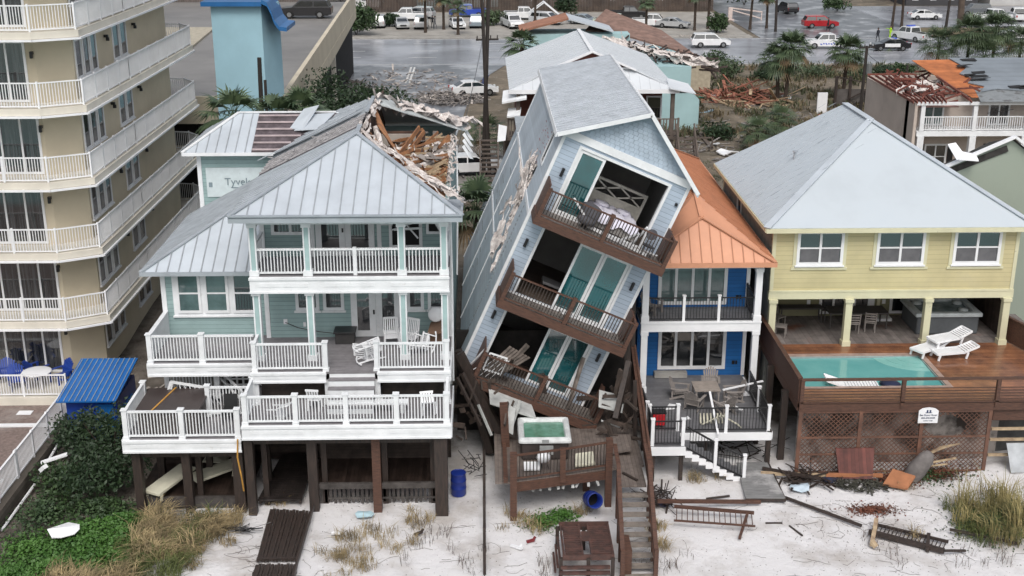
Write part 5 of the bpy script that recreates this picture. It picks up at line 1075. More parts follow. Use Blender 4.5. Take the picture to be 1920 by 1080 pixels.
B('floor', IFL, [(.15, .16, 6.5, WU-.15, 5.5, 6.62), (.15, .16, 3.0, WU-.15, 5.5, 3.12), (.15, .16, -.25, WU-.15, 5.5, -.12)])
B('inner_wall', INT, [(.15, 5.5, -.2, WU-.15, 5.6, WV), (.15, .16, 9.55, WU-.15, 5.5, 9.64), (.151, .16, 6.62, .2, 3.2, 9.5), (WU-.2, .16, 6.62, WU-.151, 5.5, 9.5)])
# gable: shingles
b = MB(); b.slab([(0, .02, WV), (WU, .02, WV), (WU/2, .02, 11.42)], (0, .12, 0)); gb_ = b.build('gable', LSH, LH, False)
b = MB()
for i in range(11):
    z = WV+.28+i*.15; k = (11.42-z)/(11.42-WV)*WU/2-.12; n = int(k*2/.2)
    for j in range(n): u = WU/2-k+j*.2+(.1 if i % 2 else 0); b.box(u, -.012-.006*((i+j) % 2), z-.15, u+.188, .018, z-.004)
b.build('shingle', LSH, gb_, False)
B('frieze_board', WHITE, [(-.02, -.07, WV-.16, WU+.02, -.001, WV+.13)])
rf = MB(); P0, P1, P2 = (-.3, -.4, 9.52), (WU/2, -.4, 11.55), (WU+.3, -.4, 9.52); Yb = WD+.3
roofplane(rf, [P0, (P0[0], Yb, P0[2]), (P1[0], Yb, P1[2]), P1], (0, 1, 0), .42, rh=.06, rw=.08); roofplane(rf, [P2, (P2[0], Yb, P2[2]), (P1[0], Yb, P1[2]), P1], (0, 1, 0), .235, rh=.028)
SEAM['ribbed_roof_metal'] = mat('ribbed_seam', (.40, .43, .47), .5, .1, 2)
lr = rf.build('roof', mat('ribbed_roof_metal', (.68, .72, .76), .42, .06, .6, metal=.25, stain_or_sheen=((.56, .57, .57), .5, .5, .8)), LH, False)
b = MB(); b.bar((P0[0], -.43, P0[2]-.03), (P1[0], -.43, P1[2]-.03), .06, .15); b.bar((P2[0], -.43, P2[2]-.03), (P1[0], -.43, P1[2]-.03), .06, .15); b.bar((P1[0], -.4, P1[2]+.02), (P1[0], Yb, P1[2]+.02), .14, .05); b.bar((P0[0]-.02, -.4, P0[2]-.06), (P0[0]-.02, Yb, P0[2]-.06), .05, .16); b.bar((P2[0]+.02, -.4, P2[2]-.06), (P2[0]+.02, Yb, P2[2]-.06), .05, .16)
b.each('roof_trim', WHITE, lr, False)
b = MB(); roofplane(b, [(-.1, WD, 6.3), (-.1, 18.9, 6.3), (2.4, 18.9, 7.4), (2.4, WD, 7.4)], (0, 1, 0), .3); b.build('rear_roof', GALV, LH, False)
# window / door walls
def lwin(u0, u1, v0, v1, g=TEAL, name='sliding_door', **k): return window(LH, FRONT(.04), u0, u1, v0, v1, .1, gm=g, name=name, world=False, **k)
B('door_frame', WHITE, [(.72, -.05, 6.62, .82, .16, 9.38), (4.43, -.05, 6.62, 4.53, .16, 9.38), (.82, -.05, 9.28, 4.43, .16, 9.38), (.72, -.05, 3.12, .82, .16, 6.06), (4.43, -.05, 3.12, 4.53, .16, 6.06), (.82, -.05, 5.96, 4.43, .16, 6.06), (.72, -.05, -.12, .82, .16, 2.5), (4.43, -.05, -.12, 4.53, .16, 2.5), (.82, -.05, 2.40, 4.43, .16, 2.5), (.83, -.04, 6.62, 4.42, .1, 6.68)])
lwin(.83, 1.85, 6.7, 9.26); lwin(2.32, 3.36, 3.14, 5.94); lwin(3.38, 4.42, 3.14, 5.94); lwin(2.62, 3.5, -.1, 2.38); lwin(3.52, 4.42, -.1, 2.38)
for u, v in ((.5, 8.2), (5.0, 8.75), (.36, 5.15), (4.85, 5.15), (.38, 2.0), (4.88, 1.95)):
    b = MB(); b.box(u-.04, -.05, v-.06, u+.04, .0, v+.06); b.cyl((u, -.11, v-.17), (u, -.11, v+.17), .06, n=10) if v != 8.75 else b.box(u-.05, -.1, v-.05, u+.05, 0, v+.05); b.build('wall_lamp', BLACK, LH, False)
# side window and the torn hole in the left wall
window(LH, LEFT(0), 2.1, 3.0, 7.7, 9.3, .08, gm=GLASS, world=False, out=.04)
r4 = random.Random(9)
b = MB(); b.box(.15, 3.25, 4.5, .2, 4.95, 7.5); b.build('hole_backing', DARK, LH, False)  # black sheet paints the shade seen through the torn hole
b = MB(); rags(b, (-.06, 3.5, 4.4), (-.06, 4.0, 7.6), 26, .42, r4, .1); rags(b, (-.05, 4.8, 4.7), (-.05, 4.7, 7.3), 14, .3, r4, .1); rags(b, (-.06, 3.2, 4.5), (-.06, 2.8, 3.2), 12, .4, r4, .1)
for _ in range(26): p = Vector((r4.uniform(-.08, .1), r4.uniform(3.4, 4.8), r4.uniform(4.6, 7.4))); b.bar(p, p+Vector((r4.uniform(-.15, .05), r4.gauss(0, .3), r4.gauss(0, .3))), .05, .04)
b.build('torn_sheathing', FLUFF, LH, False)
b = MB()
for _ in range(30): p = Vector((-.012, r4.uniform(3, 6.5), r4.uniform(7.3, 9.0))); b.box(p.x, p.y, p.z, p.x+.01, p.y+r4.uniform(.02, .5), p.z+r4.uniform(.01, .05))
b.build('scrape_mark', mat('red_wrap', (.35, .16, .18), .8), LH, False)
b = MB()
for _ in range(16): y = r4.uniform(1, 14); v = r4.uniform(.5, 5.8); b.box(-.02, y, v, -.008, y+r4.uniform(.3, 2.0), v+.04)
for i in range(30): b.box(-.03, 1.9, .3+i*.2, -.008, 1.98, .4+i*.2)
b.build('siding_scar', mat('siding_grey_edge', (.26, .29, .31), .8), LH, False)
# balconies
def bal_rail(parent, p, q, h, mf, mb_, post=.12, n=2, gap=.12, ends=(1, 1), world=False, railw=.1, cap=False, bal=.022):
    p = Vector(p); q = Vector(q); d = q-p; L_ = d.length; Z = Vector((0, 0, 1)); b = MB()
    for i in range(n+1):
        if (i == 0 and not ends[0]) or (i == n and not ends[1]): continue
        c = p+d*i/n; b.box(c.x-post/2, c.y-post/2, c.z-.02, c.x+post/2, c.y+post/2, c.z+h+.08)
        if cap: b.box(c.x-post/2-.02, c.y-post/2-.02, c.z+h+.081, c.x+post/2+.02, c.y+post/2+.02, c.z+h+.12)
    if mf is mb_ or not cap: b.bar(p+Z*h, q+Z*h, railw, .05); b.bar(p+Z*.1, q+Z*.1, railw*.5, .06)
    o = b.build('railing', mf, parent, world); b = MB(); k = int(L_/gap)
    for i in range(1, k): c = p+d*i/k; b.bar(c+Z*.1, c+Z*(h-.02), bal, bal, up=(0, 1, 0))
    if cap and mf is not mb_: b.bar(p+Z*h, q+Z*h, .05, .045); b.bar(p+Z*.1, q+Z*.1, .04, .04)
    b.build('baluster', mb_, o, world)
    return o
DKL = mat('leaning_deck_boards', (.24, .21, .19), .6, .15, 3, wave=('X', .13, .7))
for k, (v, du) in enumerate(((6.62, .1), (3.12, .15), (-.22, .45))):
    B('balcony_deck', DKL, [(du, -1.48, v-.04, WU+du, -.02, v)]); B('balcony_beam', BROWN, [(du-.04, -1.56, v-.32, WU+du+.04, -1.49, v+.02), (du-.05, -1.48, v-.30, du-.001, -.01, v+.02), (WU+du+.001, -1.48, v-.30, WU+du+.05, -.01, v+.02)]+[(du+.3+i*.6, -1.45, v-.26, du+.36+i*.6, -.02, v-.05) for i in range(9)])
    bal_rail(LH, (du+.06, -1.46, v), (WU+du-.06, -1.46, v), 1.06, BROWN, DARKW, .15, 2, .12, bal=.032)
    bal_rail(LH, (WU+du-.03, -1.4, v), (WU+du-.03, -.1, v), 1.06, BROWN, BROWN, .1, 1, .13, (0, 1), bal=.035)
    B('privacy_panel', BROWN, [(du, -1.38, v+.02, du+.05, -.03, v+1.25), (WU+du-.16, -.9, v+.02, WU+du-.11, -.03, v+1.2)])
# loose white door pieces and clutter on the balconies
b = MB(); b.bar((1.9, -.3, 6.75), (4.6, -.9, 6.7), .06, .12); b.bar((1.3, -.25, 7.5), (2.4, -.3, 6.72), .05, .08); b.bar((3.4, -.7, 6.7), (3.9, -1.2, 7.4), .05, .08); b.bar((4.0, -.4, 6.7), (4.15, -1.0, 7.7), .05, .1); b.bar((4.4, -.5, 6.75), (4.9, -1.2, 6.9), .1, .05)
tag(b.build('broken_door_frame', WHITE2, LH, False))
b = MB(); b.bar((.4, -.3, 3.18), (2.6, -.25, 3.18), .12, .06); b.bar((2.7, -.35, 3.18), (4.9, -.25, 3.18), .1, .06)
b.build('fallen_gutter', WHITE2, LH, False)
def lt(name, label, cat, loc): # a loose thing resting inside the tilted house: own object, same tilt
    p = Matrix.Rotation(TILT, 3, 'Y') @ Vector(loc)+Vector((-.83, 44.9, 4.05)); return empty(name, p, label, cat, ry=TILT)
SHEET = mat('crumpled_sheet', (.68, .67, .77), .9, .06, 4, bump=.8, bscale=5)
bd = lt('bed', 'unmade bed with pale lilac sheets and a cream crossed headboard inside the open top floor', 'bed', (3.25, .15, 6.62))
b = MB(); b.box(-1.0, 0, .1, 1.0, 2.0, .38); b.build('base', mat('bed_base', (.25, .24, .23), .8), bd, False)
b = MB(); n = 16
vs = [(-1.05+2.1*i/n, -.1+2.1*j/n, .62+.22*MN.noise(Vector((i*.35, j*.35, 2)))+.16*MN.noise(Vector((i*1.1, j*1.1, 7)))-(.25 if i in (0, n) or j == 0 else 0)) for j in range(n+1) for i in range(n+1)]
b.add(vs, [(j*(n+1)+i, j*(n+1)+i+1, (j+1)*(n+1)+i+1, (j+1)*(n+1)+i) for j in range(n) for i in range(n)]); b.build('sheet', SHEET, bd, False, True)
for x in (-.5, .45):
    b = MB(); b.lathe([(.0, 0), (.25, .02), (.34, .09), (.26, .17), (.0, .2)], (x, 1.65, .6), 12); b.build('pillow', SHEET, bd, False, True)
HB = mat('cream_headboard', (.60, .58, .52), .6)
b = MB(); b.box(-1.1, 2.05, .2, 1.1, 2.1, 1.0); b.box(-1.15, 2.0, .2, -1.05, 2.12, 1.6); b.box(1.05, 2.0, .2, 1.15, 2.12, 1.6); b.box(-1.05, 2.0, 1.5, 1.05, 2.12, 1.6); b.box(-1.05, 2.0, .95, 1.05, 2.04, 1.03)
for a, c in ((-1.05, 0), (0, 1.05)): b.bar((a, 2.02, 1.03), (c, 2.02, 1.5), .04, .06); b.bar((a, 2.02, 1.5), (c, 2.02, 1.03), .04, .06)
b.build('headboard', HB, bd, False)
ch = lt('lounge_chair', 'grey upholstered tub chair in front of the bed behind the top balcony rail', 'chair', (2.05, -.45, 6.62)); GF = mat('grey_fabric', (.10, .10, .115), .9)
b = MB(); b.lathe([(0, .2), (.32, .2), (.36, .3), (.34, .44), (0, .46)], n=16); b.build('seat', GF, ch, False, True); b = MB(); vs = []
for i in range(11): t = -.3+i*(pi+.6)/10; vs += [(cos(t)*.36, sin(t)*.36, .25), (cos(t)*.42, sin(t)*.42, .95-.12*abs(i-5)/5)]
b.add(vs, [(2*i, 2*i+2, 2*i+3, 2*i+1) for i in range(10)]); b.build('backrest', GF, ch, False, True); b = MB(); b.cyl((0, 0, 0), (0, 0, .2), .2, .06); b.build('base', BLACK, ch, False)
ch = lt('patio_chair', 'dark round-backed chair at the right end of the top balcony', 'chair', (4.55, -.75, 6.62)); b = MB(); b.lathe([(0, .38), (.24, .38), (.24, .42), (0, .43)], n=12); b.build('seat', BLACK, ch, False)
b = MB(); b.slab([(.22*cos(t), .22*0+.22, .8+.22*sin(t)) for t in [i*pi/6 for i in range(12)]], (0, .03, 0)); b.build('backrest', GF, ch, False)
for x in (-.18, .18):
    for y in (-.15, .18): b = MB(); b.bar((x, y, 0), (x, y, .4), .025); b.build('leg', BLACK, ch, False)
sf = lt('coffee_table', 'pale table slid across the dark second-floor room', 'table', (2.3, 1.6, 3.12)); b = MB(); b.box(-.45, -.35, .4, .45, .35, .5); b.build('tabletop', mat('dusty_table', (.22, .22, .23), .5), sf, False)
for x in (-.4, .4):
    for y in (-.3, .3): b = MB(); b.bar((x, y, 0), (x, y, .4), .05); b.build('leg', DARKW, sf, False)
# debris tangled on and below the lowest balcony
b = MB()
for i in range(7): b.bar((.8+i*.13, -1.1+.02*i, .0+i*.05), (1.5+i*.14, -.3, 1.1-i*.02), .12, .03)
b.bar((1.5, -.6, -.1), (2.1, -.2, 1.4), .1, .2); b.bar((4.5, -.9, -.2), (4.3, -.3, 1.8), .12, .14)
b.each('loose_board', mat('grey_torn_boards', (.19, .16, .14), .8, .3, 3), LH, False)
b = MB(); b.bar((.3, -.5, -.2), (.5, -1.2, 1.0), .05, .08)
for i in range(5): b.bar((.3+i*.2, -1.3, -.1), (.9+i*.15, -1.3, .9), .02); 
b.bar((.7, -1.3, .2), (1.4, -1.3, .25), .08, .05); b.bar((.7, -1.3, .2), (.7, -1.3, .9), .06, .05); b.bar((1.4, -1.3, .2), (1.4, -1.3, .9), .06, .05); b.bar((.7, -1.3, .9), (1.4, -1.3, .95), .06, .05); b.build('fallen_window_frame', WHITE2, LH, False)
# wrecked base below: leaning posts, torn boards, dark undercroft
WR = empty('collapsed_base', (0, 44, 0), 'collapsed dark posts and boards under the leaning house', 'wreckage')
b = MB()
for p, q, s in [((-1.0, 43.6, 4.6), (.7, 43.0, 1.2), .28), ((-1.1, 44.4, 4.4), (.2, 44.0, .2), .3), ((-.2, 45, 3.8), (1.0, 44.6, 0), .3), ((.9, 44.2, 3.0), (1.4, 44.2, 0), .24), ((2.2, 44.8, 3.2), (2.6, 44.6, 0), .24), ((5.15, 43.6, 3.6), (5.6, 43.4, 0), .26), ((5.5, 44.6, 5.2), (5.7, 44.4, 0), .24), ((4.9, 42.3, 2.4), (5.5, 43.6, 4.2), .2), ((-1.1, 42.9, 3.9), (-.2, 42.2, 2.2), .1), ((-.9, 43.3, 3.9), (.2, 42.5, 1.8), .14), ((5.9, 46, 6.5), (5.95, 45.6, 0), .16), ((5.6, 42.4, 3.9), (5.75, 42.6, .2), .14)]: b.bar(p, q, s, s)
b.each('post', DARKW, WR)
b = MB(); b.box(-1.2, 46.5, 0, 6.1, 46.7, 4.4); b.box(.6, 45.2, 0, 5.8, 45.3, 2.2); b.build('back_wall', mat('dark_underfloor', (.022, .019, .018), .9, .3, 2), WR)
b = MB()
for _ in range(70):
    p = Vector((r4.uniform(-1.0, .9), r4.uniform(42.2, 44.6), r4.uniform(1.4, 3.6))) if r4.random() < .6 else Vector((r4.uniform(4.2, 5.8), r4.uniform(42.2, 44.8), r4.uniform(1.6, 3.2))); q = p+Vector((r4.gauss(0, .45), r4.gauss(0, .3), r4.gauss(0, .5))); b.bar(p, q, r4.uniform(.03, .12), r4.uniform(.03, .2))
b.each('broken_board', mat('dark_broken_wood', (.085, .06, .048), .8, .3, 3, col2=(.03, .025, .022)), WR)
b = MB(); b.slab([(.15, 42.5, 2.95), (1.9, 42.4, 2.35), (1.75, 43.4, 2.5), (.1, 43.4, 3.2)], (0, 0, .05)); b.bar((1.0, 42.2, 2.3), (1.3, 42.5, 3.1), .12, .05); b.slab([(.55, 41.9, 2.25), (1.0, 41.8, 2.0), (1.1, 42.2, 2.9), (.7, 42.3, 3.1)], (0, .04, 0)); b.bar((-.3, 42.6, 2.9), (.2, 42.2, 1.8), .05, .1)
b.slab([(4.3, 42.9, 2.6), (5.2, 42.8, 2.4), (5.4, 43.6, 2.7), (4.4, 43.8, 2.9)], (0, 0, .04)); b.bar((4.4, 42.8, 2.1), (5.1, 42.6, 1.9), .05, .05); b.each('panel_scrap', mat('dirty_panel', (.46, .47, .46), .7, .15, 2), WR)
b = MB(); b.box(-.12, .0, -.1, .12, .05, .1); b.cyl((0, -.05, -.17), (0, -.05, .17), .06)
# ---- lower deck with the hot tub
LD = empty('beach_deck', (3, 40, 0), 'brown raised deck with a railing in front of the leaning house, carrying the hot tub', 'deck')
b = MB(); b.slab([(.95, 39.0, 1.42), (4.45, 39.95, 1.42), (5.75, 40.2, 1.42), (5.75, 46.5, 1.42), (.3, 46.5, 1.42), (.3, 39.0, 1.42)], (0, 0, .08)); b.each('decking', DECKX, LD)
b = MB(); b.bar((.9, 38.95, 1.30), (4.5, 39.9, 1.30), .08, .34); b.bar((.9, 38.95, 1.2), (.9, 43, 1.2), .08, .3)
for x, y, z in ((.95, 38.97, 2.65), (4.42, 39.85, 2.75)): b.box(x-.12, y-.12, -.5, x+.12, y+.12, z)
b.box(2.62, 39.3, 1.3, 2.82, 39.5, 2.6); b.box(.5, 41.8, -.4, .74, 42.0, 1.4); b.box(3.6, 41.0, -.4, 3.85, 41.2, 1.4); b.box(.6, 38.95, 1.5, .75, 42.0, 1.7); b.bar((.65, 42.0, 3.2), (.8, 41.9, 0), .3, .3); b.each('post', BROWN, LD)
bal_rail(LD, (1.05, 39.0, 1.55), (2.65, 39.42, 1.55), 1.0, BROWN, DARKW, .12, 1, .12, (0, 0), True, bal=.034); bal_rail(LD, (2.8, 39.46, 1.55), (4.35, 39.86, 1.6), 1.0, BROWN, DARKW, .12, 1, .12, (0, 0), True, bal=.034)
b = MB()
for i in range(9): x = 1.7+i*.28; b.bar((x, 39.4+i*.05, 1.25), (x+r4.gauss(0, .1), 39.3+i*.05, .95), .1, .04)
tag(b.build('hanging_scraps', mat('dirty_panel', (.46, .47, .46)), LD))
ht = empty('hot_tub', (2.15, 41.6, 1.5), 'open white-rimmed hot tub with green water on the brown deck under the leaning balconies', 'hot tub')
b = MB(); b.box(-.86, -.92, 0, .86, .92, .75); b.build('cabinet', mat('dark_cabinet', (.045, .035, .033), .6, .2, 2), ht, False, bevel=.08)
b = MB()
def rring(b, w0, d0, w1, d1, z0, z1):
    o = [(-w0, -d0), (w0, -d0), (w0, d0), (-w0, d0)]; i_ = [(-w1, -d1), (w1, -d1), (w1, d1), (-w1, d1)]
    b.add([(x, y, z1) for x, y in o]+[(x, y, z1) for x, y in i_]+[(x, y, z0) for x, y in o]+[(x, y, z0-.12) for x, y in i_], [(0, 1, 5, 4), (1, 2, 6, 5), (2, 3, 7, 6), (3, 0, 4, 7), (8, 9, 1, 0), (9, 10, 2, 1), (10, 11, 3, 2), (11, 8, 0, 3), (4, 5, 13, 12), (5, 6, 14, 13), (6, 7, 15, 14), (7, 4, 12, 15)])
rring(b, .98, 1.0, .74, .74, .72, .90); b.build('rim', mat('acrylic_white', (.62, .64, .64), .3), ht, False, bevel=.11)
b = MB(); b.poly([(-.76, -.76, .76), (.76, -.76, .76), (.76, .76, .76), (-.76, .76, .76)]); b.build('water', mat('murky_green_water', (.07, .17, .11), .1, .3, 2.5, col2=(.14, .30, .23)), ht, False)
b = MB(); b.box(-.12, -1.005, .74, .14, -.985, .86); b.box(-.2, -.98, .25, .3, -.93, .6); b.build('control_panel', mat('panel_grey', (.3, .31, .31), .5), ht, False)
ob = empty('charcoal_grill', (2.05, 39.95, 1.5), 'white round kettle lying behind the deck railing below the hot tub', 'grill'); b = MB(); b.lathe([(0, .3), (.18, .34), (.26, .45), (.25, .55), (.12, .66), (0, .68)], n=14); b.build('bowl', WHITE2, ob, False, True)
for a in range(3): b = MB(); b.bar((.1*cos(a*2.1), .1*sin(a*2.1), .35), (.22*cos(a*2.1), .22*sin(a*2.1), 0), .025); b.build('leg', BLACK, ob, False)
b = MB(); b.slab([(0, 0, 0), (.75, .05, .05), (.7, .55, .3), (.05, .5, .25)], (0, 0, .1)); o = b.build('cushion', CREAM, bevel=.03); o.location = (3.2, 39.95, 1.55); tag(o, 'cream cushion lying on the deck behind the right half of the railing', 'cushion')
b = MB(); b.slab([(0, 0, 0), (.6, 0, 0), (.6, .4, .1), (0, .4, .1)], (0, 0, .06)); o = b.build('foam_block', WHITE2); o.location = (1.35, 39.75, 1.56); tag(o, 'small white lid behind the left half of the brown deck railing', 'lid')
# right walkway down to the stairs
WK = empty('beach_stairs', (5, 37.5, 0), 'grey brown wooden stairs descending from the deck to the sand at the bottom centre', 'stairs')
b = MB(); b.slab([(4.75, 38.7, 1.40), (5.65, 38.7, 1.40), (5.65, 40.9, 1.42), (4.7, 40.9, 1.42)], (0, 0, .07)); b.build('landing', DECKX, WK)
TRD = mat('weathered_treads', (.22, .19, .165), .8, .2, 4)
for i in range(9):
    t = i/8; y = 38.45-t*3.35; z = 1.25-t*1.2; x0 = 4.72-t*.18; b = MB(); b.box(x0, y-.15, z-.04, x0+.95, y+.15, z); b.build('tread', TRD, WK)
b = MB()
for s, x in ((0, 4.62), (1, 5.72)):
    b.bar((x, 38.6, 1.15), (x-.2, 35.0, -.05), .06, .25); b.bar((x, 38.6, 2.35), (x-.2, 35.1, 1.05), .14, .06); b.bar((x, 39.9, 2.5), (x, 38.6, 2.35), .14, .06)
    for t in (0, .33, .66, 1): p = Vector((x, 38.5, 1.1)).lerp(Vector((x-.2, 35.0, 0)), t); b.box(p.x-.07, p.y-.07, p.z-.8, p.x+.07, p.y+.07, p.z+1.1)
    b.bar((x, 38.6, 1.75), (x-.2, 35.1, .5), .05, .12)
b.box(4.52, 35.2, 0, 4.75, 36.2, .95); b.build('railing', BROWN, WK)
b = MB(); b.slab([(4.55, 40.95, 1.55), (5.35, 40.85, 1.75), (5.5, 42.3, 1.65), (4.75, 42.5, 1.6)], (0, 0, .08)); o = b.build('loose_deck_panel', DECKX); tag(o, 'loose deck panel tilted across the walkway above the stairs', 'deck panel')
b = MB(); b.bar((4.9, 39.6, 1.52), (5.35, 39.0, 1.52), .1, .04); tag(b.build('loose_plank', DARKW), 'short dark plank lying across the walkway at the head of the stairs', 'plank')
bw = empty('side_walkway', (5.5, 43, 0), 'raised brown plank wall beside the walkway, next to the white-posted deck', 'walkway wall')
b = MB(); b.bar((5.85, 38.9, 1.5), (6.0, 46, 3.4), .08, 1.3); b.bar((5.75, 38.9, 1.9), (5.9, 46, 4.0), .12, .06); b.build('board_panel', BROWN, bw)
# slatted wooden furniture piled at the foot
dbm = mat('red_brown_slats', (.105, .052, .042), .6, .3, 4, col2=(.04, .025, .022))
DB = empty('wooden_daybed', (3.2, 36, 0), 'battered reddish brown slatted daybed standing on the sand left of the stairs', 'daybed')
b = MB()
for x0, x1 in ((2.55, 3.15), (3.45, 4.1)):
    for i in range(13): y = 35.1+i*.14; b.box(x0, y, .88, x1, y+.11, .92)
b.box(3.16, 35.9, .9, 3.44, 36.5, .94); b.build('slat', dbm, DB)
b = MB()
for x in (2.5, 3.12, 3.42, 4.12): b.box(x-.03, 35.0, .8, x+.03, 37.0, .95)
b.box(2.45, 34.95, .75, 4.15, 35.02, .94); b.box(2.45, 36.98, .7, 4.15, 37.05, 1.0)
for i in range(3): b.box(2.35-i*.08, 35.0, .62-i*.18, 2.42-i*.08, 36.6-i*.2, .70-i*.18); b.box(2.4-i*.06, 34.8-i*.06, .5-i*.17, 4.0, 34.9-i*.06, .6-i*.17)
b.build('frame', dbm, DB)
for x in (2.4, 3.3, 4.1):
    for y in (34.95, 36.95): b = MB(); b.box(x-.06, y-.06, -.2, x+.06, y+.06, .85); b.build('leg', DARKW, DB)
BRL = mat('blue_drum', (.010, .03, .22), .4, .1, 2)
def barrel(label, loc, rot):
    r = empty('barrel', loc, label, 'barrel'); r.rotation_euler = rot
    b = MB(); b.lathe([(.26, 0), (.29, .05), (.285, .28), (.30, .3), (.285, .33), (.285, .58), (.30, .6), (.285, .63), (.27, .88), (.29, .9), (.27, .91), (.25, .9), (.25, .1), (.0, .08)], n=22); b.build('body', BRL, r, False, True); b = MB(); b.lathe([(.245, .14), (.0, .14)], n=20); b.build('inside', DARK, r, False); return r
bb = barrel('upright blue plastic barrel in the gap right of the aqua house', (-1.05, 40.95, 0), (0, 0, 0)); b = MB(); b.lathe([(.25, .88), (0, .9)], n=20); b.build('lid', BRL, bb, False)
barrel('tipped blue barrel with its open end facing the beach, under the brown deck', (3.75, 39.7, .45), (R(68), 0, R(8)))
BF = empty('boundary_fence', (0, 39, 0), 'thin dark posts with a low board running up the sand beside the aqua house', 'fence')
b = MB()
for y, h in ((35.4, 1.0), (36.9, .9), (38.4, 1.25), (40.2, 1.2), (42.0, 1.3), (44, 1.4), (46.5, 1.5)): b.box(-.14, y-.05, -.3, -.04, y+.05, h)
b.each('post', DARKW, BF); b = MB(); b.bar((-.09, 34, .12), (-.09, 47, .15), .03, .12); b.bar((-.09, 34, .7), (-.09, 47, .9), .02, .03); b.each('rail', DARKW, BF)
b = MB()
for _ in range(26):
    p = Vector((r4.uniform(-.9, -.2), r4.uniform(41.8, 43.2), r4.uniform(.1, .6))); b.tube([p, p+Vector((r4.gauss(0, .25), r4.gauss(0, .2), r4.gauss(.1, .2)))], .015, 5)
tag(b.build('twisted_chair_frame', BLACK), 'tangle of bent dark chair tubing behind the upright blue barrel', 'chair frame')
# ================================================================ BLUE HOUSE WITH THE ORANGE ROOF
OR = mat('copper_orange_metal', (.60, .29, .175), .5, .06, .8, stain_or_sheen=((.50, .24, .15), .6, .5, .85)); BLW = mat('bright_blue_siding', (.015, .14, .42), .65, .08, 1, wave=('Z', .17, .5)); DGD = mat('dark_grey_deck', (.16, .16, .17), .6, .12, 3, wave=('Y', .14, .5))
BH = empty('beach_house', (8.8, 47, 0), 'narrow bright blue house with white posts and an orange metal roof', 'house')
ZB, ZM, ZR = 1.5, 4.62, 7.25; X0_, X1_ = 6.45, 11.1
b = MB(); b.box(X0_, 48.6, ZB-.5, X1_, 48.8, ZR); b.box(X0_, 48.8, ZB-.5, X0_+.2, 64, ZR); b.box(X1_-.2, 48.8, ZB-.5, X1_, 64, ZR); b.box(X0_, 64, .5, X1_, 64.2, ZR); b.build('wall', BLW, BH)
rf = MB(); A1 = (8.78, 47.75, 8.75); A2 = (8.78, 49.4, 9.35); A3 = (8.78, 58.5, 9.35); fl_, fr_ = (5.95, 46.35, ZR), (11.58, 46.35, ZR); bl_, br_ = (5.95, 65, ZR), (11.58, 65, ZR)
roofplane(rf, [fl_, fr_, A1], (1, 0, 0), .42); roofplane(rf, [fr_, (11.58, 49.4, ZR), A2, A1], None); roofplane(rf, [fl_, (5.95, 49.4, ZR), A2, A1], None)
ribs(rf, [fr_, (11.58, 49.4, ZR), A2], (0, 1, 0), .42, .05, .07)
roofplane(rf, [(11.58, 49.4, ZR), br_, A3, A2], (0, 1, 0), .42, rh=.05, rw=.07); roofplane(rf, [(5.95, 49.4, ZR), bl_, A3, A2], (0, 1, 0), .2, rh=.025, rw=.03); roofplane(rf, [bl_, br_, A3], None)
SEAM['copper_orange_metal'] = mat('orange_seam', (.42, .19, .105), .6, .1, 2)
ro = rf.build('roof', OR, BH)
b = MB()
for p, q in ((fl_, A1), (fr_, A1), (A1, A2), (A2, A3), (A3, br_)): b.bar(Vector(p)+Vector((0, 0, .05)), Vector(q)+Vector((0, 0, .05)), .2, .05)
b.bar((5.9, 46.32, ZR-.07), (11.62, 46.32, ZR-.07), .05, .2); b.bar((11.62, 46.3, ZR-.07), (11.62, 65, ZR-.07), .05, .2); b.each('roof_trim', OR, ro)
b = MB(); b.box(6.3, 46.8, ZR-.35, 11.25, 46.98, ZR-.18); b.box(6.0, 46.4, ZR-.17, 11.5, 48.6, ZR-.12); b.box(6.35, 46.75, ZM-.42, 11.25, 46.95, ZM); b.box(6.35, 46.95, ZM-.2, 11.25, 48.6, ZM-.12); b.box(6.33, 46.72, ZM-.06, 11.27, 46.749, ZM+.02); b.build('beam', WHITE2, BH)
for x in (6.5, 11.08):
    for z0, z1 in ((ZB, ZM-.42), (ZM, ZR-.35)): b = MB(); b.box(x-.13, 46.76, z0, x+.13, 47.02, z1); b.box(x-.16, 46.73, z0, x+.16, 47.05, z0+.25); b.box(x-.16, 46.73, z1-.16, x+.16, 47.05, z1-.003); b.build('column', WHITE2, BH)
b = MB(); b.box(6.35, 46.9, ZM-.1, 11.25, 48.6, ZM); b.box(6.3, 42.9, ZB-.1, 11.0, 48.6, ZB); b.box(6.15, 41.7, ZB-.1, 7.45, 42.89, ZB); b.each('deck', DGD, BH)
bal_rail(BH, (6.65, 46.88, ZM), (10.95, 46.88, ZM), 1.0, WHITE2, BLACK, .11, 3, .12, (0, 0), True, cap=True)
bal_rail(BH, (11.0, 46.9, ZM), (11.0, 48.5, ZM), 1.0, BLACK, BLACK, .05, 1, .12, (0, 1), True)
for u0, z0, z1, ww in ((7.25, ZM+.12, ZR-.4, 2.8), (7.35, ZB+.3, ZM-.5, 2.8)):
    window(BH, FRONT(48.6), u0, u0+ww+.1, z0, z1, .14, mv=(u0+.75, u0+1.45, u0+2.15), gm=GLASS if z0 < 3 else GLASSG, fm=WHITE2, name='sliding_door', out=.07)
b = MB(FRONT(48.6)); 
for z0, z1 in ((ZB, ZM-.45), (ZM, ZR-.2)): b.box(10.95, z0, 0, 11.1, z1, .05)
b.each('trim_board', WHITE2, BH)
for z in (ZM+.35, ZB+.5): b = MB(FRONT(48.6)); b.box(10.55, z, 0, 10.67, z+.16, .03); b.box(10.7, z, 0, 10.78, z+.16, .03); b.each('outlet', BLACK, BH)
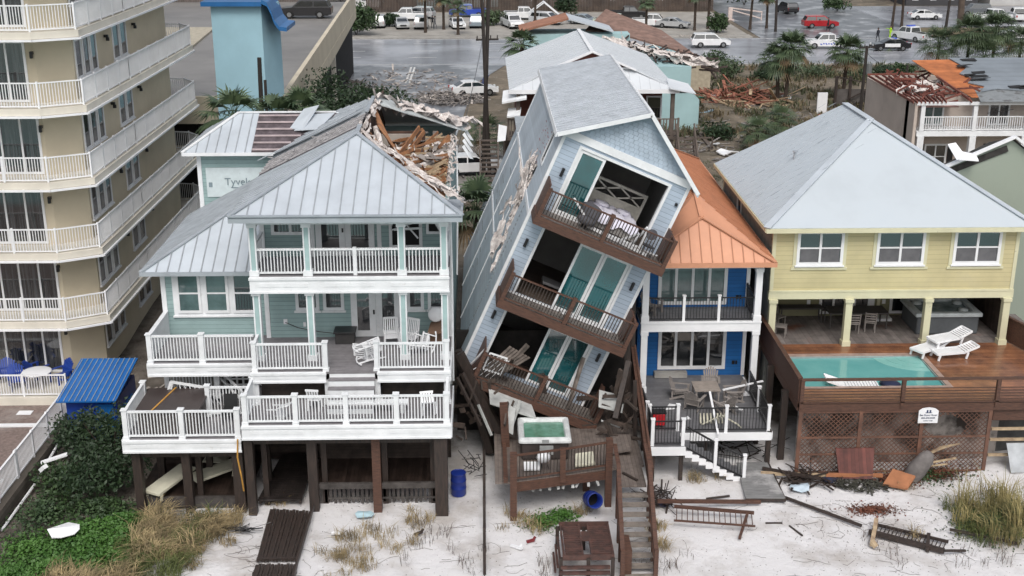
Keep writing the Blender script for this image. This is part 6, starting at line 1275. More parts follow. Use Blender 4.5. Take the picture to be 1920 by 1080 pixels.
b = MB(FRONT(48.6)); b.box(7.2, ZB+.02, 0, 8.6, ZB+.24, .35); b.build('door_step', GREY_C, BH)
# side decks and railings
b = MB(); b.box(7.46, 42.82, ZB-.32, 11.02, 42.9, ZB-.01); b.box(6.1, 41.62, ZB-.34, 7.5, 41.7, ZB-.01); b.box(6.07, 41.7, ZB-.34, 6.15, 48, ZB-.01); b.box(11.0, 42.9, ZB-.32, 11.08, 48.4, ZB-.01); b.each('fascia', WHITE2, BH)
bal_rail(BH, (7.6, 42.95, ZB), (10.9, 42.95, ZB), 1.0, WHITE2, BLACK, .12, 2, .12, (0, 1), True, cap=True)
bal_rail(BH, (10.9, 42.95, ZB), (10.9, 46.6, ZB), 1.0, WHITE2, BLACK, .12, 2, .12, (0, 0), True, cap=True)
bal_rail(BH, (6.25, 41.8, ZB), (7.4, 41.8, ZB), 1.0, WHITE2, BLACK, .13, 1, .11, (1, 1), True, cap=True); bal_rail(BH, (6.25, 41.8, ZB), (6.25, 46.6, ZB), 1.0, WHITE2, BLACK, .12, 3, .12, (0, 0), True, cap=True); bal_rail(BH, (6.3, 43.1, ZB), (7.4, 43.1, ZB), 1.0, WHITE2, BLACK, .12, 1, .12, (1, 1), True, cap=True)
for x, y, zt, s in ((6.3, 41.85, ZB-.3, .15), (7.38, 41.85, ZB-.3, .15), (8.6, 43.4, ZB-.3, .13), (10.95, 42.98, ZB+.05, .18), (10.95, 45, ZB-.3, .16), (6.3, 44.5, ZB-.3, .16), (6.5, 46.9, ZB-.3, .2), (11.05, 46.9, ZB-.3, .2), (8.8, 46.9, ZB-.3, .16)): b = MB(); b.box(x-s/2, y-s/2, -.4, x+s/2, y+s/2, zt); b.build('piling', DARKW, BH)
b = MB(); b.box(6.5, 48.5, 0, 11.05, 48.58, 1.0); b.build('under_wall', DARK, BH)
SS = empty('deck_stairs', (8.5, 42, 0), 'white stringer stairs with a black rail going down from the blue house deck', 'stairs')
n = 8
for i in range(n):
    t0 = i/n; x = 7.5+t0*2.15; z = ZB-.17-(ZB-.25)*t0; b = MB(); b.box(x, 41.75, z-.03, x+.30, 42.6, z); b.build('tread', DGD, SS); b = MB(); b.box(x-.0, 41.68, z-.3, x+.27, 41.74, z-.031); b.box(x, 41.75, z-.17, x+.02, 42.58, z-.031); b.build('stringer', WHITE2, SS)
bal_rail(SS, (7.55, 41.7, ZB-.15), (8.65, 41.7, ZB-.82), .95, BLACK, BLACK, .04, 1, .12, (0, 0), True); bal_rail(SS, (8.65, 41.7, ZB-.82), (9.75, 41.7, .1), .95, BLACK, BLACK, .04, 1, .12, (0, 0), True)
b = MB()
for x, z in ((8.65, ZB-.85), (9.78, .0)): b.box(x-.06, 41.64, z-.15, x+.06, 41.76, z+1.1); b.box(x-.08, 41.62, z+1.1, x+.08, 41.78, z+1.14)
b.each('newel_post', WHITE2, SS)
rp = empty('beach_ramp', (10.2, 41.5, 0), 'grey weathered board ramp half covered by sand at the foot of the white stairs', 'ramp')
b = MB(); a, c, d, e = Vector((9.5, 39.95, .22)), Vector((10.95, 39.9, .22)), Vector((10.98, 43.0, .16)), Vector((9.75, 43.0, .12))
for i in range(22): t0, t1 = i/22, (i+.9)/22; b.slab([a.lerp(e, t0), c.lerp(d, t0), c.lerp(d, t1), a.lerp(e, t1)], (0, 0, .03))
b.build('board', mat('grey_ramp', (.22, .22, .22), .7, .15, 2, stretch=(1, 4, 1), stain_or_sheen=((.5, .49, .49), .8, .55, .75)), rp); b = MB(); b.bar(c+Vector((0, -.02, -.05)), d, .05, .14); b.bar(a+Vector((0, -.02, -.05)), c+Vector((0, -.02, -.05)), .05, .1); b.each('joist', DARKW, rp)
# furniture on the blue house deck
WG = mat('weathered_grey_chair', (.26, .235, .22), .8, .1, 4); wa = adirondack('adirondack_chair', WG, 'x'); wu = {}
for x, y, z, rz, rx, ry, lab, zz in [(8.0, 46.2, ZB, 1.3, 0, 0, 'grey adirondack chair at the left side of the square deck table', 0), (9.35, 46.9, ZB, -.15, 0, 0, 'grey adirondack chair behind the square deck table', 0), (8.4, 45.2, ZB, 2.6, 0, 0, 'grey adirondack chair turned with its back to the beach in front of the table', 0), (9.5, 44.7, ZB, -2.6, 0, 0, 'light adirondack chair right of the table, near the deck railing', 0), (6.95, 47.9, ZM, .9, 0, 0, 'grey adirondack chair at the left end of the upper blue balcony', 0), (10.1, 45.9, ZB, -1.5, 0, 0, 'grey adirondack chair partly behind the table on its right', 0)]: place(wa, wu, (x, y, z), rz, lab, 'grey adirondack chairs', rx, ry, .92)
tb = empty('square_table', (8.95, 45.8, ZB), 'square grey table among the adirondack chairs', 'table'); b = MB(); b.box(-.52, -.5, .66, .52, .5, .70); b.build('tabletop', mat('table_tan', (.30, .26, .23), .7), tb, False)
for x in (-.45, .45):
    for y in (-.43, .43): b = MB(); b.bar((x, y, 0), (x, y, .66), .06); b.build('leg', WG, tb, False)
b = MB(); b.bar((9.6, 45.6, 2.1), (11.3, 45.9, 2.35), .1, .04); b.bar((9.6, 44.9, 1.9), (10.2, 44.5, 1.7), .1, .04); b.slab([(10.0, 46.2, 1.52), (10.9, 46.3, 1.52), (10.8, 46.7, 1.54), (10.2, 46.6, 1.55)], (0, 0, .02)); b.bar((8.9, 42.6, 1.55), (9.0, 45.2, 2.2), .08, .05)
tag(b.build('fallen_white_boards', WHITE2), 'white boards thrown across the right side of the blue house deck', 'boards')
b = MB(); b.slab([(7.2, 45.0, 1.505), (7.6, 45.1, 1.505), (7.7, 45.5, 1.505), (7.45, 45.6, 1.505)], (0, 0, .02)); b.slab([(7.8, 44.1, 1.505), (8.1, 44.1, 1.505), (8.0, 44.4, 1.505)], (0, 0, .02)); tag(b.build('paper_scrap', WHITE2), 'white scraps on the left of the blue house deck', 'scraps')
rc_ = empty('red_cooler', (6.75, 43.5, ZB), 'red and black folded item behind the landing railing', 'cooler'); b = MB(); b.box(-.28, -.18, .1, .22, .18, .6); b.build('body', mat('red_plastic', (.6, .02, .03), .5), rc_, False, bevel=.04); b = MB(); b.box(-.3, -.2, .605, .24, .2, .66); b.build('lid', BLACK, rc_, False)
b = MB()
for i in range(8): b.bar((8.4+i*.14, 43.6, 1.56), (8.5+i*.14, 44.4, 1.62), .07, .02)
b.tube([(8.4, 43.4, 1.6), (9.2, 43.6, 1.9), (9.8, 43.4, 1.6), (9.9, 43.2, 1.55)], .03); tag(b.build('broken_lounger', CREAM), 'broken cream slatted lounger behind the deck railing of the blue house', 'lounger')
gr_ = empty('grill', (6.6, 47.6, ZM), 'dark grill and clutter at the left of the upper blue balcony', 'grill'); b = MB(); b.lathe([(0, .1), (.2, .12), (.26, .25), (.2, .4), (0, .45)], n=12); b.build('bowl', BLACK, gr_, False, True); b = MB(); b.bar((-.2, 0, .1), (.2, .1, .02), .03); b.build('leg', BLACK, gr_, False)
# ================================================================ YELLOW HOUSE
YEL = mat('pale_yellow_siding', (.60, .535, .31), .7, .06, .8, wave=('Z', .20, .35), stain_or_sheen=((.52, .47, .30), 1.2, .5, .85)); YT = mat('cream_trim', (.62, .60, .42), .7, .06, 1, stain_or_sheen=((.3, .28, .2), 4, .66, .75)); YD = mat('olive_wall', (.24, .23, .14), .8, .1, 1)
WRP = mat('torn_grey_wrap', (.27, .28, .26), .8, .15, 2, stain_or_sheen=((.06, .06, .06), 1.6, .62, .66))
YH = empty('beach_house', (17, 48, 0), 'pale yellow house with a plain light grey hip roof above a pool deck', 'house')
YX0, YX1, YY, ZY = 11.85, 22.05, 48.1, 3.04
b = MB(); b.box(YX0, YY, 5.4, YX1, YY+.2, 8.3); b.box(YX1-.2, YY+.2, 5.4, YX1, 59, 8.3); b.box(YX0, 58.8, .5, YX1, 59, 8.3); b.box(YX0+.1, YY+.1, 5.36, YX1-.1, 58.8, 5.42); b.build('wall', YEL, YH)
b = MB(); b.box(YX0, YY+.2, 5.4, YX0+.2, 58.8, 8.3); b.box(YX0+.02, YY+.2, .4, YX0+.2, 58.8, 5.39); b.each('side_wall', WRP, YH)
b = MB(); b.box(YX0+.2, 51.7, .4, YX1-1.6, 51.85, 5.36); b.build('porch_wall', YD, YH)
b = MB(); b.box(YX1-1.6, 51.7, .4, YX1, 51.85, 5.36); b.build('passage_shade', DARK, YH)  # black panel stands in for the shade of the passage
rf = MB(); yl, yr, yb = 11.42, 22.52, 59.4; F1, F2, B1, B2, R1, R2 = (yl, 47.6, 8.32), (yr, 47.6, 8.32), (yl, yb, 8.32), (yr, yb, 8.32), (16.97, 53.0, 11.7), (16.97, 57.0, 11.7)
YR = mat('plain_roof_membrane', (.52, .57, .61), .45, .05, .35, metal=.12, bump=.25, bscale=1.1, stain_or_sheen=((.45, .50, .545), .35, .48, .8)); SEAM['plain_roof_membrane'] = mat('membrane_seam', (.40, .44, .48))
roofplane(rf, [F1, F2, R1], None); roofplane(rf, [F1, B1, R2, R1], (0, 1, 0), .6, rh=.015, rw=.02); roofplane(rf, [F2, B2, R2, R1], (0, 1, 0), .6, rh=.015, rw=.02); roofplane(rf, [B1, B2, R2], None); yro = rf.build('roof', YR, YH)
b = MB(); b.bar(Vector(F1)+Vector((0, 0, .03)), Vector(R1)+Vector((0, 0, .03)), .3, .04); b.bar(Vector(R1)+Vector((0, 0, .03)), Vector(R2)+Vector((0, 0, .03)), .3, .04); b.bar(Vector(F2)+Vector((0, 0, .03)), Vector(R1)+Vector((0, 0, .03)), .3, .04); b.each('ridge_cap', GALV, yro)
b = MB(); b.cyl((13.9, 53.6, 9.7), (13.9, 53.6, 10.15), .06); b.cyl((13.9, 53.6, 10.15), (13.9, 53.6, 10.2), .11); b.build('vent', GALV_D, yro)
b = MB()
for _ in range(26): t = r4.random(); y = r4.uniform(49, 57); p = Vector((yl+t*5.3, y+t*1.6, 8.36+t*3.24)); b.bar(p, p+Vector((.35, r4.uniform(-.05, .05), .215)), .012, .012)
b.build('seam_tear', GALV_D, yro)
b = MB(); b.box(yl, 47.55, 8.12, yr, 47.62, 8.3); b.box(yl-.04, 47.6, 8.14, yl+.01, yb, 8.3); b.box(yr, 47.6, 8.14, yr+.04, yb, 8.3); b.box(yl+.02, 47.62, 8.12, yr-.02, 48.09, 8.16); b.box(YX0-.05, YY-.06, 5.12, YX1+.05, YY+.16, 5.42); b.box(YX0-.03, YY-.08, 5.42, YX1+.03, YY+.0, 5.5); b.box(YX0-.02, YY-.03, 5.5, YX0+.13, YY+.1, 8.12); b.box(YX1-.13, YY-.03, 5.5, YX1+.02, YY+.1, 8.12); b.each('trim', YT, YH)
for x in (12.0, 15.2, 18.55, 21.85):
    b = MB(); b.box(x-.14, 47.95, ZY, x+.14, 48.23, 5.12); b.box(x-.18, 47.9, ZY, x+.18, 48.27, ZY+.22); b.box(x-.18, 47.9, 4.98, x+.18, 48.27, 5.118); b.build('column', YT, YH)
for u0, u1 in ((12.85, 14.78), (16.15, 18.15), (19.35, 21.32)):
    f_ = window(YH, FRONT(YY), u0, u1, 6.6, 8.07, .12, mv=((u0+u1)/2,), mh=(7.33,), fm=WHITE2, gm=GLASS, sill=True, out=.06)
    b = MB(FRONT(YY)); b.box(u0+.15, 6.72, -.01, (u0+u1)/2-.06, 7.30, .018); b.box((u0+u1)/2+.06, 6.72, -.01, u1-.15, 7.30, .018); b.build('insect_screen', mat('grey_screen', (.13, .13, .14), .8), f_)
    b = MB(FRONT(YY)); b.box(u0-.14, 6.5, 0, u0-.002, 8.1, .035); b.box(u1+.002, 6.5, 0, u1+.14, 8.1, .035); b.box(u0-.2, 6.4, 0, u1+.2, 6.499, .06); b.build('window_trim', YT, f_)
PW = FRONT(51.7)
window(YH, PW, 12.4, 14.3, 4.0, 5.0, .1, mv=(13.3,), fm=WHITE2); window(YH, PW, 15.0, 16.3, ZY+.1, 5.2, .12, mv=(15.65,), fm=WHITE2, name='door'); dw = window(YH, PW, 16.35, 17.5, ZY+.1, 5.2, .3, fm=WHITE2, name='door'); window(YH, PW, 18.2, 20.2, ZY+.1, 5.2, .12, mv=(19.2,), fm=WHITE2, name='sliding_door')
b = MB(PW); b.box(17.62, ZY, 0, 17.75, 5.2, .06); b.box(20.3, ZY, 0, 20.45, 5.3, .1); b.each('trim_board', YT, YH)
b = MB(PW); b.box(14.45, 3.6, 0, 14.6, 3.8, .04); b.box(17.85, 3.6, 0, 18.0, 3.8, .04); b.each('outlet', WHITE2, YH)
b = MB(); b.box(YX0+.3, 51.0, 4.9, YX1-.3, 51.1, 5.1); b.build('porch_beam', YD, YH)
window(YH, LEFT(YX0), 54.5, 55.4, 6.6, 7.9, .08)
# pool deck
WET = mat('wet_red_deck', (.30, .135, .07), .22, .2, 1.5, wave=('Y', .14, .6), col2=(.15, .07, .045)); PAV = mat('porch_pavers', (.20, .175, .165), .8, .2, 2, wave=('X', .25, .4), stain_or_sheen=((.13, .06, .04), .5, .55, .68)); LAT = mat('lattice_brown', (.175, .085, .056), .65, .25, 2, col2=(.09, .048, .035))
PD = empty('pool_deck', (17, 45, 0), 'raised brown wooden pool deck in front of the yellow house', 'deck')
px0, px1, py0, py1 = 12.42, 17.95, 43.65, 46.85
b = MB(); b.box(11.85, 42.25, ZY-.12, 24, py0-.22, ZY); b.box(11.85, py0-.22, ZY-.12, px0-.22, py1+.22, ZY); b.box(px1+.22, py0-.22, ZY-.12, 24, py1+.22, ZY); b.box(11.85, py1+.22, ZY-.12, 24, 48.2, ZY); b.each('decking', WET, PD)
b = MB(); b.box(11.85, 48.21, ZY-.12, 24, 51.7, ZY); b.build('porch_floor', PAV, PD)
b = MB(); b.box(px0-.21, py0-.21, ZY-.1, px1+.21, py0, ZY+.02); b.box(px0-.21, py1, ZY-.1, px1+.21, py1+.21, ZY+.02); b.box(px0-.21, py0, ZY-.1, px0, py1, ZY+.02); b.box(px1, py0, ZY-.1, px1+.21, py1, ZY+.02); b.each('coping', mat('pink_coping', (.36, .26, .22), .6, .15, 3), PD)
b = MB(); b.box(px0, py0, ZY-.9, px1, py0+.04, ZY-.02); b.box(px0, py1-.04, ZY-.9, px1, py1, ZY-.02); b.box(px0, py0, ZY-.9, px0+.04, py1, ZY-.02); b.box(px1-.04, py0, ZY-.9, px1, py1, ZY-.02); b.box(px0, py0, ZY-.95, px1, py1, ZY-.9); b.build('pool_shell', mat('pool_tile', (.30, .36, .36), .4, .1, 5), PD)
b = MB()
for k, r_ in enumerate((1.9, 1.45, 1.0)):
    pts = [(px1-.02, py1-.02, 0)]+[(px1-.02-r_*sin(t), py1-.02-r_*.8*cos(t), 0) for t in [i*pi/2/10 for i in range(11)]]; b.slab([(x, y, ZY-.088+.012*k) for x, y, _ in pts], (0, 0, .008))
b.build('pool_step', mat('pool_step', (.22, .48, .45), .2, .05, 2, stain_or_sheen=None), PD)
b = MB(); b.poly([(px0+.02, py0+.02, ZY-.09), (px1-.02, py0+.02, ZY-.09), (px1-.02, py1-.02, ZY-.09), (px0+.02, py1-.02, ZY-.09)]); b.build('water', mat('pool_water', (.16, .40, .39), .05, .1, .4, bump=.12, bscale=3, col2=(.10, .33, .33)), PD)
b = MB(); b.box(11.8, 42.1, 2.7, 24, 42.24, 3.0); b.box(11.75, 42.2, 2.7, 11.85, 50, 3.0); b.box(11.82, 42.06, 3.05, 24, 42.1, 3.1); b.each('rim_beam', BROWN, PD)
fe = empty('deck_fence', (17, 42.15, ZY), 'low slatted brown fence along the pool deck edge', 'fence')
b = MB()
for i in range(5): b.box(11.9, 42.12, ZY+.10+i*.115, 24, 42.14, ZY+.135+i*.115)
b.build('slat', BROWN, fe)
b = MB(); b.box(11.8, 42.05, ZY+.92, 24, 42.22, ZY+.98)
for x in (11.87, 15.7, 19.3, 22.9): b.box(x-.07, 42.06, ZY-.2, x+.07, 42.2, ZY+.92)
b.each('post', BROWN, fe)
fe = empty('side_fence', (11.8, 46, ZY), 'solid dark brown board fence along the left side of the pool deck', 'fence')
b = MB(); b.box(11.76, 42.2, ZY-.2, 11.83, 50.2, ZY+.95); b.box(11.70, 42.2, ZY+.95, 11.88, 50.2, ZY+1.02); b.build('board_panel', BROWN, fe)
for y in (43.5, 46, 48.5): b = MB(); b.box(11.5, y, -.3, 11.75, y+.22, ZY-.1); b.each('post', DARKW, fe)
fe = empty('side_fence', (22.6, 47, ZY), 'brown board fence along the right side of the pool deck by the last yellow column', 'fence')
b = MB(); b.bar((22.1, 48.6, ZY+.55), (23.6, 43.2, ZY+.55), .06, 1.0); b.bar((22.1, 48.6, ZY+1.1), (23.6, 43.2, ZY+1.1), .14, .06); b.build('board_panel', BROWN, fe)
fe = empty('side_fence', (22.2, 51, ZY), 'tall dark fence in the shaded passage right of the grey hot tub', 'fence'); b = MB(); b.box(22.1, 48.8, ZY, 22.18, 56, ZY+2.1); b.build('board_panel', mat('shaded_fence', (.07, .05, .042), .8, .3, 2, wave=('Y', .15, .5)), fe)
# lattice skirt
LW = empty('lattice_wall', (15.5, 42.2, 0), 'tall reddish brown diagonal lattice wall under the pool deck, broken near its right end', 'lattice')
b = MB(); x0, x1, z0, z1 = 11.95, 19.1, .15, 2.66; sp_ = .185
hole = lambda x, z: (abs(x-17.5)/.75)**2+((z-2.0)/.42)**2 < 1
k = x0-(z1-z0)
while k < x1:
    for sgn in (1, -1):
        pts = []
        for s_ in range(41):
            z = z0+(z1-z0)*s_/40; x = k+(z-z0) if sgn > 0 else k+(z1-z); pts.append((x, z) if x0 < x < x1 and not hole(x, z) else None)
        run = []
        for p in pts+[None]:
            if p: run.append(p)
            else:
                if len(run) > 1: b.bar((run[0][0], 42.2+.012*sgn, run[0][1]), (run[-1][0], 42.2+.012*sgn, run[-1][1]), .035, .014, up=(0, 1, 0)) if False else b.slab([(run[0][0]-.022, 42.2+.012*sgn, run[0][1]), (run[0][0]+.022, 42.2+.012*sgn, run[0][1]), (run[-1][0]+.022, 42.2+.012*sgn, run[-1][1]), (run[-1][0]-.022, 42.2+.012*sgn, run[-1][1])], (0, .011, 0))
                run = []
    k += sp_
b.build('lattice', LAT, LW)
b = MB()
for x in (11.9, 14.2, 16.55, 19.15): b.box(x-.07, 42.12, -.3, x+.07, 42.18, 2.69)
for z in (.1, .85, 1.55, 2.62): b.box(11.97, 42.13, z, 19.08, 42.17, z+.07)
b.each('frame', LAT, LW)
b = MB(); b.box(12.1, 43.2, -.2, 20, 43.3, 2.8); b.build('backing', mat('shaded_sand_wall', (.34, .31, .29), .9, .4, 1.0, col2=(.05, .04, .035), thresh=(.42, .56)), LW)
for i in range(9): pass
b = MB()
for i in range(8): b.bar((16.7+i*.05, 42.05, .7+i*.05), (17.3+i*.08, 41.9-.05*i, 1.3+.04*i), .03, .05)
b.bar((16.8, 41.95, .55), (17.9, 41.8, .85), .06, .06); b.bar((16.8, 42, .4), (17.6, 41.8, .6), .05, .05); tag(b.build('splintered_lattice', RAWL), 'pale splintered lattice strips sticking out of the broken wall', 'wood splinters')
RFm = empty('right_frame', (21.5, 42.3, 0), 'open wooden framing with pale horizontal rails at the right end of the pool deck', 'framing')
b = MB()
for z in (.7, 1.35, 1.8): b.box(19.3, 42.2, z, 24, 42.3, z+.09)
b.each('rail', RAWL, RFm); b = MB(); 
for x in (20.9, 21.05, 23): b.box(x-.08, 42.31, 0, x+.08, 42.45, 2.7)
b.each('post', DARKW, RFm); b = MB(); b.box(19.3, 42.25, 2.2, 24, 42.3, 2.65); b.build('board', BROWN, RFm); b = MB(); b.box(19.3, 43.6, 0, 24, 43.7, 2.7); b.build('backing', mat('grey_back', (.12, .12, .12), .9, .3, 1), RFm)
b = MB(); b.slab([(20.0, 41.6, .3), (21.4, 41.5, .35), (21.5, 42.0, 1.35), (19.9, 42.1, 1.3)], (0, .05, 0)); tag(b.build('metal_sheet', mat('dented_sheet', (.36, .38, .40), .35, .15, 1.5, metal=.4, bump=.5, bscale=3)), 'dented grey metal sheet leaning at the right end of the pool deck', 'metal sheet')
# sign on the lattice
sg = empty('house_sign', (16.75, 42.0, 2.5), 'white scalloped sign on the lattice wall below the pool fence', 'sign')
b = MB(); b.slab([(16.35, 42.02, 2.22), (17.1, 42.02, 2.22), (17.1, 42.02, 2.72), (16.97, 42.02, 2.82), (16.73, 42.02, 2.86), (16.48, 42.02, 2.82), (16.35, 42.02, 2.72)], (0, .04, 0)); sb_ = b.build('board', WHITE2, sg)
INK2 = mat('blue_ink', (.03, .05, .12), .7)
text('Sea Dune Haven', (16.725, 42.012, 2.55), .10, INK2, sb_); text('850-258-8355', (16.725, 42.012, 2.43), .095, INK2, sb_); text('vacation rental', (16.725, 42.012, 2.32), .06, INK2, sb_)
b = MB(); b.box(16.64, 42.008, 2.66, 16.70, 42.016, 2.76); b.box(16.75, 42.008, 2.66, 16.81, 42.016, 2.76); b.box(16.6, 42.008, 2.64, 16.85, 42.016, 2.66); b.build('emblem', INK2, sb_)
# on the pool deck
hb = empty('hot_tub', (19.95, 50.2, ZY), 'large grey hot tub with a white rim on the yellow house porch', 'hot tub')
b = MB(); b.box(-1.35, -1.0, 0, 1.35, 1.0, .85); b.build('cabinet', mat('slate_cabinet', (.10, .11, .12), .6, .1, 2), hb, False, bevel=.08)
b = MB(); rring(b, 1.45, 1.1, 1.15, .8, .84, 1.0); b.build('rim', mat('acrylic_pale', (.5, .55, .57), .3), hb, False, bevel=.05)
b = MB(); b.poly([(-1.17, -.82, .88), (1.17, -.82, .88), (1.17, .82, .88), (-1.17, .82, .88)]); b.build('water', mat('tub_water', (.14, .19, .21), .1, .2, 3, col2=(.30, .36, .38)), hb, False)
b = MB()
for x, y in ((-.9, .5), (.9, .5), (.8, -.5)): b.lathe([(.22, .9), (.2, 1.0), (0, 1.04)], (x, y, 0), 10)
b.build('headrest', mat('acrylic_pale', (.5, .55, .57)), hb, False, True)
pl = lounger('pool_lounger', WHITE2, 'w', 'white pool loungers'); pu2 = {}
place(pl, pu2, (18.5, 47.1, ZY+.02), R(-58), 'white pool lounger nearest the pool, lowest of the heap of three', s=.92); place(pl, pu2, (19.3, 46.6, ZY+.02), R(-80), 'white pool lounger on the near side of the heap of three', s=.92); place(pl, pu2, (19.35, 47.45, ZY+.30), R(-68), 'white pool lounger thrown on top of the other two', ry=.05, s=.92)
place(pl, pu2, (14.3, 44.0, ZY-.33), R(86), 'white lounger floating half sunk in the pool behind the slatted fence')
um = MB(); um.lathe([(0, .0), (.42, .04), (.30, .12), (0, .2)], (0, 0, 0), 14); o = um.build('float', mat('navy_float', (.01, .015, .05), .5), smooth=True); o.location = (15.85, 44.0, ZY-.08); tag(o, 'dark navy round float in the pool near the fence', 'float')
def simple_table(loc, label, w_, d_, h, m):
    r = empty('porch_table', loc, label, 'table'); b = MB(); b.box(-w_/2, -d_/2, h-.05, w_/2, d_/2, h); b.build('tabletop', m, r, False)
    for x in (-w_/2+.06, w_/2-.06):
        for y in (-d_/2+.06, d_/2-.06): b = MB(); b.bar((x, y, 0), (x, y, h-.05), .05); b.build('leg', m, r, False)
DKF = mat('dark_furniture', (.06, .055, .055), .6)
simple_table((16.3, 50.4, ZY), 'long dark dining table on the yellow house porch behind the second column', 2.6, 1.0, .75, DKF); simple_table((14.0, 51.0, ZY), 'dark sideboard table against the porch wall left of the dining table', 1.9, .55, .7, DKF)
def porch_chair(label):
    r = empty('porch_chair', (0, 0, 0), label, 'chair', 'grey chairs on the yellow house porch'); b = MB(); b.box(-.24, -.24, .42, .24, .24, .46); b.build('seat', WG, r, False); b = MB()
    for i in range(4): b.bar((-.22, .24+.02*i, .52+i*.12), (.22, .24+.02*i, .52+i*.12), .03, .06)
    b.bar((-.23, .23, .4), (-.23, .32, .95), .04); b.bar((.23, .23, .4), (.23, .32, .95), .04); b.build('backrest', WG, r, False)
    for x in (-.21, .21):
        for y in (-.21, .21): b = MB(); b.bar((x, y, 0), (x, y, .43), .04); b.build('leg', WG, r, False)
    return r
pch = porch_chair('c'); pcu = {}
for x, y, rz, lab in ((15.95, 49.6, 3.1, 'grey slatted chair with its back to the pool at the middle of the dining table'), (16.75, 49.75, 2.9, 'grey slatted chair right of the second column at the dining table'), (12.75, 49.3, 1.2, 'grey slatted chair by the left column, nearest the side fence'), (12.9, 50.5, .6, 'grey slatted chair in the far left corner of the yellow porch')): place(pch, pcu, (x, y, ZY), rz, lab)
b = MB(); b.box(17.3, 50.9, ZY+.0, 18.1, 51.4, ZY+.12); tag(b.build('door_mat_board', WHITE2), 'flat white board lying at the yellow house porch door', 'board')
# ================================================================ FAR RIGHT: SAGE HOUSE, MOTEL
SG = empty('sage_house', (27, 56, 0), 'sage green gabled house at the right edge behind the yellow house, its roof edge torn', 'house')
b = MB(); b.slab([(22.75, 56, .5), (31, 56, .5), (31, 56, 5.5), (24.75, 56, 10.15), (22.75, 56, 9.3), (21.9, 56, 8.9), (21.9, 56, .5)], (0, .25, 0)); b.box(21.92, 56.26, .5, 30.9, 65, 6.8); b.build('wall', mat('sage_stucco', (.30, .345, .29), .8, .05, .3, stain_or_sheen=((.25, .29, .25), .3, .45, .8)), SG)
b = MB(); b.bar((20.6, 55.85, 8.45), (24.75, 55.85, 10.32), .22, .12); b.bar((24.75, 55.85, 10.32), (29.8, 55.85, 6.6), .3, .12); b.each('roof_trim', WHITE2, SG)
b = MB(); b.slab([(20.6, 55.98, 8.3), (24.7, 55.98, 10.15), (24.3, 57.6, 9.6), (20.6, 57.2, 7.9)], (0, 0, .1)); b.slab([(24.75, 55.98, 10.1), (29.9, 55.98, 6.3), (29.9, 57.2, 5.9), (24.4, 57.6, 9.55)], (0, 0, .1)); b.bar((20.8, 56, 8.2), (24.5, 55.94, 9.75), .03, .3); b.build('roof', mat('torn_black_felt', (.04, .038, .036), .9, .3, 3), SG)
b = MB(); b.slab([(22.0, 55.3, 9.35), (22.9, 55.2, 9.3), (23.0, 55.9, 9.45), (22.2, 55.9, 9.6)], (0, 0, .06)); b.slab([(21.9, 55.3, 9.35), (22.4, 55.4, 9.4), (22.0, 55.9, 10.0), (21.6, 55.8, 9.95)], (0, 0, .05)); b.build('loose_flashing', WHITE2, SG)
MOB = mat('motel_beige', (.52, .45, .40), .85, .06, .4, stain_or_sheen=((.36, .30, .27), .5, .5, .85)); MT = empty('motel', (40, 82, 1), 'two-storey beige motel with a white gallery and a torn open roof', 'motel')
mx0, my, mg, mr_ = 29.3, 82.0, 5.25, 7.3
b = MB(); b.box(mx0, my+1.8, 1, 75, my+2.0, mr_); b.box(mx0-.1, my-.05, 1, mx0+.1, 93, mr_-.1); b.box(mx0-.1, my+1.2, 1, mx0+.6, my+1.79, mr_); b.box(mx0, 93, 1, 75, 93.2, mr_); b.build('wall', MOB, MT)
b = MB(); b.box(mx0+.2, my, mg-.35, 75, my+1.8, mg); b.box(mx0, my-.1, mr_-.25, 75, my+.1, mr_-.05); b.each('gallery_beam', WHITE, MT)
railing(MT, (mx0+.5, my+.1, mg), (mx0+22, my+.1, mg), 1.0, WHITE, .15, .16, nposts=6, bal=.05)
for i in range(9):
    x = mx0+.5+i*3.6; b = MB(); b.box(x-.14, my-.02, mg, x+.14, my+.24, mr_-.25); b.box(x-.22, my-.05, 1, x+.22, my+.35, mg-.36); b.build('column', WHITE, MT)
for i in range(6):
    x = mx0+1.1+i*4.6
    window(MT, FRONT(my+1.8), x, x+1.5, mg+.05, mg+1.85, .12, mv=(x+.75,), gm=GLASS if i else GLASSG, name='door'); window(MT, FRONT(my+1.8), x+.4, x+2.0, 2.2, 4.0, .12, mv=(x+1.2,), mh=(3.1,)); 
    b = MB(FRONT(my+1.8)); b.box(x-.05, 2.2, 0, x+.35, 4.0, .05); b.box(x+2.05, 2.2, 0, x+2.45, 4.0, .05); b.each('shutter', BLACK, MT)
RFE = mat('motel_grey_felt', (.22, .25, .28), .6, .08, .6, wave=('Y', .9, .3)); ORP = mat('orange_plywood', (.48, .16, .055), .75, .15, 1.5, wave=('Y', .6, .3)); RED = mat('red_brown_rafters', (.22, .07, .05), .8, .3, 3, col2=(.12, .045, .035))
def ms(x, t): return (x, my-.4+t*9.0, mr_+t*1.55)
b = MB(); pts = [ms(34.4, 1), ms(34.9, .75), ms(34.0, .62), ms(34.6, .5), ms(33.9, .40), ms(34.8, .32), ms(34.2, .2), ms(35.5, .26), ms(37, .22), ms(39, .26), ms(40.5, .2), ms(75, .24), ms(75, 1)]
b.slab([Vector(p)+Vector((0, 0, .08)) for p in pts], (0, 0, .06)); b.build('roof', RFE, MT)
b = MB(); b.slab([ms(33.5, 0), ms(75, 0), ms(75, .3), ms(34, .3)], (0, 0, .04)); b.build('roof_lower', mat('motel_roof_grey', (.26, .28, .29), .6, .2, 1, stain_or_sheen=((.10, .10, .10), 1, .5, .6)), MT)
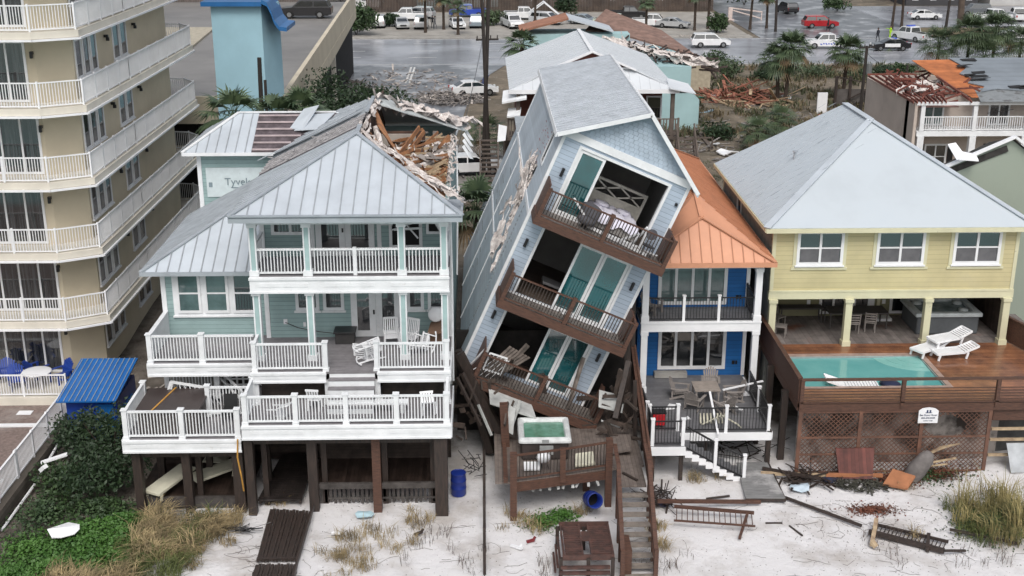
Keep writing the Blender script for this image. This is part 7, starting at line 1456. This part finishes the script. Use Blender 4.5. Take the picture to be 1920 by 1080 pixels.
b = MB(); b.slab([ms(31.6, .98), ms(35.0, 1), ms(35.0, .5), ms(34.6, .10), ms(33.2, .10), ms(32.2, .6)], (0, 0, .03)); b.build('plywood_deck', ORP, MT)
b = MB()
for i in range(16): x = 34.0+r4.random()*1.2 if i < 6 else r4.uniform(35, 44); t = r4.uniform(.3, .95) if i < 6 else r4.uniform(.08, .26); p = Vector(ms(x, t))+Vector((0, 0, .18)); b.slab([p, p+Vector((r4.uniform(.5, 1.4), r4.uniform(-.2, .2), r4.uniform(0, .25))), p+Vector((r4.uniform(.6, 1.4), .5, .1)), p+Vector((0, .45, .05))], (0, 0, .03))
b.slab([ms(38, .24), ms(46, .24), ms(46, .32), ms(38, .32)], (0, 0, .18)); b.build('torn_felt', mat('black_torn_felt', (.018, .018, .02), .8, .2, 2), MT)
b = MB(); b.box(mx0, my+.2, mr_-.45, mx0+3, 92, mr_-.4); b.build('attic_floor', mat('attic_pink', (.36, .22, .19), .9, .3, 1), MT)
b = MB()
for i in range(9): b.bar((mx0-.3+i*.28, my-.2, mr_-.02), (mx0-.3+i*.5, 92, mr_+.15+.05*(i % 3)), .07, .16)
for _ in range(70): p = Vector((r4.uniform(mx0+.2, mx0+4.2), r4.uniform(my+.5, 91), r4.uniform(mr_-.3, mr_+1.0))); b.bar(p, p+Vector((r4.gauss(0, .8), r4.gauss(0, .7), r4.gauss(0, .35))), .08, .12)
b.bar((mx0+3.6, my, mr_+.1), (mx0+3.0, my+5, mr_+.9), .1, .15); b.build('broken_rafters', RED, MT)
b = MB(); lumps(b, (mx0+.8, my+3, mr_+.1), (mx0+3, my+6, mr_+.3), 50, .35, r4, .5); b.build('insulation', FLUFF, MT)
# ================================================================ BEHIND: METAL-ROOFED HOUSE, TEAL BLOCK, SHED
SEAM['pale_mint_metal'] = mat('pale_seam', (.52, .55, .58)); PR = mat('pale_mint_metal', (.63, .66, .69), .45, .04, .4, metal=.15); RW = mat('red_brown_wall', (.16, .055, .04), .8, .1, 1, wave=('Z', .2, .4)); GWD = mat('grey_brown_wood', (.12, .095, .08), .8, .2, 2)
GH = empty('metal_roof_house', (6.7, 75, 1), 'house with a broad pale metal roof and a small red gable behind the leaning house', 'house')
ge = 9.4; F1, F2, B1, B2, R1, R2 = (1.55, 74.6, ge), (11.9, 74.6, ge), (1.55, 88.5, ge), (11.9, 90, ge), (6.7, 76.4, 11.5), (6.7, 87.5, 11.5)
rf = MB(); roofplane(rf, [F1, B1, R2, R1, (4.2, 76.0, 10.5)], (0, 1, 0), .9, rh=.02, rw=.02); roofplane(rf, [F2, B2, R2, R1, (9.2, 76.0, 10.5)], (0, 1, 0), .9, rh=.02, rw=.02); roofplane(rf, [B1, B2, R2], None)
roofplane(rf, [F1, F2, (9.2, 76.3, 10.5), (4.2, 76.3, 10.5)], (1, 0, 0), .6, rh=.02); gr2 = rf.build('roof', PR, GH)
b = MB(); b.slab([(4.3, 76.2, 10.45), (9.1, 76.2, 10.45), (6.7, 76.2, 11.4)], (0, .1, 0)); b.build('gable', RW, GH)
b = MB(); b.bar((4.0, 76.0, 10.42), (6.7, 76.0, 11.55), .5, .1); b.bar((9.4, 76.0, 10.42), (6.7, 76.0, 11.55), .5, .1); b.bar((6.7, 76, 11.54), (6.7, 87.5, 11.54), .25, .05); b.bar((4.3, 76.1, 10.5), (9.1, 76.1, 10.5), .1, .1); b.bar((1.5, 74.55, ge-.08), (11.95, 74.55, ge-.08), .06, .25); b.each('roof_trim', WHITE2, gr2)
b = MB(); b.box(2.2, 76.6, 1, 11.2, 88, ge); b.build('wall', RW, GH)
b = MB(); b.box(1.4, 74.6, 6.3, 12.0, 76.6, 6.5); b.box(1.2, 74.8, 1, 1.3, 76.4, 6.3); b.box(1.3, 76.5, 1, 2.19, 76.7, 6.3); b.each('porch_deck', GWD, GH)
for x in (2.1, 3.3, 6.4, 9.6, 11.6): b = MB(); b.box(x-.12, 74.7, 1, x+.12, 74.95, ge-.2); b.each('porch_post', GWD, GH)
railing(GH, (1.5, 74.8, 6.5), (12, 74.8, 6.5), 1.1, mat('grey_brown_rail', (.16, .13, .11), .8), .12, .18, nposts=6, bal=.07, cap=False)
for i, x in enumerate((4.2, 7.6, 10.2)): window(GH, FRONT(76.6), x, x+1.0, 7.2, 8.7, .1)
for side, xa in ((0, 12.4), (1, 0.3)):
    b = MB(); 
    for k in range(22): t = k/22; b.box(xa-.5, 74.4-t*6 if side == 0 else 74.4-t*4, 6.3-t*5.2, xa+.5, 74.7-t*6 if side == 0 else 74.7-t*4, 6.36-t*5.2)
    q = 68.4 if side == 0 else 70.4
    for s in (-.55, .55): b.bar((xa+s, 74.6, 6.2), (xa+s, q, 1.1), .08, .3); b.bar((xa+s, 74.6, 7.3), (xa+s, q, 2.1), .08, .1); b.bar((xa+s, 74.6, 6.8), (xa+s, q, 1.6), .05, .06)
    b.build('outer_stairs', GWD, GH)
b = MB(); b.slab([(1.1, 74.5, 8.6), (2.6, 74.2, 8.9), (2.6, 76, 9.3), (1.2, 76.2, 9.0)], (0, 0, .12)); b.slab([(1.4, 74.2, 7.8), (2.2, 74.0, 7.9), (2.3, 75.0, 8.2), (1.5, 75.2, 8.1)], (0, 0, .1)); b.slab([(.8, 73.8, 6.4), (1.3, 73.7, 6.5), (1.4, 74.0, 7.3), (.9, 74.1, 7.4)], (0, .1, 0)); b.build('torn_awning', WHITE, GH)
b = MB(); b.slab([(11.3, 74.3, 9.5), (12.9, 74.1, 9.2), (12.6, 75.4, 9.6), (11.4, 76.5, 9.8)], (0, 0, .05)); b.build('bent_roof_corner', PR, GH)
OB = empty('orange_roof_block', (5.5, 112, 1), 'building with a flat orange brown roof edge behind the broad metal roof', 'building')
b = MB(); b.box(3.6, 110, 1, 13, 113.9, 8.4); b.build('wall', mat('teal_wall', (.34, .50, .52), .8, .06, .5), OB); b = MB(); b.slab([(3.2, 109.5, 8.6), (7.5, 109.5, 9.7), (7.5, 114, 9.7), (3.2, 114, 8.6)], (0, 0, .15)); b.build('roof', mat('orange_brown_roof', (.34, .16, .10), .8, .15, 1), OB)
b = MB(); b.slab([(7.5, 109.5, 9.7), (11.5, 109.5, 8.6), (11.5, 114, 8.6), (7.5, 114, 9.7)], (0, 0, .12)); b.build('roof_slope', GALV, OB)
TE = empty('teal_block_house', (16, 104, 1), 'plain teal building with a round window and two slots, its brown roof torn off', 'house')
TEM = MATS['teal_wall']
b = MB(); b.box(12.8, 104, .8, 17.6, 118, 6.4); b.slab([(17.6, 104, .8), (18.4, 104, .8), (18.4, 104, 3.6), (17.6, 104, 4.2)], (0, 3, 0)); b.build('wall', TEM, TE)
b = MB(FRONT(104)); b.lathe([(0, 0)], n=3) if False else None
b.slab([(15.1+.36*cos(t), 5.25+.36*sin(t), 0) for t in [i*pi/8 for i in range(16)]], (0, 0, .08)); wf = b.build('window', WHITE, TE); b = MB(FRONT(103.9)); b.slab([(15.1+.24*cos(t), 5.25+.24*sin(t), 0) for t in [i*pi/8 for i in range(16)]], (0, 0, .02)); b.build('pane', GLASS, wf)
for x in (16.1, 17.1-.12): window(TE, FRONT(104), x-.3, x+.3, 4.2, 4.5, .05, fm=BLACK)
BRR = mat('brown_shingle', (.24, .15, .12), .9, .2, 1.5, stain_or_sheen=((.45, .42, .4), .8, .6, .7))
b = MB(); b.slab([(9.2, 112, 8.4), (11.6, 118, 9.6), (16.5, 115, 8.0), (18.8, 105, 6.6), (17.0, 107, 7.2), (13.2, 110, 8.0)], (0, 0, .15)); b.build('roof', BRR, TE)
b = MB(); rags(b, (10.5, 110, 7.9), (18.6, 104.2, 6.6), 34, .7, r4, .2, (1.5, 4)); b.build('insulation', FLUFF, TE)
b = MB()
for _ in range(90): t = r4.random(); p = Vector((11+t*8, 109.5-t*5, 7.4-t*.9))+Vector((r4.gauss(0, .4), r4.gauss(0, .6), r4.gauss(0, .3))); b.bar(p, p+Vector((r4.gauss(.5, .8), r4.gauss(0, .5), r4.gauss(0, .3))), .1, .14)
b.build('broken_rafters', mat('dark_rafters', (.07, .05, .045), .9, .3, 3), TE)
b = MB(); b.box(18.0, 96, 1, 18.3, 104, 1.2); b.box(13.5, 96, 1.9, 18.3, 96.1, 2.0)
for x in (13.6, 16, 18.2): b.box(x-.05, 96, 1, x+.05, 96.1, 2.0)
b.build('wooden_rail', GWD, TE)
sd = empty('garden_shed', (20.5, 124, 1), 'small beige shed with a brown gable roof beyond the teal building', 'shed')
b = MB(); b.box(19.0, 122, 1, 22.6, 125.5, 3.6); b.slab([(19.0, 122, 3.6), (22.6, 122, 3.6), (20.8, 122, 4.6)], (0, 3.5, 0)); b.build('wall', mat('shed_beige', (.42, .37, .28), .8), sd); b = MB(); b.slab([(18.6, 121.6, 3.5), (20.8, 121.6, 4.75), (20.8, 126, 4.75), (18.6, 126, 3.5)], (0, 0, .1)); b.slab([(23.0, 121.6, 3.5), (20.8, 121.6, 4.75), (20.8, 126, 4.75), (23.0, 126, 3.5)], (0, 0, .1)); b.build('roof', mat('shed_roof', (.13, .115, .10), .9, .2, 1), sd)
# ================================================================ DEBRIS
def heap(name, lab, m, n, cx, cy, rx, ry, h, lmin, lmax, seed, z=1.0, th=.1, kind='stuff', flat=.25):
    rr = random.Random(seed); b = MB()
    for _ in range(n):
        a = rr.random()*6.28; k = math.sqrt(rr.random()); p = Vector((cx+cos(a)*rx*k, cy+sin(a)*ry*k, z+h*(1-k)*rr.random()+.06)); a2 = rr.random()*6.28; L_ = rr.uniform(lmin, lmax); q = p+Vector((cos(a2)*L_, sin(a2)*L_, rr.gauss(0, flat)*L_)); b.bar(p, q, th*rr.uniform(.6, 2.5), th*rr.uniform(.2, .6))
    return tag(b.build(name, m), lab, 'debris', kind=kind)
GRYD = mat('grey_debris', (.30, .28, .27), .9, .4, 4, col2=(.08, .07, .065)); REDD = mat('red_debris', (.34, .13, .08), .85, .35, 2, col2=(.14, .06, .045)); PALD = mat('pale_debris', (.52, .47, .43), .9, .25, 3)
heap('debris_pile', 'grey heap of broken building material on the wet side street', GRYD, 420, -3.2, 119.5, 3.4, 3.8, .7, .3, 1.3, 1)
heap('debris_field', 'dark scraps scattered over the wet side street', GRYD, 260, -8, 128, 6, 12, .08, .2, .9, 31)
heap('debris_pile', 'pale scraps mixed into the heap on the side street', PALD, 130, -3.0, 119.5, 3.3, 3.6, .8, .2, .8, 2)
heap('debris_field', 'dark rubble covering the left edge of the side street', mat('dark_rubble', (.14, .12, .11), .9, .4, 3, col2=(.05, .045, .04)), 520, -14.5, 122, 4.6, 9, .6, .2, 1.2, 3)
heap('debris_field', 'pale scraps strewn across the wet side street', PALD, 170, -8, 127, 7, 12, .08, .2, 1.0, 32)
heap('lumber_pile', 'heap of red and orange broken lumber by the beige shed', REDD, 260, 24.5, 119, 4.2, 4.2, 1.1, .6, 2.6, 4, th=.14)
heap('lumber_pile', 'pale broken boards among the red lumber by the beige shed', RAWL, 90, 25.5, 117, 4.4, 4.0, .8, .6, 2.4, 5, th=.12)
heap('debris_field', 'grey scraps strewn across the vacant lot', GRYD, 560, 22, 102, 9, 15, .2, .2, 1.2, 6)
heap('debris_field', 'pale and grey rubble on the lane behind the orange roof', GRYD, 260, 13.2, 66, 1.6, 5, .25, .2, .9, 7)
heap('debris_field', 'pale chips scattered on the lane behind the orange roof', PALD, 120, 13.5, 64, 1.8, 6, .2, .1, .5, 8)
heap('debris_field', 'scraps on the sandy lane between the houses and the side street', GRYD, 220, -2, 92, 5, 7, .2, .15, .9, 9)
heap('debris_field', 'scraps beside the highway verge', PALD, 80, 27, 166.5, 6, .8, .2, .2, .8, 10)
heap('roofing_scraps', 'reddish broken siding before the motel wall', REDD, 80, 33, 105, 4, 4, .5, .4, 1.5, 11)
for i, (x, y, s_, m, lab) in enumerate([(18.9, 94, .9, WHITE2, 'large white sheet lying on the bare dirt lot'), (20.6, 91.5, .5, WHITE2, 'small white scrap right of the large white sheet on the dirt lot'), (14.9, 88.5, .55, PALD, 'pale scrap low on the dirt lot near the orange roof'), (18.8, 97.5, .4, WHITE2, 'thin white strip above the large white sheet on the dirt lot'), (27.8, 121.5, 1.0, mat('orange_panel', (.50, .20, .10), .7), 'orange torn panel caught behind the two tall palms'), (29.6, 118.8, .6, WHITE2, 'white object at the foot of the two tall palms'), (20.9, 118.8, .8, mat('teal_tarp', (.02, .25, .18), .6), 'small green tarp beside the beige shed'), (22.9, 119.5, .7, WHITE2, 'white appliance shell in the red lumber'), (19.9, 111, 1.1, mat('blue_boat', (.30, .42, .50), .5), 'pale blue overturned boat behind the teal building')]):
    rr = random.Random(i+70); b = MB(); n_ = 7; pts = [(x+cos(t)*s_*rr.uniform(.6, 1.2), y+sin(t)*s_*rr.uniform(.6, 1.2), 1.05+rr.uniform(0, .35)*s_) for t in [k*2*pi/n_ for k in range(n_)]]; b.slab(pts, (0, 0, .08)); tag(b.build(['torn_sheet', 'torn_sheet', 'torn_sheet', 'torn_sheet', 'plywood_sheet', 'torn_sheet', 'tarp', 'appliance', 'overturned_boat'][i], m), lab, ['sheet', 'sheet', 'scrap', 'sheet', 'panel', 'scrap', 'tarp', 'appliance', 'boat'][i])
p = gz(1540, 215, 1.0); b = MB(); b.box(p.x-.45, p.y, 1, p.x+.45, p.y+.2, 3.0); tag(b.build('sign_panel', WHITE2), 'upright white panel standing beside the broken fence behind the grey hip roof', 'panel')
fe = empty('broken_fence', (33.5, 113, 1), 'broken grey fence and dark gate frame beside the upright white panel', 'fence'); b = MB(); b.box(32.4, 112.5, 1, 37.5, 112.6, 3.0); b.build('board_panel', mat('fence_grey', (.10, .09, .085), .9, .2, 1), fe); b = MB()
for x in (32.5, 33.8, 35.4, 37.2, 38.5): b.box(x-.12, 112.3, 1, x+.12, 112.5, 4.2)
b.bar((32.5, 112.3, 4.2), (38.5, 112.2, 2.9), .1); b.bar((33.8, 112.2, 2.2), (37, 112.2, 3.8), .1); b.each('post', DARKW, fe)
# ---- beach debris
def fence_panel(name, lab, a, c, w_, n, m, rail=.06, extra=None):
    r = empty(name, a, lab, 'railing section'); a = Vector(a); c = Vector(c); d = (c-a).normalized(); s = Vector((-d.y, d.x, 0)); b = MB(); b.bar(a, c, rail*1.8, rail*1.6); b.bar(a+s*w_, c+s*w_-Vector((0, 0, .04)), rail, rail); b.each('rail', m, r); b = MB(); L_ = (c-a).length
    for i in range(n): p = a+d*(L_*(i+.5)/n); b.bar(p+s*.02, p+s*w_, .03, .03)
    b.build('baluster', m, r)
    if extra: b = MB(); [b.bar(p, q, t, t) for p, q, t in extra]; b.each('post', m, r)
    return r
fence_panel('fallen_railing', 'brown railing section lying flat on the sand in front of the white stairs', (9.55, 38.75, .3), (6.75, 39.2, .35), .95, 15, BROWN, extra=[((9.3, 38.7, .3), (8.75, 37.3, .12), .09), ((6.2, 39.6, .35), (10.0, 39.7, .22), .12)])
fence_panel('fallen_railing', 'dark weathered railing section lying on the open sand at the right', (15.55, 36.3, .12), (13.35, 37.6, .15), -.7, 19, DARKW, .09, extra=[((15.0, 36.4, .1), (15.35, 37.3, .2), .12), ((15.5, 36.2, .2), (16.3, 36.35, .1), .07)])
b = MB(); b.bar((13.2, 36.75, .12), (13.75, 38.1, .35), .14, .12); b.bar((13.25, 36.75, .12), (13.3, 36.7, .2), .2, .2); tag(b.build('pale_post', RAWL), 'pale broken post lying across the left end of the dark railing section', 'post')
for i, (p, q, t, m, lab) in enumerate([((11.0, 40.2, .12), (13.25, 38.1, .1), .09, DARKW, 'long dark plank running diagonally down the sand from the ramp'), ((16.2, 37.6, .2), (18.2, 36.6, .2), .08, DARKW, 'dark plank at the right edge below the dune grass'), ((10.5, 42.0, .2), (13.3, 41.6, .25), .12, RAWL, 'pale timber lying before the left corner of the lattice wall'), ((10.6, 42.2, .3), (12.6, 41.2, .35), .1, DARKW, 'dark timber crossing the pale timber by the lattice wall'), ((8.1, 40.2, .1), (9.0, 40.4, .1), .06, DARKW, 'short dark stick on the sand left of the ramp'), ((9.9, 38.4, .08), (10.5, 38.4, .08), .05, DARKW, 'short stick on the sand below the ramp'), ((10.7, 38.2, .08), (11.0, 37.5, .08), .05, DARKW, 'thin stick on the open sand right of the flat brown railing'), ((12.9, 41.6, .3), (15.0, 41.4, .35), .12, mat('orange_timber', (.36, .15, .07), .8), 'orange timber at the foot of the lattice wall')]):
    b = MB(); b.bar(p, q, t, t); tag(b.build('loose_plank', m), lab, 'plank')
b = MB(); b.slab([(13.4, 41.5, .2), (14.6, 41.3, .25), (14.75, 41.9, 1.25), (13.3, 42.0, 1.2)], (0, .06, 0))
for i in range(5): pass
tag(b.build('door_panel', mat('rust_red_boards', (.15, .045, .035), .7, .25, 1.5, wave=('X', .14, .5))), 'reddish brown board panel leaning against the lattice wall', 'panel')
b = MB(); b.slab([(14.9, 41.0, .12), (15.7, 40.6, .15), (16.1, 41.0, .45), (15.4, 41.5, .5)], (0, 0, .08)); tag(b.build('orange_board', mat('orange_timber', (.36, .15, .07))), 'orange red board lying on the sand before the lattice wall', 'board')
b = MB(); b.lathe([(.32, 0), (.36, .4), (.30, 1.0), (.16, 1.25), (0, 1.28)], (0, 0, 0), 12); o = b.build('fallen_bucket', mat('grey_cover', (.17, .155, .15), .8, .2, 3), smooth=True); o.location = (16.2, 41.7, .1); o.rotation_euler = (.1, .5, 0); tag(o, 'grey brown tapered cover leaning on the lattice wall', 'cover')
heap('twig_pile', 'dark broken twigs piled at the lattice corner', DARKW, 90, 12.2, 41.6, 1.0, .5, .3, .3, 1.0, 20, z=.05, th=.04)
heap('twig_pile', 'dark twigs and rubble at the left of the landing posts', DARKW, 90, 6.35, 40.3, .6, .6, .35, .2, .7, 21, z=.05, th=.03)
heap('twig_pile', 'broken sticks on the sand under the blue house deck', DARKW, 34, 10.2, 44.4, 1.6, 1.0, .1, .4, 1.3, 22, z=.05, th=.03)
heap('leaf_litter', 'dark leaf litter before the lattice wall', mat('dark_litter', (.06, .06, .045), .9, .4, 3), 260, 14.2, 41.0, 1.1, .45, .15, .05, .3, 23, z=.08, th=.03)
heap('small_scraps', 'small pale scraps of trash on the alley floor beside the beige tower', PALD, 60, -14.4, 53, 1.4, 7, .15, .1, .6, 24, z=.3, th=.08)
for i, (x, y, s_, m, nm, lab) in enumerate([(-4.4, 39.3, .36, mat('pale_blue_foam', (.40, .56, .62), .7), 'foam_sheet', 'pale blue torn sheet on the grass tuft below the aqua house'), (-5.3, 38.1, .2, WHITE2, 'plastic_scrap', 'small white lid on the sand below the pale blue sheet'), (-14.6, 37.8, .55, WHITE2, 'crumpled_panel', 'crumpled white panel lying on the bright green creeper'), (11.75, 40.9, .42, mat('pale_blue_board', (.50, .60, .68), .7), 'board_scrap', 'pale blue board scrap right of the ramp'), (6.5, 39.9, .3, mat('navy_plastic', (.03, .03, .07), .5), 'plastic_tub', 'dark navy tub in the twigs left of the landing posts'), (13.0, 41.5, .35, mat('navy_dark', (.02, .025, .05), .4), 'plastic_sheet', 'dark crumpled plastic left of the reddish panel')]):
    rr = random.Random(i+33); b = MB(); n_ = 8; z_ = ground_z(x, y)+(.35 if i == 2 else .1); pts = [Vector((x+cos(t)*s_*rr.uniform(.6, 1.25), y+sin(t)*s_*.8*rr.uniform(.6, 1.2), z_+rr.uniform(0, .3)*s_)) for t in [k*2*pi/n_ for k in range(n_)]]; cen = Vector((x, y, z_+.35*s_)); b.add(pts+[cen]+[p-Vector((0, 0, .03)) for p in pts], [(k, (k+1) % n_, n_) for k in range(n_)]+[(k, k+n_+1, (k+1) % n_+n_+1, (k+1) % n_) for k in range(n_)]); tag(b.build(nm, m), lab, 'scrap')
for i, (x, y, a, L_, m, lab) in enumerate([(1.0, 36.9, -.7, .5, WHITE2, 'short white strip lying on the sand left of the daybed'), (1.5, 37.3, .2, .28, mat('dark_red_scrap', (.16, .02, .025), .7), 'dark red scrap on the sand above the white strip'), (-2.4, 37.9, .4, .3, DARKW, 'dark scrap on the sand right of the grass tufts')]):
    b = MB(); d = Vector((cos(a), sin(a), 0))*L_/2; p = Vector((x, y, .1)); b.bar(p-d, p+d+Vector((0, 0, .05)), .12, .06); b.bar(p+d*.5, p+d*.5+Vector((.1, .1, .12)), .08, .05); tag(b.build('beach_scrap', m), lab, 'scrap')
b = MB(); rr = random.Random(4)
for _ in range(60): p = Vector((-8.9+rr.gauss(0, .25), 38.3+rr.gauss(0, .1), .1)); b.tube([p, p+Vector((rr.gauss(.2, .3), rr.gauss(0, .12), rr.uniform(0, .2)))], .012, 4)
tag(b.build('mesh_net', BLACK), 'black crumpled netting on the sand beside the dune grass', 'net')
b = MB(); b.box(-16.0, 33.9, 0, -15.7, 34.2, .9); b.box(-15.5, 33.6, 0, -15.2, 33.9, .6); tag(b.build('rotten_post', mat('rotten_wood', (.10, .075, .06), .95, .3, 5, bump=.6)), 'rotten brown post stump at the bottom left corner', 'post')
b = MB(); b.bar((-16.6, 41.6, 1.15), (-15.7, 41.9, 1.35), .22, .06); b.bar((-16.5, 41.3, 1.0), (-16.3, 41.2, 1.2), .2, .15); tag(b.build('broken_fixture', WHITE2), 'broken white fixture caught in the hedge by the block wall', 'fixture')
